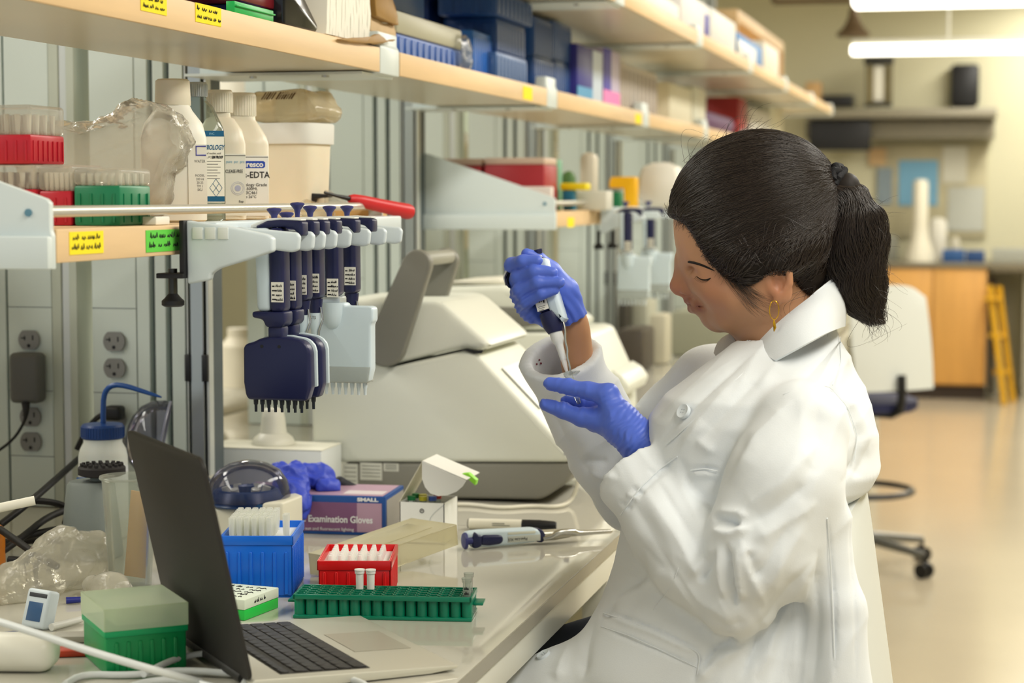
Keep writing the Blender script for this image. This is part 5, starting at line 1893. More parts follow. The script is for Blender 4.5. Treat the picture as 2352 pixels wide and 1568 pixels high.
# ---- left clutter: bag, timer, adapter, cables
P_ = [on_bench(-20, 1385, .02), on_bench(70, 1372, .026), on_bench(150, 1350, .036), on_bench(205, 1340, .03), on_bench(255, 1338, .016)]
V, F = bag_sdf([q_[:] for q_ in P_], [.026, .032, .038, .034, .012], 44, .012, .0035)
V[:, 2] = np.maximum(V[:, 2], BZ0 + .0006)
o = nmesh('plastic_bag', V, F, CLEAR('bag_grey', (240, 238, 228), .75, .36, (248, 244, 230), .14, bump=1.0, bscale=50), loc=P_[2])
tag(o, 'crumpled clear plastic bag lying on the bench left of the beaker', 'bag')
V, F = bag_sdf([on_bench(255, 1352, .014)[:], on_bench(300, 1360, .012)[:], on_bench(335, 1352, .010)[:]], [.014, .018, .012], 45, .007, .003)
V[:, 1] -= .055
V[:, 2] = np.maximum(V[:, 2], BZ0 + .0006)
o = nmesh('film_scrap', V, F, CLEAR('bag_grey'), loc=on_bench(300, 1370))
tag(o, 'crumpled film scrap at the foot of the cloudy beaker', 'film')

p = on_bench(80, 1443)
t = thing('timer', 'white and blue digital timer propped on its stand', 'timer', p, rot=(-.30, 0, -.35))
MB().bb((-.020, -.006, 0), (.020, .012, .047), .004, 3).build('case', M('timer_white', (206, 216, 220), .4), t)
MB().bb((-.0205, -.002, .003), (-.017, .0125, .03), .001).build('side_grip', M('timer_grey', (90, 88, 84), .6), t)
MB().bb((-.021, -.003, .031), (-.016, .0125, .045), .002).build('blue_corner', M('timer_blue', (38, 66, 176), .4), t)
MB().bb((-.012, -.0066, .008), (.012, -.0058, .031), .0003).build('display', M('display_blue', (62, 94, 134), .2), t)
MB().bb((-.014, -.0066, .037), (.016, -.0056, .042), .0004).build('stripe', M('timer_dark', (60, 62, 66), .5), t)
MB().bb((-.012, .01, .0), (.012, .030, .003), .001).build('stand', M('timer_grey', (90, 88, 84), .6), t)

p = on_bench(20, 1545)
o = MB().box((0, 0, .020), (.12, .05, .040), .017, seg=5).build('power_adapter', M('adapter_white', (226, 224, 210), .35), loc=p + Vector((-.012, .012, .0)), rot=(0, 0, .2))
tag(o, 'thick white rounded power adapter at the lower left corner', 'adapter')
wc = M('cable_white', (214, 218, 216), .35)


def cable(name, label, pts, r, m, sm=2):
    o = MB().tube(pts, r, 10, smooth=sm).build(name, m)
    return tag(o, label, 'cable')


cable('power_cable', 'thick straight white cable running over the bench from the left edge', [at(-60, 1410, 'y', 1.90), at(60, 1446, 'y', 1.88), at(190, 1490, 'y', 1.86), at(330, 1532, 'y', 1.84), on_bench(460, 1575, .004)], .0042, wc)
cl = [on_bench(150, 1580, .004), on_bench(190, 1556, .004), on_bench(300, 1560, .004), on_bench(420, 1552, .007), on_bench(560, 1560, .005), on_bench(720, 1560, .004), on_bench(820, 1568, .004), on_bench(860, 1600, .004)]
cable('power_cable', 'white cable curving along the bottom edge in front of the laptop', cl, .0038, wc)
cl = [on_bench(330, 1572, .011), on_bench(400, 1535, .011), on_bench(480, 1522, .012), on_bench(540, 1532, .012), on_bench(575, 1560, .011), on_bench(560, 1590, .008)]
cable('power_cable', 'looped white cable nearest the lower end of the laptop lid', cl, .0036, wc)
cl = [on_bench(270, 1600, .004), on_bench(330, 1574, .004), on_bench(420, 1568, .004), on_bench(500, 1590, .004)]
cable('power_cable', 'short white cable bend at the very bottom edge', cl, .0042, wc)

bc_ = M('cable_black', (26, 24, 24), .5)
paths = [[(0, 1205, 2.5, .03), (60, 1160, 2.55, .05), (140, 1090, 2.7, .09), (185, 1050, 2.85, .11)],
         [(-30, 1180, 2.6, .03), (40, 1150, 2.62, .02), (110, 1150, 2.66, .012), (160, 1165, 2.7, .012), (150, 1200, 2.62, .01)],
         [(-30, 1290, 2.45, .02), (50, 1235, 2.5, .03), (110, 1185, 2.6, .03), (180, 1162, 2.68, .02)],
         [(0, 1215, 2.45, .02), (50, 1250, 2.42, .016), (100, 1285, 2.40, .008), (130, 1300, 2.38, .006)],
         [(-20, 1262, 2.52, .01), (60, 1230, 2.55, .008), (130, 1215, 2.58, .006), (175, 1210, 2.6, .006)],
         [(0, 1246, 2.55, .02), (80, 1240, 2.58, .008), (150, 1240, 2.55, .006)],
         [(20, 1285, 2.42, .006), (70, 1288, 2.42, .006)]]
labs = ['black cable rising to the outlet plug behind the wash bottle', 'black cable looping back over the others on the ledge', 'thick black cable arching beside the vortex mixer', 'black cable slanting down to the plastic bag', 'black cable lying along the ledge under the arching one', 'thin black cable flat on the bench behind the bag', 'short black cable end with a plug by the bag']
for pth, lab in zip(paths, labs):
    pts = []
    for x, y, Y_, dz in pth:
        q = at(x, y, 'y', Y_)
        q.z = max(q.z, BZ0 + .006)
        pts.append(q)
    cable('black_cable', lab, pts, .0052, bc_)

# plugs in the outlets
p = at(57, 868, 'y', 2.945)
t = thing('wall_adapter', 'grey wall plug adapter in the left outlet panel', 'adapter', (p.x, 2.945, p.z))
k = 1 / ppm(p)
MB().box((0, .01, 0), (74 * k, .036, 116 * k), .009, seg=4).build('case', M('adapter_grey', (92, 92, 90), .5), t)
MB().tube([(4 * k, -.004, -56 * k), (6 * k, -.006, -78 * k), (2 * k, -.006, -100 * k), (-24 * k, -.01, -142 * k), (-70 * k, -.02, -176 * k), (-120 * k, -.03, -200 * k)], [.008, .006, .0026, .0024, .0024, .0024], 10, smooth=2).build('cord', bc_, t)
p = at(262, 948, 'y', 2.955)
t = thing('plug', 'black power plug in the outlet behind the blue spout', 'plug', (p.x, 2.957, p.z))
MB().box((0, 0, 0), (.030, .026, .024), .006, seg=3).build('body', dark, t)
MB().tube([(-.008, -.008, 0), (-.025, -.014, -.006), (-.045, -.016, -.03), (-.06, -.018, -.06)], .0045, 10, smooth=2).build('cord', bc_, t)

# odds and ends at the left
o = MB().lathe([(.020, 0), (.021, .004), (.021, .055), (.016, .06), (0, .06)]).build('amber_bottle', M('amber_orange', (206, 120, 30), .35), loc=on_bench(-22, 1305))
tag(o, 'orange bottle cut by the left edge of the bench', 'bottle')
a, b = on_bench(112, 1512), on_bench(196, 1492)
o = MB().prism([(0, 0), (.045, .0), (.05, .012), (.02, .03), (-.004, .022)], 'z', 0, .008, .003).build('clip_tool', M('orange_red', (186, 62, 34), .4), loc=(a.x, a.y, BZ0 + .0), rot=(0, 0, .4))
tag(o, 'flat orange red tool behind the straight white cable', 'tool')
for i, (x0, y0, x1, y1, c, lab) in enumerate(((118, 1450, 186, 1432, (214, 214, 206), 'white pen lying behind the green tip box'), (0, 1470, 70, 1462, (70, 80, 120), 'dark pen at the left edge behind the adapter'), (152, 1388, 186, 1386, (34, 44, 130), 'short blue pen cap left of the green tip box'))):
    a, b = on_bench(x0, y0, .005), on_bench(x1, y1, .005)
    o = MB().cyl((0, 0, 0), b - a, .0045, .004, 14).build('pen', M('pen%d' % i, c, .4), loc=a)
    tag(o, lab, 'pen')
o = MB().bb((0, 0, 0), (.055, .03, .008), .002).build('tape_strip', M('grey_wrap', (168, 164, 152), .4), loc=on_bench(120, 1478), rot=(0, 0, .3))
tag(o, 'flat grey foil strip behind the orange red tool', 'wrapper')
o = MB().cyl((0, 0, 0), (.05, .03, .01), .006, seg=12).build('white_pen', M('pen_white', (232, 228, 212), .3), loc=at(-30, 1172, 'y', 2.2))
o.name = 'pen'
tag(o, 'blurred white pen tip poking in at the left edge', 'pen')

# ---- beyond the bench: the other side of the spine
t = thing('far_bench', 'pale bench on the other side of the service columns', 'bench', (-2.05, 1.2, 0))
MB().bb((-.35, 0, .87), (.28, 9.5, .90), .002).build('benchtop', btop, t)
for y in (.3, 3, 6, 9):
    MB().bb((-.3, y, 0), (-.25, y + .05, .87)).build('leg', brail, t)
for z_, nm in ((1.36, 'middle'), (1.62, 'upper')):
    t = thing('far_shelf', 'blurred %s shelf across the service columns' % nm, 'shelf', (-1.9, 1.5, z_))
    MB().bb((-.24, 0, 0), (0, 9, .035)).build('board', lamin, t)
rd = random.Random(12)
cols = [(206, 204, 192), (222, 218, 206), (120, 120, 112), (196, 168, 132), (168, 176, 176), (70, 76, 92), (214, 206, 186), (160, 70, 60), (206, 200, 180), (92, 92, 88), (180, 190, 170)]
names = [('carton', 'box'), ('bottle', 'bottle'), ('bin', 'bin'), ('jar', 'jar')]
cn = ['pale grey', 'cream', 'grey', 'tan', 'blue grey', 'dark', 'beige', 'brick red', 'ivory', 'charcoal', 'sage']
sp = ['low down', 'at mid height', 'high up']
k_ = 0
for lv, z_ in enumerate((.9005, 1.3955, 1.6555)):
    y = 2.4 + lv * .2
    while y < 8.6:
        ci = rd.randrange(len(cols))
        w = rd.uniform(.10, .26)
        h = rd.uniform(.10, .17) if lv == 1 else rd.uniform(.14, .32)
        nm, cat = names[rd.randrange(4)]
        x = -2.0 if lv else -1.98
        r_ = min(w, .2) / 2
        if nm in ('bottle', 'jar'):
            o = MB().lathe([(r_ * .5, 0), (r_ * .5, h * .7), (r_ * .3, h * .85), (r_ * .3, h), (0, h)], seg=18).build(nm, M('fo%d' % ci, cols[ci], .5), loc=(x, y, z_))
        else:
            o = MB().bb((-.09, -w / 2, 0), (.08, w / 2, h), .006).build(nm, M('fo%d' % ci, cols[ci], .5), loc=(x, y, z_))
        nxt = ['by the wash bottle', 'by the white jar', 'behind the pipettes', 'left of the lid handle', 'behind the raised glove', 'behind the far pipettes'][min(5, int((y - 2.3)))]
        sz = ('tall ' if h > .24 else 'low ' if h < .15 else '') + ('wide ' if w > .2 else 'narrow ' if w < .14 else '')
        k_ += 1
        tag(o, 'blurred %s%s %s %s across the columns %s' % (sz, cn[ci], cat, sp[lv], nxt), cat)
        y += w + rd.uniform(.05, .5)
for nm, lab, cat, r_, Y_, dp, c in (
        ('instrument', 'dark low box on the blurred bench beyond the far sleeve', 'box', (1418, 756, 1478, 860), 5.7, .2, (74, 66, 56)),
        ('tub', 'beige round edged tub on the blurred bench before the chin', 'tub', (1490, 722, 1530, 840), 5.95, .12, (196, 190, 168)),
        ('instrument', 'grey green machine on the blurred bench behind the lapel', 'machine', (1540, 716, 1690, 830), 6.3, .3, (150, 150, 130)),
        ('instrument', 'pale tall box on the blurred bench under the hanging pipettes', 'box', (1448, 690, 1488, 800), 6.6, .2, (184, 184, 166)),
        ('bin', 'narrow dark block standing in for the dark gap beneath the hanging pipettes', 'bin', (1418, 640, 1440, 800), 6.5, .12, (58, 54, 46))):  # last one is a dark block put in for a shaded gap, no bin
    lowbox(nm, lab, cat, r_, Y_, dp, c, .012, BZ0)
# chair seat back seen in the gap
o = MB().prism([(-.2, 0), (.2, 0), (.22, .3), (.1, .36), (-.1, .36), (-.22, .3)], 'y', 0, .03, .01).build('seat_back', M('navy_cloth', (34, 36, 72), .8), loc=(-3.1, 4.6, .66))
tag(o, 'navy seat back seen in the narrow gap between the outlet panels', 'chair')
# ------------------------------------------------------------------ the person
YH = 2.50
PR = Vector((at(1750, 1560, 'y', YH).x, YH, .0))      # base of the person on the floor
person = thing('person', 'person in a white lab coat and blue gloves pipetting, dark ponytail', 'person', PR)


def h(u, v, dy=0.0):
    return np.array(at(u, v, 'y', YH + dy)[:])


def PX(n, Y=YH):
    """n photo pixels in metres at distance Y"""
    return n / ppm(at(1600, 800, 'y', Y))


def proj_px(V):
    q = V - np.array(CAM)
    z = q @ np.array(FW)
    return CX + FPX * (q @ np.array(RT)) / z, CY - FPX * (q @ np.array(UP)) / z


def put(name, V, F, mats, parent=person, mi=None):
    o = nmesh(name, V - np.array(PR) if parent is not None else V, F, mats, parent, mi)
    return o


skin = M('skin', (176, 124, 88), .46, sub=.18)
nt = skin.node_tree
bs = nt.nodes['Principled BSDF']
ca = nt.nodes.new('ShaderNodeVertexColor')
ca.layer_name = 'tone'
nt.links.new(ca.outputs[0], bs.inputs['Base Color'])
cloth = M('coat_cotton', (224, 229, 232), .85, sheen=.15, bump=.10, bscale=700)
glove_m = M('glove_blue', (84, 112, 214), .42, sub=.06)
hair_m = M('hair_dark', (27, 20, 15), .55, spec=.25)
gold = M('gold', (226, 176, 50), .25, metal=1)

# ---- head and neck
al = math.radians(25)
f_ = np.array([-math.cos(al), 0, -math.sin(al)])
u_ = np.array([-math.sin(al), 0, math.cos(al)])
R3 = np.array([f_, [0, 1, 0], u_])
CRC, CRR = h(1730, 492), (.1035, .0775, .0925)
s = SDF(h(1500, 300) - np.array([0, .13, .28]), h(1960, 300) + np.array([0, .13, .01]), .0016)
s.add(s.ell(CRC, CRR, R3), 0)
s.add(s.ell(h(1650, 616), (.0420, .0590, .0680), R3), .020)
for sg in (-1, 1):
    s.add(s.chain([h(1646, 724, sg * .008), h(1672, 722, sg * .024), h(1745, 692, sg * .051), h(1772, 640, sg * .060)], [.0140, .0180, .0220, .022], .01), .014)
    s.add(s.cap(h(1652, 664, sg * .034), h(1690, 676, sg * .044), .0215, .025), .016)
s.add(s.cap(h(1664, 716), h(1740, 712), .0230, .0400), .016)
s.add(s.cap(h(1633, 727), h(1646, 733), .0118, .0130), .010)
s.add(s.cap(h(1782, 640), h(1806, 840), .0530, .0580), .022)
# brow, eye hollow, lids
for sg in (-1, 1):
    s.add(s.chain([h(1573, 594, sg * .008), h(1590, 597, sg * .024), h(1622, 610, sg * .043)], [.0082, .0086, .0076]), .010)
    s.cut(s.ell(h(1592, 627, sg * .037), (.0060, .0130, .0070), R3), .012)
    s.add(s.ell(h(1609, 634, sg * .0335), (.0125, .0150, .0112), R3), .005)
    s.add(s.cap(h(1600, 650, sg * .024), h(1630, 655, sg * .042), .0080, .0090), .014)
for sg in (-1, 1):
    s.add(s.cap(h(1582, 608, sg * .014), h(1590, 624, sg * .019), .0085, .0085), .010)
# nose
s.add(s.chain([h(1573, 594), h(1567, 622), h(1558, 655)], [.0074, .0084, .0098]), .010)
s.add(s.cap(h(1575, 600), h(1578, 650), .0100, .0130), .012)
s.add(s.cap(h(1557, 657), h(1560, 662), .0094, .0088), .005)
for sg in (-1, 1):
    s.add(s.ell(h(1582, 662, sg * .0125), (.0110, .0072, .0078), R3), .005)
    s.cut(s.cap(h(1571, 677, sg * .0062), h(1579, 671, sg * .0066), .0034, .0022), .002)
s.add(s.cap(h(1572, 669), h(1580, 682), .0052, .0062), .006)
# mouth
s.add(s.ell(h(1611, 696), (.0165, .0230, .0140), R3), .010)
for sg in (-1, 1):
    s.add(s.chain([h(1581, 690), h(1589, 692, sg * .010), h(1616, 701, sg * .0235)], [.0052, .0052, .0034]), .002)
    s.add(s.chain([h(1590, 708), h(1597, 708, sg * .010), h(1617, 708, sg * .0225)], [.0060, .0060, .0034]), .002)
    s.cut(s.chain([h(1573, 699), h(1583, 699.5, sg * .011), h(1616, 704.5, sg * .0265)], [.0018, .0017, .0010]), .001)
# ear
for sg in (-1, 1):
    s.add(s.ell(h(1788, 650, sg * .0780), (.0150, .0064, .0260), R3), .004)
    s.cut(s.ell(h(1786, 648, sg * .0880), (.0090, .0090, .0160), R3), .003)
    s.add(s.chain([h(1774, 620, sg * .081), h(1794, 612, sg * .084), h(1813, 624, sg * .084), h(1814, 650, sg * .083), h(1798, 680, sg * .079), h(1786, 692, sg * .076)], [.0036, .0040, .0044, .0044, .0050, .0056]), .003)
    s.add(s.cap(h(1768, 650, sg * .078), h(1772, 664, sg * .077), .0042, .0040), .003)
head_s = s
V, F = s.mesh()
V = relax(V, F, 1)
tone = np.tile(np.array(lin((182, 136, 102))[:3]), (len(V), 1))


def tint(c, r, col, a):
    global tone
    d2 = ((V - c) ** 2).sum(1)
    w_ = (a * np.exp(-d2 / (r * r)))[:, None]
    tone = tone * (1 - w_) + np.array(lin(col)[:3]) * w_


for sg in (-1, 1):
    for c_ in ((1577, 692, .003), (1586, 693, .011), (1604, 698, .020), (1586, 709, .004), (1596, 709, .013), (1610, 707, .021)):
        tint(h(c_[0], c_[1], sg * c_[2]), .0060, (132, 62, 58), .7)
    tint(h(1556, 660, sg * .004), .016, (192, 118, 94), .40)
    tint(h(1580, 664, sg * .012), .013, (182, 108, 86), .35)
    tint(h(1640, 668, sg * .055), .030, (186, 118, 88), .4)
    tint(h(1606, 628, sg * .036), .012, (140, 92, 66), .45)
    tint(h(1790, 660, sg * .08), .02, (190, 116, 84), .5)
head_o = put('head', V, F, skin)
head_o.data.color_attributes.new('tone', 'FLOAT_COLOR', 'POINT').data.foreach_set('color', np.concatenate([tone, np.ones((len(V), 1))], 1).astype(np.float32).ravel())


def hit(sd, u, v, y0=2.2, y1=2.75, off=0.0):
    """first point of the surface seen at photo pixel (u, v)"""
    a, b = np.array(at(u, v, 'y', y0)), np.array(at(u, v, 'y', y1))
    t_ = np.linspace(0, 1, 600)[:, None]
    P = a + (b - a) * t_
    val, _ = sd.sample(P)
    lo_ = (P > sd.lo).all(1) & (P < sd.lo + sd.h * (np.array(sd.d.shape) - 1)).all(1)
    i = np.argmax((val < off) & lo_)
    return P[i]


# brow and lashes
eb = []
for px_, w_ in (((1566, 601), .0011), ((1580, 600), .0018), ((1600, 604), .0020), ((1622, 612), .0016), ((1646, 624), .0007)):
    q = hit(head_s, *px_) if px_[0] > 1568 else h(1568, 601, -.012)
    eb.append((q, w_))
bm_ = MB().tube([Vector(q - PR) for q, _ in eb], [w_ for _, w_ in eb], 8, smooth=1)
bm_.build('eyebrow', hair_m, person)
ls = [hit(head_s, x, y) for x, y in ((1600, 634), (1608, 640), (1617, 643), (1626, 642), (1633, 638))]
lb_ = MB().tube([Vector(q - PR) for q in ls], [.0004, .0009, .0011, .0010, .0004], 6, smooth=1)
for i in range(14):
    t_ = i / 13 * 3.999
    q = ls[int(t_)] * (1 - t_ % 1) + ls[int(t_) + 1] * (t_ % 1)
    lb_.tube([Vector(q - PR), Vector(q - PR) + Vector((-.003, -.0032, -.0036))], [.0003, .0001], 4)
lb_.build('eyelashes', hair_m, person)

# ---- hair: cap over the skull, tail, and combed strands
hs = SDF(h(1490, 290) - np.array([0, .13, .29]), h(2080, 290) + np.array([.02, .13, .01]), .0032)
hs.add(hs.ell(CRC + np.array([0.001, 0, .0015]), (CRR[0] + .0085, CRR[1] + .0085, CRR[2] + .0085), R3), 0)
hs.add(hs.cap(h(1800, 590, 0), h(1835, 640, 0), .070, .048), .03)
for sg in (-1, 1):
    hs.add(hs.chain([h(1650, 560, sg * .052), h(1720, 600, sg * .064), h(1790, 596, sg * .070), h(1850, 560, sg * .054)], [.018, .022, .022, .024], .02), .02)


def poly2(sd, pts):
    """signed distance to a polygon drawn in the side view (photo pixels on the person's middle plane), extruded sideways"""
    Q = np.array([h(*p)[[0, 2]] for p in pts])
    x, z = sd.X[:, 0, :], sd.Z[:, 0, :]
    d = np.full(x.shape, 1e9)
    ins = np.zeros(x.shape, bool)
    n = len(Q)
    for i in range(n):
        a, b = Q[i], Q[(i + 1) % n]
        e = b - a
        t_ = np.clip(((x - a[0]) * e[0] + (z - a[1]) * e[1]) / (e @ e), 0, 1)
        d = np.minimum(d, (x - a[0] - t_ * e[0]) ** 2 + (z - a[1] - t_ * e[1]) ** 2)
        c1 = (a[1] <= z) != (b[1] <= z)
        xi = a[0] + (z - a[1]) / (b[1] - a[1] + 1e-12) * e[0]
        ins ^= c1 & (x < xi)
    d = np.sqrt(d)
    d[ins] *= -1
    return np.repeat(d[:, None, :], sd.X.shape[1], 1).astype(np.float32)


region = poly2(hs, [(1480, 497), (1536, 500), (1586, 506), (1616, 545), (1646, 606), (1690, 652), (1736, 666), (1758, 644), (1778, 624), (1804, 614), (1824, 620), (1838, 655), (1864, 680), (1900, 640), (1980, 420), (1900, 240), (1480, 240)])
hs.d = -SDF.smin(-hs.d, -region, .006)
hair_sd = hs
V, F = hs.mesh()
V = relax(V, F, 3)
N = vnormals(V, F)
V = V + N * (.0012 * vnoise(V * np.array([1, 1, 1]), 190, 8))[:, None]
hair_o = put('hair', V, F, hair_m)
# the tail as a body of its own
tail_pts = [h(1912, 418), h(1940, 436), h(1962, 490), h(1964, 560), h(1966, 620), h(1972, 668), h(1990, 712), h(2018, 748)]
tail_r = [.013, .022, .032, .036, .036, .030, .020, .008]
ts = SDF(h(1860, 380) - np.array([0, .08, .24]), h(2080, 380) + np.array([0, .08, .0]), .003)
ts.add(ts.chain(tail_pts[:-1], [r * .80 for r in tail_r[:-2]] + [.008], .012), 0)
V, F = ts.mesh()
V = relax(V, F, 2)
N = vnormals(V, F)
V = V + N * (.003 * vnoise(V * np.array([1, 1, .35]), 120, 6))[:, None]
tail_o = put('ponytail', V, F, hair_m)
tie = MB()
tc = Vector(h(1908, 414) - PR)
ax_ = Vector(h(1942, 440) - h(1880, 404)).normalized()
e1 = ax_.orthogonal().normalized()
e2 = ax_.cross(e1)
tie.tube([tc + (e1 * math.cos(a * .2244) + e2 * math.sin(a * .2244)) * (.0185 + .0022 * math.sin(a * 3.1)) + ax_ * (.003 * math.sin(a * 2.3)) for a in range(29)], .0065, 10)
tie.tube([tc + ax_ * .008 + (e1 * math.cos(a * .2244) + e2 * math.sin(a * .2244)) * (.0175 + .002 * math.sin(a * 2.7)) for a in range(29)], .0050, 10)
tie.build('hair_tie', M('tie_black', (22, 22, 26), .8, bump=.5, bscale=300), person)


def strands(name, curves, mat, r=.00028):
    """fine hair as one curves object"""
    hc = bpy.data.hair_curves.new(name)
    hc.add_curves([len(c) for c in curves])
    P = np.concatenate(curves) - np.array(PR)
    hc.attributes['position'].data.foreach_set('vector', P.astype(np.float32).ravel())
    ra = hc.attributes.new('radius', 'FLOAT', 'POINT')
    rr = np.concatenate([np.linspace(1, .35, len(c)) * r for c in curves])
    ra.data.foreach_set('value', rr.astype(np.float32))
    hc.materials.append(mat)
    o = bpy.data.objects.new(name, hc)
    COL.objects.link(o)
    o.parent = person
    return o


rng = np.random.RandomState(5)
hl_m = M('hair_strand', (40, 29, 21), .33, spec=.7)
# combed strands: hairline to the tie, lifted onto the cap
edge = [(1528, 492), (1545, 500), (1586, 504), (1616, 545), (1646, 606), (1690, 650), (1736, 664), (1770, 622), (1806, 610), (1836, 655)]
tie_p = h(1900, 414)
cur = []
n_k = 12
for i in range(6500):
    sg = -1 if rng.rand() < .86 else 1
    if rng.rand() < .55:
        t_ = rng.rand() * (len(edge) - 1)
        a, b = edge[int(t_)], edge[int(t_) + 1]
        fr = t_ % 1
        st = h(a[0] + (b[0] - a[0]) * fr + rng.normal() * 3, a[1] + (b[1] - a[1]) * fr + rng.normal() * 3, sg * rng.uniform(.03, .09))
    else:
        st = CRC + (f_ * rng.uniform(-.2, 1) * .11 + u_ * rng.uniform(-.3, 1) * .10 + np.array([0, sg * rng.uniform(0, 1) * .09, 0]))
    tt = np.linspace(0, 1, n_k)[:, None]
    en = tie_p + np.array([0, rng.normal() * .008, rng.normal() * .008])
    L0 = st + (en - st) * tt
    sag = np.sin(tt * PI) * np.array([0, 0, rng.normal() * .006])
    ph = rng.uniform(0, 6.28)
    cur.append(L0 + sag + np.sin(tt * PI) * np.sin(tt * rng.uniform(3, 9) + ph) * rng.normal(size=3) * .0016)
P = np.concatenate(cur)
P = hair_sd.project(P, 0.0004, 6)
lift = np.repeat(rng.rand(len(cur)) ** 2 * .0030 + .0004, n_k) * np.tile(np.sin(np.linspace(.25, PI - .1, n_k)), len(cur))
G_ = hair_sd.sample(P)[1]
P = P + G_ / (np.linalg.norm(G_, axis=1)[:, None] + 1e-9) * lift[:, None]
cc = np.split(P, len(cur))
good = []
for c in cc:
    d_ = np.linalg.norm(np.diff(c, axis=0), axis=1)
    if d_.max() < .05 and np.abs(hair_sd.sample(c)[0]).max() < .008:
        good.append(c + rng.normal(size=3) * .0004)
strands('combed_hair', good, hl_m, .00034)
# wavy tail strands
tp, tr_ = np.array(tail_pts), np.array(tail_r)
cur = []
for i in range(4200):
    n = 18
    t_ = np.linspace(0, (len(tp) - 1) * rng.uniform(.66, 1.0), n)
    k0 = np.minimum(t_.astype(int), len(tp) - 2)
    fr = (t_ - k0)[:, None]
    c = tp[k0] * (1 - fr) + tp[k0 + 1] * fr
    rad = (tr_[k0] * (1 - fr[:, 0]) + tr_[k0 + 1] * fr[:, 0])
    a0 = rng.uniform(0, 2 * PI)
    q = rng.uniform(.62, 1.12)
    aa = a0 + t_ * rng.normal() * .12
    off = np.stack([np.cos(aa), np.sin(aa) * 1.0, np.sin(aa) * 0 + .15 * np.cos(aa)], 1) * (rad * q)[:, None]
    wv = (.0036 * np.sin(t_ * 2.6 + np.round(a0 * 2.2)) + .0012 * np.sin(t_ * rng.uniform(3, 7) + a0 * 3))[:, None] * np.array([1, .6, .3])
    cur.append(c + off + wv)
strands('ponytail_strands', cur, hl_m, .00034)
# flyaways: tail edge, crown, temple and nape
cur = []
for i in range(190):
    k_ = rng.randint(0, 4)
    if k_ == 0:
        st = h(rng.uniform(1960, 2025), rng.uniform(440, 700), rng.uniform(-.03, .03))
        dr = np.array([rng.uniform(.2, 1), rng.normal() * .3, rng.uniform(-1.2, .2)]) * rng.uniform(.02, .05)
    elif k_ == 1:
        st = h(rng.uniform(1990, 2025), rng.uniform(700, 748), rng.uniform(-.02, .02))
        dr = np.array([rng.uniform(-.2, .6), rng.normal() * .2, -1]) * rng.uniform(.01, .03)
    elif k_ == 2:
        st = CRC + u_ * .098 + f_ * rng.uniform(-.05, .06) + np.array([0, rng.uniform(-.04, .04), 0])
        dr = (-f_ * 1 + u_ * rng.uniform(-.1, .35)) * rng.uniform(.02, .05)
    else:
        st = h(rng.uniform(1842, 1880), rng.uniform(640, 690), rng.uniform(-.05, -.02))
        dr = np.array([rng.uniform(-.4, .1), -.1, -1]) * rng.uniform(.03, .07)
    tt = np.linspace(0, 1, 9)[:, None]
    cv = np.cross(dr, rng.normal(size=3))
    cur.append(st + dr * tt + cv * .35 * np.sin(tt * rng.uniform(1, 4)))
for i in range(70):
    st = hit(head_s, rng.uniform(1616, 1640), rng.uniform(520, 580))
    mid = hit(head_s, rng.uniform(1640, 1690), rng.uniform(620, 660), off=.002)
    en = hit(head_s, rng.uniform(1720, 1775), rng.uniform(670, 730), off=.003)
    tt = np.linspace(0, 1, 10)[:, None]
    c = st * (1 - tt) ** 2 + 2 * mid * tt * (1 - tt) + en * tt ** 2
    c = head_s.project(c, .0022, 3)
    cur.append(c)
for i in range(26):
    st = h(1534 + rng.normal() * 3, 490 + rng.normal() * 8, rng.uniform(-.04, .02))
    dr = np.array([-.6, rng.normal() * .3, rng.uniform(-.4, .9)]) * rng.uniform(.006, .016)
    tt = np.linspace(0, 1, 6)[:, None]
    cur.append(st + dr * tt + np.array([.004, 0, .003]) * tt ** 2)
for i in range(150):
    t_ = rng.rand() * 3.6
    ed_ = [(1540, 502), (1584, 508), (1612, 545), (1644, 606), (1680, 646)]
    a, b = ed_[int(t_)], ed_[int(t_) + 1]
    fr = t_ % 1
    u0, v0 = a[0] + (b[0] - a[0]) * fr, a[1] + (b[1] - a[1]) * fr
    st = hit(head_s, u0 + 8, v0 - 6)
    en = hit(head_s, u0 + rng.uniform(-16, 10), v0 + rng.uniform(8, 26))
    tt = np.linspace(0, 1, 7)[:, None]
    c = st * (1 - tt) + en * tt
    if np.abs(c[:, 1] - c[0, 1]).max() < .08:
        cur.append(head_s.project(c, .0012, 3))
strands('loose_hair', cur, hl_m, .00022)

# earring
e0 = Vector(hit(head_s, 1779, 692)) - PR + Vector((0, -.002, 0))
er = MB().tube([e0 + Vector((.0058 * math.sin(a * .2618), -.001, -.0105 + .0115 * math.cos(a * .2618))) for a in range(25)], .0006, 8)
er.tube([e0 + Vector((0, -.001, -.022)), e0 + Vector((0, -.001, -.026)), e0 + Vector((.001, -.001, -.032)), e0 + Vector((0, -.001, -.037))], [.0006, .0016, .0019, .0005], 8)
er.build('earring', gold, person)


# ---- the coat
def loft(sd, rows, ex=2.5):
    z = np.array([at(1700, r[0], 'y', YH).z for r in rows])
    xf = np.array([at(r[1], r[0], 'y', YH).x for r in rows])
    xb = np.array([at(r[2], r[0], 'y', YH).x for r in rows])
    hb = np.array([PX(r[3]) for r in rows])
    o = np.argsort(z)
    Z = sd.Z[0, 0, :]
    a = np.interp(Z, z[o], ((xb - xf) / 2)[o])
    c = np.interp(Z, z[o], ((xb + xf) / 2)[o])
    b = np.interp(Z, z[o], hb[o])
    k = (np.abs((sd.X - c) / a) ** ex + np.abs((sd.Y - YH) / b) ** ex + 1e-9) ** (1 / ex)
    d = (k - 1) * np.minimum(a, b)
    return np.maximum(d, np.maximum(sd.Z - z.max(), z.min() - sd.Z)).astype(np.float32)


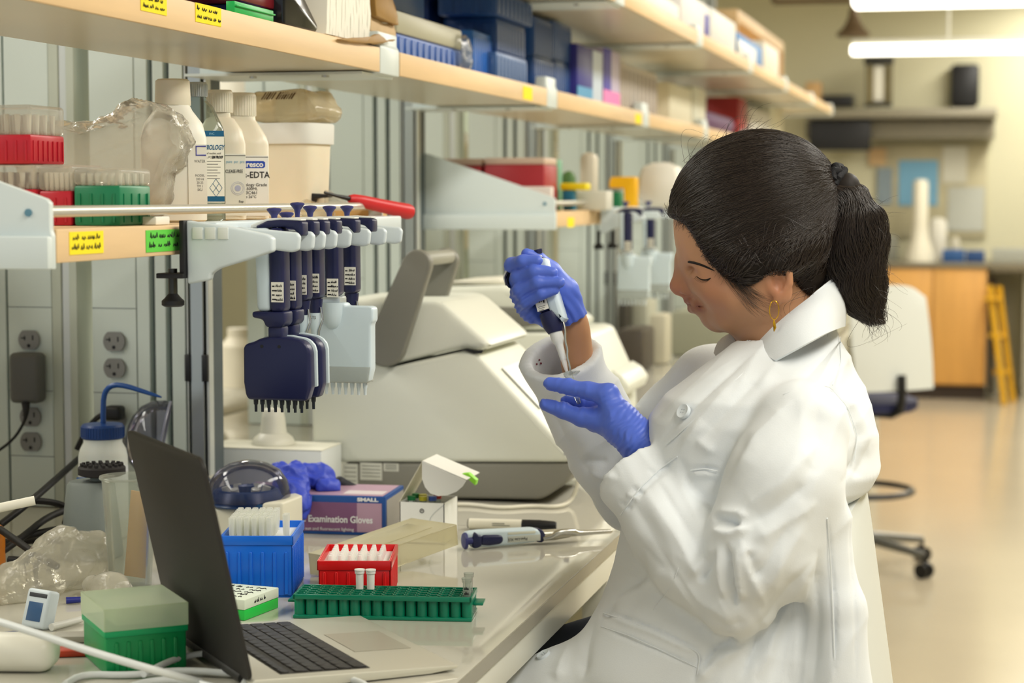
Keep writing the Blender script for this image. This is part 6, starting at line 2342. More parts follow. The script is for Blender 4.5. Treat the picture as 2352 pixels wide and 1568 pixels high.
cs = SDF((h(1060, 700)[0], 2.14, .68), (h(2120, 700)[0], 2.86, h(1700, 690)[2]), .0034)
cs.add(loft(cs, [(740, 1722, 1918, 80), (770, 1700, 1926, 110), (800, 1668, 1942, 170), (850, 1600, 1968, 250), (900, 1535, 1990, 295), (950, 1500, 2006, 310), (1000, 1488, 2016, 310), (1070, 1476, 2024, 300),
                 (1105, 1466, 2004, 300), (1140, 1452, 1956, 300), (1200, 1440, 1944, 305), (1290, 1424, 1952, 320), (1400, 1392, 1962, 340), (1500, 1380, 1968, 350), (1600, 1380, 1972, 355)]), 0)


def Q(u, v, Y):
    return np.array(at(u, v, 'y', Y)[:])


# near sleeve
near = [(1838, 985, 2.345, 112), (1800, 1110, 2.310, 122), (1748, 1250, 2.295, 116), (1700, 1370, 2.300, 92)]
cs.add(cs.chain([Q(*p[:3]) for p in near], [PX(p[3], p[2]) for p in near], .03), .012)
fore = [(1692, 1372, 2.300, 92), (1610, 1285, 2.330, 108), (1540, 1195, 2.370, 104), (1462, 1086, 2.405, 92), (1440, 1055, 2.415, 90)]
fs = cs.chain([Q(*p[:3]) for p in fore], [PX(p[3], p[2]) for p in fore], .02)
cd_ = Q(1446, 1063, 2.415) - Q(1540, 1195, 2.370)
cd_ /= np.linalg.norm(cd_)


def plane(sd, p, n):
    return (sd.X - p[0]) * n[0] + (sd.Y - p[1]) * n[1] + (sd.Z - p[2]) * n[2]


fs = np.maximum(fs, plane(cs, Q(1462, 1086, 2.405), cd_))
cs.add(fs, .008)
cs.cut(cs.cap(Q(1462, 1086, 2.405) + cd_ * .05, Q(1462, 1086, 2.405) - cd_ * .035, PX(79, 2.4), PX(75, 2.4)), .002)
# far sleeve
farc = [(1640, 890, 2.66, 105), (1560, 985, 2.69, 104), (1478, 1110, 2.69, 100), (1462, 1130, 2.685, 96)]
cs.add(cs.chain([Q(*p[:3]) for p in farc], [PX(p[3], p[2]) for p in farc], .02), .03)
ffc = [(1462, 1118, 2.685, 88), (1410, 1050, 2.66, 94), (1350, 945, 2.63, 93), (1286, 818, 2.60, 88), (1270, 785, 2.595, 86)]
ff = cs.chain([Q(*p[:3]) for p in ffc], [PX(p[3], p[2]) for p in ffc], .02)
fd = Q(1270, 790, 2.60) - Q(1350, 945, 2.63)
fd = np.array([fd[0] * .3, fd[1] - .03, fd[2] * 1.1])
fd /= np.linalg.norm(fd)
ff = np.maximum(ff, plane(cs, Q(1284, 815, 2.60), fd))
cs.add(ff, .012)
cs.cut(cs.cap(Q(1284, 815, 2.60) + fd * .05, Q(1296, 840, 2.605) - fd * .03, PX(74, 2.6), PX(70, 2.6)), .002)
# lap under the bench
for sg in (-1, 1):
    cs.add(cs.chain([Q(1690, 1560, YH + sg * .09), Q(1480, 1575, YH + sg * .085), Q(1330, 1612, YH + sg * .085), Q(1130, 1660, YH + sg * .085)], [.105, .088, .072, .060], .02), .05)
cs.add(cs.cap(Q(1440, 1560, 2.5), Q(1180, 1640, 2.5), .07, .05), .05)
# bulge over the chair back, hem behind
cs.add(cs.chain([Q(1905, 1215, 2.335), Q(1926, 1390, 2.325), Q(1940, 1640, 2.32)], [.024, .030, .036], .01), .05)
cs.cut(cs.cap(h(1776, 600), h(1800, 850), .0560, .0600), .004)          # neck opening
cs.cut(cs.cap(h(1690, 790, 0), h(1640, 800, 0), .020, .010), .02)
coat_s = cs
V, F = cs.mesh()
V = relax(V, F, 3)
N = vnormals(V, F)
pu, pv = proj_px(V)
face_cam = np.clip(-(N @ np.array(FW)) * 1.5, 0, 1)
yv = V[:, 1]


def fold(pts, w, amp, ymax=2.9, ymin=0):
    """a cloth fold along a line of the side view: raised (amp > 0) or pressed in, in millimetres"""
    global V
    d = np.full(len(V), 1e9)
    tp_ = np.zeros(len(V))
    n = len(pts)
    for i in range(n - 1):
        a, b = np.array(pts[i], float), np.array(pts[i + 1], float)
        e = b - a
        t_ = np.clip(((pu - a[0]) * e[0] + (pv - a[1]) * e[1]) / (e @ e), 0, 1)
        tg = (i + t_) / (n - 1)
        fall = np.clip(np.minimum(tg, 1 - tg) * 5 + .02, 0, 1)
        dd = np.hypot(pu - a[0] - t_ * e[0], pv - a[1] - t_ * e[1]) / w / (.4 + .6 * fall)
        nr = dd < d
        d = np.where(nr, dd, d)
        tp_ = np.where(nr, np.clip(fall, 0, 1), tp_)
    w_ = (.5 * np.exp(-d * d) + .5 * np.exp(-1.6 * d)) * tp_ * face_cam * ((yv < ymax) & (yv > ymin))
    V = V + N * (w_ * amp / 1000)[:, None]




def capd(P, pts, rad):
    d = np.full(len(P), 9.0)
    for i in range(len(pts) - 1):
        a, b = pts[i], pts[i + 1]
        e = b - a
        t_ = np.clip(((P - a) @ e) / (e @ e), 0, 1)
        d = np.minimum(d, np.linalg.norm(P - a - t_[:, None] * e, axis=1) - (rad[i] + (rad[i + 1] - rad[i]) * t_))
    return d


def drape(ang, across, along, seed):
    """cloth ripples running along a direction of the side view"""
    c_, s_ = math.cos(math.radians(ang)), math.sin(math.radians(ang))
    la_, ac_ = pu * c_ + pv * s_, -pu * s_ + pv * c_
    P3_ = np.stack([ac_ / across, la_ / along, np.zeros(len(pu)) + seed], 1)
    n_ = vnoise(P3_, 6.0, seed)
    return 1 - 2 * np.abs(n_) ** .8


dn = capd(V, [Q(*p[:3]) for p in near], [PX(p[3], p[2]) for p in near])
df = capd(V, [Q(*p[:3]) for p in fore], [PX(p[3], p[2]) for p in fore])
mf = np.exp(-np.clip(df, 0, 9) ** 2 / .0001) * (df < dn + .01)
mn = np.exp(-np.clip(dn, 0, 9) ** 2 / .0001) * (1 - mf)
mt = np.clip(1 - mf - mn, 0, 1)
low = np.clip((pv - 1180) / 120, 0, 1)
V = V + N * (.0010 * vnoise(V, 30, 3) + .0016 * mf * drape(53, 70, 420, 4) + .0018 * mn * drape(118, 95, 380, 5) + .0028 * mt * low * np.clip((pu - 1600) / 150, 0, 1) * drape(96, 150, 1100, 6) + .0016 * mt * low * np.clip((1640 - pu) / 120, 0, 1) * drape(150, 150, 700, 8) + .0018 * mt * (1 - low) * drape(128, 110, 520, 7))[:, None]
NS = 2.42
for a in [
    ([(1638, 1186), (1668, 1194), (1702, 1204)], 11, -13), ([(1632, 1216), (1672, 1226), (1726, 1210)], 13, 9), ([(1640, 1176), (1690, 1178), (1720, 1186)], 13, 6),
    ([(1668, 1246), (1676, 1320), (1690, 1396)], 10, -11), ([(1650, 1250), (1656, 1320), (1668, 1380)], 12, 7), ([(1694, 1252), (1700, 1330), (1704, 1384)], 12, 7),
    ([(1606, 1338), (1630, 1300), (1650, 1262)], 12, -7), ([(1590, 1322), (1614, 1290), (1640, 1250)], 14, 6),
    ([(1760, 1396), (1722, 1310), (1700, 1236)], 14, 6), ([(1742, 1330), (1716, 1262)], 10, -6),
    ([(1890, 1010), (1790, 1110), (1690, 1180)], 26, 6), ([(1870, 1100), (1780, 1170), (1720, 1200)], 20, -5), ([(1880, 1150), (1790, 1210), (1730, 1240)], 22, 5),
    ([(1720, 990), (1670, 1070), (1650, 1140)], 22, -5), ([(1820, 920), (1740, 1000), (1690, 1090)], 24, 4), ([(1880, 930), (1880, 1020), (1850, 1110)], 22, -4),
    ([(1850, 1190), (1800, 1290), (1750, 1370)], 22, 4), ([(1820, 1180), (1770, 1280), (1730, 1340)], 16, -4),
    ([(1478, 1120), (1560, 1240), (1620, 1350)], 20, 5), ([(1510, 1100), (1580, 1220), (1640, 1310)], 18, -5), ([(1450, 1150), (1520, 1270), (1590, 1370)], 18, -3),
    ([(1560, 1090), (1600, 1150), (1650, 1200)], 16, 4), ([(1590, 1400), (1660, 1440), (1720, 1430)], 18, -3),
    ([(1440, 1160), (1560, 1046)], 6, -2.5), ([(1436, 1132), (1470, 1150)], 6, 3), ([(1450, 1118), (1484, 1136)], 5, -3), ([(1420, 1150), (1452, 1170)], 5, -3), ([(1490, 1076), (1520, 1098)], 6, -3),
]:
    fold(*a, ymax=NS)
for a in [
    ([(1906, 884), (1950, 940), (1972, 1000), (1964, 1060), (1930, 1116)], 9, -6), ([(1930, 770), (1934, 830), (1920, 890)], 5, -2.5), ([(1940, 900), (1985, 980), (2000, 1050)], 22, 5), ([(1960, 1100), (1985, 1060), (2000, 1000)], 14, -4),
    ([(1728, 812), (1650, 880), (1560, 960), (1510, 1020)], 7, -4), ([(1700, 812), (1600, 890), (1520, 960)], 16, 5), ([(1760, 850), (1680, 930), (1600, 1010)], 22, -5), ([(1690, 870), (1610, 960), (1560, 1040)], 18, 4),
    ([(1584, 1078), (1620, 1074), (1652, 1082)], 5, -4), ([(1586, 1086), (1650, 1092)], 10, 3), ([(1560, 1050), (1590, 1120), (1640, 1170)], 14, -5), ([(1600, 1010), (1640, 1040)], 14, 4),
    ([(1432, 1240), (1480, 1260), (1540, 1320)], 18, -5), ([(1500, 1320), (1420, 1370), (1372, 1440)], 12, -7), ([(1530, 1310), (1450, 1360), (1390, 1400)], 16, 6), ([(1372, 1400), (1350, 1480), (1340, 1560)], 14, -6),
    ([(1390, 1402), (1500, 1442), (1612, 1492)], 4, -4), ([(1388, 1412), (1500, 1452), (1606, 1502)], 8, 3.5), ([(1376, 1440), (1490, 1484), (1600, 1530)], 4, -2.5), ([(1612, 1492), (1604, 1530), (1590, 1568)], 4, -3),
    ([(1860, 1290), (1760, 1430), (1700, 1560)], 14, -8), ([(1880, 1270), (1790, 1420), (1740, 1560)], 22, 8), ([(1720, 1480), (1640, 1520), (1600, 1568)], 16, 6), ([(1700, 1462), (1640, 1490), (1612, 1540)], 10, -8),
    ([(1900, 1180), (1914, 1340), (1920, 1568)], 5, -4), ([(1952, 1190), (1964, 1340), (1966, 1568)], 5, -3), ([(1850, 1320), (1830, 1440), (1820, 1568)], 22, 6), ([(1880, 1260), (1872, 1420), (1868, 1568)], 14, -6),
    ([(1240, 1440), (1200, 1500), (1160, 1560)], 14, -4), ([(1320, 1450), (1290, 1520), (1280, 1568)], 18, 5),
    ([(1230, 900), (1300, 1010), (1370, 1110)], 18, -4), ([(1330, 880), (1390, 990), (1430, 1060)], 18, 4), ([(1400, 1060), (1340, 1060)], 12, -4), ([(1420, 1100), (1350, 1085)], 12, 4),
]:
    fold(*a)
hem = V[:, 2] < .665
coat_o = put('lab_coat', V, F, cloth)


def csurf(u, v, off=.0):
    return hit(coat_s, u, v, 2.1, 2.8, off)


def seam(name, pts, r=.0007, n=26, off=.0006, y0=2.1):
    L_ = np.array(pts, float)
    t0 = np.linspace(0, 1, len(L_))
    q_ = []
    for t_ in np.linspace(0, 1, n):
        c_ = csurf(np.interp(t_, t0, L_[:, 0]), np.interp(t_, t0, L_[:, 1]), off)
        q_.append(c_)
    q_ = np.array(q_)
    q_[1:-1] = (q_[:-2] + 2 * q_[1:-1] + q_[2:]) / 4
    return MB().tube([Vector(c_ - PR) for c_ in q_], r, 6).build(name, cloth, person)


seam('armhole_seam', [(1800, 905), (1850, 888), (1905, 886), (1948, 936), (1970, 1000), (1962, 1060)])
seam('yoke_seam', [(1930, 775), (1932, 830), (1912, 884)])
seam('cuff_hem', [(1424, 1182), (1470, 1120), (1516, 1076), (1556, 1048)], .0009)
seam('placket_edge', [(1728, 838), (1660, 900), (1590, 968), (1530, 1020)], .0010)
seam('pocket_edge', [(1386, 1408), (1450, 1428), (1540, 1466), (1608, 1500), (1600, 1566)], .0010)
seam('pocket_stitch', [(1380, 1438), (1446, 1460), (1530, 1498), (1600, 1532)], .0006)
seam('breast_pocket_edge', [(1586, 1080), (1620, 1076), (1648, 1082)], .0009)
seam('back_seam', [(1900, 1190), (1908, 1300), (1914, 1420), (1918, 1560)], .0010)
seam('side_seam', [(1560, 1300), (1540, 1350), (1500, 1400)], .0006)

# buttons
btn = M('button_white', (218, 226, 232), .35)
for u, v in ((1572, 946), (1250, 1506)):
    c = csurf(u, v)
    _, g = coat_s.sample(c[None])
    n = Vector(g[0]).normalized()
    c = Vector(c) + n * .0028
    mb = MB()
    m_ = Matrix.Translation(c - PR) @ n.to_track_quat('Z', 'Y').to_matrix().to_4x4()
    mb.lathe([(.0088, -.004), (.0092, 0), (.0088, .0016), (.0070, .0012), (.006, .0008), (0, .0008)], rot=m_, seg=24)
    mb.build('button', btn, person)
    hb_ = MB()
    for dx, dy in ((-.0018, -.0018), (.0018, -.0018), (-.0018, .0018), (.0018, .0018)):
        p_ = m_ @ Vector((dx, dy, .0008))
        hb_.cyl(p_, p_ + n * .0003, .0007, seg=8)
    hb_.build('button_holes', M('thread_grey', (150, 160, 170), .8), person)

# collar: a turned-down band around the neck
def strip(name, top, low, th_, mat, sub=6, sag=0.0):
    """cloth band between two edges given as (u, v, dy)"""
    def res(L):
        L = np.array([h(*p) for p in L])
        t0 = np.linspace(0, 1, len(L))
        t1 = np.linspace(0, 1, (len(L) - 1) * 5 + 1)
        # Catmull-Rom through the points
        out = []
        n = len(L)
        for t_ in t1:
            x = t_ * (n - 1)
            i = min(int(x), n - 2)
            f = x - i
            p0, p1, p2, p3 = L[max(i - 1, 0)], L[i], L[i + 1], L[min(i + 2, n - 1)]
            out.append(.5 * ((2 * p1) + (-p0 + p2) * f + (2 * p0 - 5 * p1 + 4 * p2 - p3) * f * f + (-p0 + 3 * p1 - 3 * p2 + p3) * f ** 3))
        return np.array(out)
    A, B = res(top), res(low)
    n, m = len(A), sub + 1
    V_ = np.array([A[i] + (B[i] - A[i]) * (j / sub) for i in range(n) for j in range(m)])
    F_ = np.array([[i * m + j, i * m + j + 1, (i + 1) * m + j + 1, (i + 1) * m + j] for i in range(n - 1) for j in range(sub)])
    N_ = vnormals(V_, F_)
    ctr = h(1800, 760)
    sg = np.sign(((V_ - ctr) * N_).sum(1).mean()) or 1
    N_ *= sg
    bulge = np.array([sag * math.sin(PI * (k % m) / sub) for k in range(len(V_))])
    V_ = V_ + N_ * bulge[:, None]
    W = V_ + N_ * th_
    k = len(V_)
    FF = [list(f) for f in F_] + [list(f[::-1] + k) for f in F_]
    bd = [i * m for i in range(n)] + [(n - 1) * m + j for j in range(1, m)] + [i * m + m - 1 for i in range(n - 2, -1, -1)] + [j for j in range(m - 2, 0, -1)]
    for a, b in zip(bd, bd[1:] + bd[:1]):
        FF.append([a, b, b + k, a + k])
    mb = MB()
    mb.add((np.concatenate([V_, W]) - np.array(PR)).tolist(), FF)
    return mb.build(name, mat, person, ang=60)


strip('collar', [(1724, 800, -.030), (1764, 764, -.052), (1820, 716, -.064), (1874, 674, -.056), (1908, 650, -.030), (1918, 646, 0), (1906, 650, .030), (1868, 680, .056), (1800, 730, .062), (1730, 776, .046), (1700, 800, .026)],
      [(1782, 830, -.108), (1812, 814, -.112), (1856, 790, -.112), (1904, 764, -.090), (1932, 752, -.045), (1938, 750, 0), (1928, 752, .045), (1890, 770, .09), (1812, 800, .108), (1730, 828, .10), (1680, 836, .075)], .0022, cloth, 6, .006)
strip('collar_stand', [(1716, 806, -.026), (1770, 766, -.050), (1826, 716, -.061), (1876, 668, -.052), (1906, 643, -.026), (1914, 640, 0), (1902, 643, .028), (1862, 676, .054), (1796, 728, .060), (1724, 780, .042)],
      [(1720, 830, -.040), (1780, 796, -.064), (1836, 752, -.074), (1890, 716, -.066), (1916, 702, -.030), (1922, 700, 0), (1914, 702, .032), (1876, 724, .066), (1806, 768, .074), (1726, 812, .056)], .0018, cloth, 4)
shirt = M('shirt_grey', (196, 192, 182), .85, bump=.5, bscale=220)
strip('blouse_collar', [(1700, 796, -.022), (1690, 780, .0), (1682, 768, .024), (1672, 770, .05)], [(1690, 838, -.034), (1664, 838, .0), (1652, 826, .03), (1642, 812, .056)], .002, shirt, 4, .004)

# cuff stain
sv = [csurf(u, v) for u, v in ((1236, 826), (1240, 834), (1230, 836))]
mb = MB()
for q in sv:
    _, g = coat_s.sample(q[None])
    n = Vector(g[0]).normalized()
    m_ = Matrix.Translation(Vector(q) + n * .0025 - PR) @ n.to_track_quat('Z', 'Y').to_matrix().to_4x4()
    mb.lathe([(.0016, -.003), (.0013, .0002), (0, .0003)], rot=m_, seg=9)
mb.build('stain', M('stain_red', (120, 30, 50), .8), person)


# ---- hands
def hand(name, chains, k, wr_amp, seed, cutp=None, h_=.0015, hollow=None):
    pts = np.array([Q(*p[:3]) for c in chains for p in c])
    s_ = SDF(pts.min(0) - .035, pts.max(0) + .035, h_)
    for i, c in enumerate(chains):
        s_.add(s_.chain([Q(*p[:3]) for p in c], [PX(p[3], p[2]) for p in c], .004), 0 if i == 0 else k[min(i, len(k) - 1)])
    if cutp is not None:
        s_.d = np.maximum(s_.d, plane(s_, cutp[0], cutp[1]).astype(np.float32))
    V, F = s_.mesh()
    V = relax(V, F, 2)
    return s_, V, F


# left hand (near): palm up, thumb along the top, fingers under the tube
LH = [
    [(1508, 1046, 2.418, 44), (1470, 1015, 2.425, 47), (1425, 962, 2.44, 40), (1398, 912, 2.445, 24)],
    [(1470, 1015, 2.428, 44), (1420, 980, 2.445, 40), (1376, 962, 2.455, 26)],
    [(1480, 1020, 2.44, 36), (1430, 975, 2.465, 34), (1384, 948, 2.475, 24)],
    [(1398, 906, 2.445, 25), (1350, 897, 2.452, 20), (1306, 888, 2.458, 18.5), (1264, 881, 2.462, 15.5)],
    [(1384, 968, 2.450, 25), (1338, 958, 2.455, 22), (1294, 942, 2.462, 18.5), (1252, 929, 2.466, 14)],
    [(1392, 948, 2.474, 22), (1340, 930, 2.482, 17), (1300, 921, 2.485, 13)],
    [(1396, 962, 2.486, 20), (1346, 948, 2.502, 16), (1312, 936, 2.505, 13)],
    [(1402, 985, 2.488, 19), (1362, 975, 2.508, 15), (1332, 958, 2.512, 12)],
]
cn_ = Q(1512, 1052, 2.418) - Q(1460, 1006, 2.428)
cn_ /= np.linalg.norm(cn_)
lh_s, V, F = hand('glove', LH, [0, .012, .012, .010, .010, .006, .005, .005], 0, 1, (Q(1520, 1056, 2.416), cn_))
N = vnormals(V, F)
u2, v2 = proj_px(V)
# wrinkles run across the hand, denser toward the wrist
ax1 = (u2 - 1340) * .78 + (v2 - 900) * .62
ax2 = -(u2 - 1340) * .62 + (v2 - 900) * .78
wr = np.sin(ax1 * .40 + 2.2 * np.sin(ax2 * .05 + 1) + 1.4 * np.sin(ax2 * .13 + ax1 * .05)) * np.clip((ax1 - 20) / 90, 0, 1)
wr2 = np.sin(ax1 * .62 + 2 * np.sin(ax2 * .06)) * np.clip((ax1 - 70) / 60, 0, 1)
fing = np.clip((1400 - u2) / 60, 0, 1) * np.sin(u2 * .42 + 1.4 * np.sin(v2 * .12)) * (np.abs(((u2 - 1325) + 15) % 46 - 23) < 14)
pat = .5 + .5 * np.sin(ax2 * .06 + 2.1 * np.sin(ax1 * .021)) 
V = V + N * (.0006 * wr * pat + .00045 * wr2 * (1 - pat) + .00055 * fing * pat + .0007 * (1 - 2 * np.abs(vnoise(V, 170, 2))))[:, None]
put('glove', V, F, glove_m)
# left forearm end inside the sleeve
fa = MB().tube([Vector(Q(1502, 1042, 2.42) - PR), Vector(Q(1560, 1130, 2.39) - PR), Vector(Q(1620, 1240, 2.35) - PR)], [.022, .030, .036], 16)
sk2 = M('skin_arm', (190, 140, 102), .5, sub=.12)
fa.build('forearm', sk2, person)

# right hand (far): fingers closed round the pipette, thumb on top
RHc = [
    [(1328, 752, 2.578, 30), (1304, 712, 2.578, 36), (1262, 672, 2.572, 38), (1206, 652, 2.566, 28)],
    [(1318, 740, 2.575, 30), (1268, 716, 2.566, 34), (1222, 706, 2.556, 28)],
    [(1326, 742, 2.565, 26), (1302, 668, 2.556, 29), (1266, 622, 2.548, 23), (1238, 594, 2.540, 15.5), (1210, 583, 2.532, 13.5)],
    [(1200, 640, 2.566, 22), (1178, 618, 2.545, 18), (1176, 608, 2.524, 17.5), (1202, 600, 2.508, 15.5), (1234, 597, 2.506, 12.5)],
    [(1202, 655, 2.564, 21), (1184, 646, 2.540, 18.5), (1190, 636, 2.516, 18), (1226, 623, 2.505, 16.2), (1270, 625, 2.507, 13)],
    [(1206, 680, 2.562, 21), (1190, 676, 2.540, 18.5), (1196, 666, 2.514, 18.5), (1236, 648, 2.5035, 16.2), (1284, 648, 2.507, 13.5)],
    [(1214, 704, 2.556, 22), (1204, 702, 2.540, 20), (1210, 690, 2.516, 18), (1244, 673, 2.5065, 15), (1274, 666, 2.508, 12)],
    [(1206, 690, 2.545, 24), (1222, 716, 2.548, 25), (1250, 728, 2.556, 22)],
]
wn_ = Q(1332, 764, 2.58) - Q(1296, 704, 2.575)
wn_ /= np.linalg.norm(wn_)
rh_s, V, F = hand('glove', RHc, [0, .012, .010, .003, .0012, .0012, .0012, .008], 0, 2, (Q(1321, 737, 2.57), wn_))
N = vnormals(V, F)
u2, v2 = proj_px(V)
ax1 = (u2 - 1260) * .5 + (v2 - 640) * .86
ax2 = (u2 - 1260) * .86 - (v2 - 640) * .5
wr = np.sin(ax2 * .34 + 1.2 * np.sin(ax1 * .05)) * np.clip((ax1 - 30) / 60, 0, 1)
wr += np.sin(ax1 * .5 + .8 * np.sin(ax2 * .08)) * np.clip((1240 - u2) / 50, 0, 1) * np.clip((v2 - 655) / 30, 0, 1)
V = V + N * (.0009 * wr + .0006 * vnoise(V, 220, 3))[:, None]
put('glove', V, F, glove_m)
fa = MB().tube([Vector(Q(*p) - PR) for p in ((1312, 722, 2.578), (1320, 752, 2.582), (1322, 790, 2.59), (1328, 850, 2.60), (1360, 950, 2.635))], [.0185, .0205, .0220, .023, .026], 22, smooth=1)
fa.build('forearm', sk2, person)
# rolled glove edge
ring = []
e1 = np.cross(wn_, [0, 1, 0])
e1 /= np.linalg.norm(e1)
e2 = np.cross(wn_, e1)
base = Q(1319, 738, 2.573)
cand = np.array([base + (e1 * math.cos(a) + e2 * math.sin(a)) * .02 for a in np.linspace(0, 2 * PI, 41)])

# legs and shoes below the coat
trou = M('trousers', (46, 52, 66), .8)
lg = SDF((h(1000, 800)[0] - .05, 2.22, .0), (h(2000, 800)[0], 2.78, .86), .009)
for sg in (-1, 1):
    lg.add(lg.chain([Q(1760, 1580, YH + sg * .08), Q(1400, 1606, YH + sg * .085), Q(1130, 1648, YH + sg * .085)], [.085, .070, .055], .02), .02)
    kx = Q(1130, 1648, YH + sg * .085)
    lg.add(lg.chain([kx, np.array([kx[0] + .03, kx[1], .42]), np.array([kx[0] + .06, kx[1], .10])], [.056, .052, .036], .02), .02)
lg.add(lg.cap(Q(1450, 1490, 2.64), Q(1270, 1535, 2.64), .060, .055), .03)
V, F = lg.mesh()
put('trousers', relax(V, F, 2), F, trou)
for sg in (-1, 1):
    kx = Q(1130, 1648, YH + sg * .085)
    MB().prism([(-.19, 0), (.09, 0), (.10, .03), (.09, .09), (.01, .10), (-.06, .07), (-.18, .04), (-.20, .02)], 'y', -.042, .042, .018, 3).xf(Matrix.Translation((kx[0] + .05 - PR.x, kx[1] - PR.y, .0))).build('shoe', dark, person)

# ---- the pipette in the right hand
A0, A1 = Vector(Q(1262, 700, 2.530)), Vector(Q(1309, 868, 2.520))
ax = (A1 - A0).normalized()
side = Vector((0, -1, 0))
side = (side - ax * side.dot(ax)).normalized()          # toward the camera
nn = side.cross(ax).normalized()
if nn.x < 0:
    nn = -nn
mp = Matrix((nn, side, ax)).transposed().to_4x4()
kk = PX(1, 2.53)
t = thing('pipette', 'navy and white pipette held upright in the raised gloved hand', 'pipette', A0, rot=mp.to_euler())


def q4(pts):
    return [(a * kk, b * kk) for a, b in pts]


MB().prism(q4([(-28, -108), (2, -108), (2, 16), (-27, 16)]), 'y', -.014, .013, .006, 3).build('navy_half', navy, t)
MB().prism(q4([(0, -108), (28, -108), (30, 44), (24, 48), (14, 34), (0, 18)]), 'y', -.0148, .0138, .005, 3).build('white_half', pw_, t)
lb = MB().prism(q4([(-26, -22), (2, -22), (2, 10), (-26, 10)]), 'y', .0128, .0136).build('label', paper, t)
scribble(MB(), (-24 * kk, .0138, -20 * kk), (1, 0, 0), (0, 0, 1), 24 * kk, 16 * kk, 1, .0006, 77, 10).build('handwriting', ink, lb)
sc_ = MB()
for i in range(3):
    sc_.bb((-22 * kk, .0136, (0 + 4 * i) * kk), ((-4 - 3 * i) * kk, .0138, (1.2 + 4 * i) * kk))
sc_.build('print', M('print_grey', (120, 120, 112), .7), lb)
nl = (-3 * kk, 0, 0)
MB().lathe([(26 * kk, 16 * kk), (27 * kk, 22 * kk), (25 * kk, 50 * kk), (18 * kk, 66 * kk)], nl, 24).build('collar', navy, t)
MB().lathe([(15.5 * kk, 62 * kk), (15 * kk, 84 * kk), (10.5 * kk, 94 * kk), (9.4 * kk, 98 * kk), (7.0 * kk, 132 * kk)], nl, 22).build('tip_cone', white, t)
MB().lathe([(6.4 * kk, 131 * kk), (5.4 * kk, 146 * kk), (2.0 * kk, 172 * kk), (1.2 * kk, 178 * kk)], nl, 18).build('tip', M('tip_white', (236, 232, 226), .35), t)
MB().tube([Vector((22, 4, 36)) * kk, Vector((22, 6, 66)) * kk, Vector((15, 8, 92)) * kk, Vector((15, 8, 112)) * kk, Vector((9, 8, 128)) * kk, Vector((9, 6, 150)) * kk, Vector((4, 3, 172)) * kk], 2.6 * kk, 8, smooth=1).build('ejector_arm', steel, t)
MB().lathe([(8 * kk, -108 * kk), (8 * kk, -120 * kk), (11 * kk, -128 * kk), (11 * kk, -132 * kk), (0, -133 * kk)], (8 * kk, 0, 0), 20).build('plunger', navy, t)
MB().prism(q4([(-78, -62), (-84, -70), (-84, -92), (-74, -104), (-40, -112), (20, -112), (20, -104), (-40, -102), (-66, -96), (-74, -84)]), 'y', -.010, .010, .003, 2).build('finger_hook', navy, t)
MB().prism(q4([(-86, -72), (-87, -92), (-76, -107), (-40, -116), (16, -116), (16, -112), (-40, -112), (-72, -104), (-83, -92)]), 'y', -.009, .009, .0008).build('hook_top', white, t)

# the tube held between thumb and finger
B0 = Vector(Q(1304, 856, 2.487))
B1 = Vector(Q(1330, 926, 2.470))
dt = (B1 - B0)
t = thing('sample_tube', 'small clear sample tube held between the gloved fingertips under the pipette', 'tube', B0, rot=dt.to_track_quat('Z', 'Y').to_euler())
tl = dt.length
tm = CLEAR('tube_clear', (238, 242, 240), .7, .16, (240, 242, 238), .05)
MB().lathe([(.0062, 0), (.0062, .003), (.0052, .0035), (.0050, tl * .5), (.0026, tl), (0, tl + .001)], seg=18).build('body', tm, t)
MB().box((.010, 0, .001), (.013, .011, .002), .0008).build('cap', tm, t)
scribble(MB(), (-.003, -.0055, .006), (1, 0, 0), (0, 0, 1), .006, .008, 2, .0003, 8).build('handwriting', ink, t)


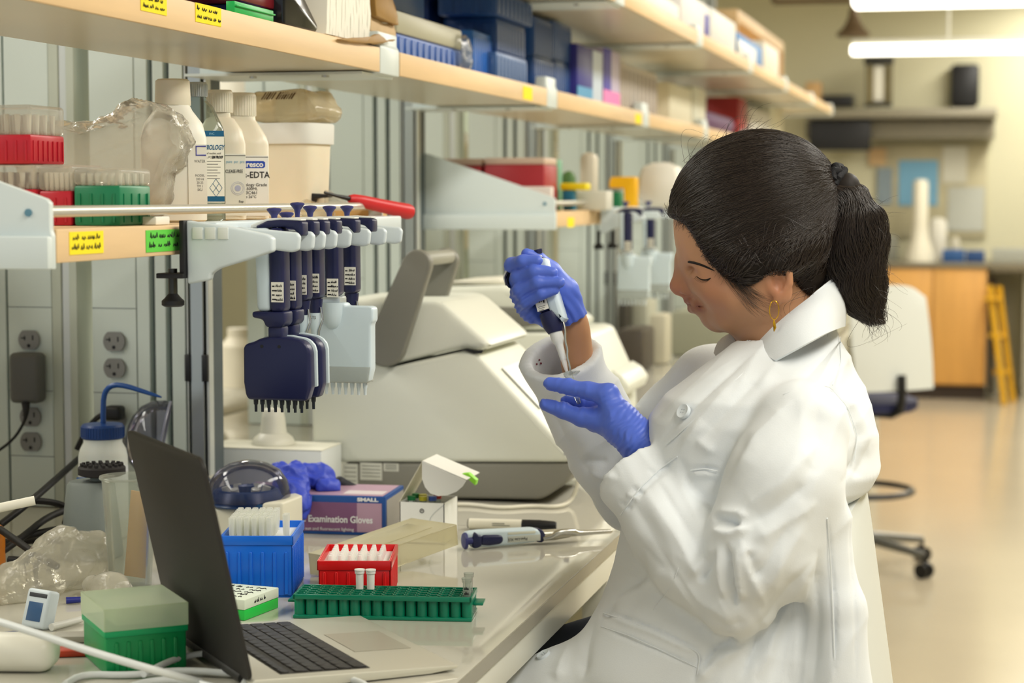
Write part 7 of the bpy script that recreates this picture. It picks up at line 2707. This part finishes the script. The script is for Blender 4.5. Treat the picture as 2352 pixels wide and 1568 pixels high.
# ------------------------------------------------------------------ chairs
def chair(label, loc, rz, zs, zb0, zb1):
    """white shell chair on a pedestal; local -x is the way one faces when seated"""
    t = thing('lab_chair', label, 'chair', loc, rz=rz)
    shell = M('chair_shell', (212, 216, 212), .4)
    n, m = 13, 9
    vs, fs = [], []
    for j in range(m):
        z = zb0 + (zb1 - zb0) * j / (m - 1)
        tz_ = j / (m - 1)
        wdt = .175 + .01 * math.sin(tz_ * PI) - .010 * tz_ - (.02 if j == m - 1 else 0)
        for side_ in (0, 1):
            for i in range(n):
                y = -wdt + 2 * wdt * i / (n - 1)
                x = .045 * (1 - tz_) - .02 * (y / wdt) ** 2 - .01 * tz_ + side_ * .012
                vs.append((x, y, z - .03 * (abs(y / wdt) ** 3) * (tz_ > .9)))
    for j in range(m - 1):
        for i in range(n - 1):
            a = j * 2 * n + i
            fs.append((a, a + 1, a + 2 * n + 1, a + 2 * n))
            b = a + n
            fs.append((b, b + 2 * n, b + 2 * n + 1, b + 1))
        for i in (0, n - 1):
            a = j * 2 * n + i
            fs.append((a, a + n, a + 3 * n, a + 2 * n))
    for j in (0, m - 1):
        for i in range(n - 1):
            a = j * 2 * n + i
            fs.append((a, a + 1, a + n + 1, a + n))
    MB().add(vs, fs).build('backrest', shell, t, ang=50)
    MB().lathe([(.20, zs - .05), (.215, zs - .04), (.215, zs - .01), (.19, zs), (0, zs)], (-.18, 0, 0), 36).build('seat', M('seat_navy', (36, 40, 78), .7), t)
    MB().tube([(-.12, 0, zs - .06), (.06, 0, zs - .05), (.075, 0, zb0 - .02), (.07, 0, zb0 + .06)], .016, 10, smooth=1).build('back_stem', dark, t)
    MB().cyl((-.18, 0, .10), (-.18, 0, zs - .04), .028, seg=20).build('column', M('chair_chrome', (150, 150, 148), .25, metal=.9), t)
    MB().tube([(-.18 + .20 * math.cos(a * .2094), .20 * math.sin(a * .2094), .30) for a in range(31)], .012, 10).build('foot_ring', M('ring_dark', (60, 60, 62), .3, metal=.6), t)
    for i in range(5):
        a = i * 2 * PI / 5 + .3
        d_ = Vector((math.cos(a), math.sin(a), 0))
        c_ = Vector((-.18, 0, 0))
        MB().tube([c_ + d_ * .02 + Vector((0, 0, .12)), c_ + d_ * .30 + Vector((0, 0, .085))], [.022, .014], 10).build('base_arm', M('base_grey', (120, 120, 116), .35, metal=.5), t)
        s_ = Vector((-d_.y, d_.x, 0)) * .018
        cb = MB()
        for e in (-1, 1):
            q_ = c_ + d_ * .30 + Vector((0, 0, .029)) + s_ * e
            cb.cyl(q_ - s_ * .35, q_ + s_ * .35, .029, seg=20)
        cb.cyl(c_ + d_ * .30 + Vector((0, 0, .03)), c_ + d_ * .30 + Vector((0, 0, .09)), .008, seg=8)
        cb.build('castor', dark, t)
    return t


cx_ = at(1985, 1122, 'y', 2.68).x
chair('white shell chair the person sits on, its back behind the lab coat', (cx_ + .010, 2.51, 0), 0, .60, .66, 1.048)
cb_ = at(2045, 800, 'y', 7.4)
chair('empty white shell chair standing in the aisle behind the person', (cb_.x, 7.4, 0), math.radians(-50), .66, .70, 1.09)
# ------------------------------------------------------------------ light and camera
def area(name, loc, size, power, col, rot=(0, 0, 0), sy=None):
    l = bpy.data.lights.new(name, 'AREA')
    l.shape = 'RECTANGLE'
    l.size = size
    l.size_y = sy or size
    l.energy = power
    l.color = col
    o = bpy.data.objects.new(name, l)
    COL.objects.link(o)
    o.location = loc
    o.rotation_euler = rot
    return o


warm = (1, .96, .87)
for i, (x, y) in enumerate([(.9, 1.2), (.9, 4.2), (.9, 7.4), (.9, 10.6), (.5, 13.2)]):
    area('ceiling_lamp', (x, y, 2.85), .5, 66, warm, sy=2.4)
for i, y in enumerate((.8, 3.4, 6.4, 9.4)):
    area('ceiling_lamp', (-3.1, y, 2.9), .5, 60, (1, .98, .90), sy=2.4)
area('daylight_fill', (.2, -3.2, 1.9), 4.5, 105, (.76, .88, 1), rot=(PI / 2 + .1, 0, PI), sy=2.2)

area('daylight_fill', (-3.6, -3.2, 1.9), 2.6, 95, (.80, .91, 1), rot=(PI / 2 + .05, 0, PI - .35), sy=2.2)  # unseen fill added to brighten the left columns, no known window

w = bpy.data.worlds.new('World')
SC.world = w
w.use_nodes = True
w.node_tree.nodes['Background'].inputs[0].default_value = (.85, .92, 1, 1)
w.node_tree.nodes['Background'].inputs[1].default_value = .6

cd = bpy.data.cameras.new('camera')
cd.sensor_width = 36
cd.lens = FPX / 2352 * 36
cd.clip_start = .05
cd.dof.use_dof = True
cd.dof.focus_distance = 2.5
cd.dof.aperture_fstop = 5.2
co = bpy.data.objects.new('camera', cd)
COL.objects.link(co)
co.matrix_world = Matrix.Translation(CAM) @ Matrix((RT, UP, -FW)).transposed().to_4x4()
SC.camera = co

SC.view_settings.view_transform = 'Standard'
SC.view_settings.look = 'None'
SC.view_settings.exposure = .12
SC.view_settings.gamma = 1
SC.view_settings.use_curve_mapping = False
SC.cycles.max_bounces = 7
SC.cycles.diffuse_bounces = 4
SC.cycles.glossy_bounces = 3
SC.cycles.transparent_max_bounces = 12
SC.cycles.transmission_bounces = 4
SC.cycles.caustics_reflective = False
SC.cycles.caustics_refractive = False
SC.cycles.sample_clamp_indirect = 6
SC.cycles.use_denoising = True
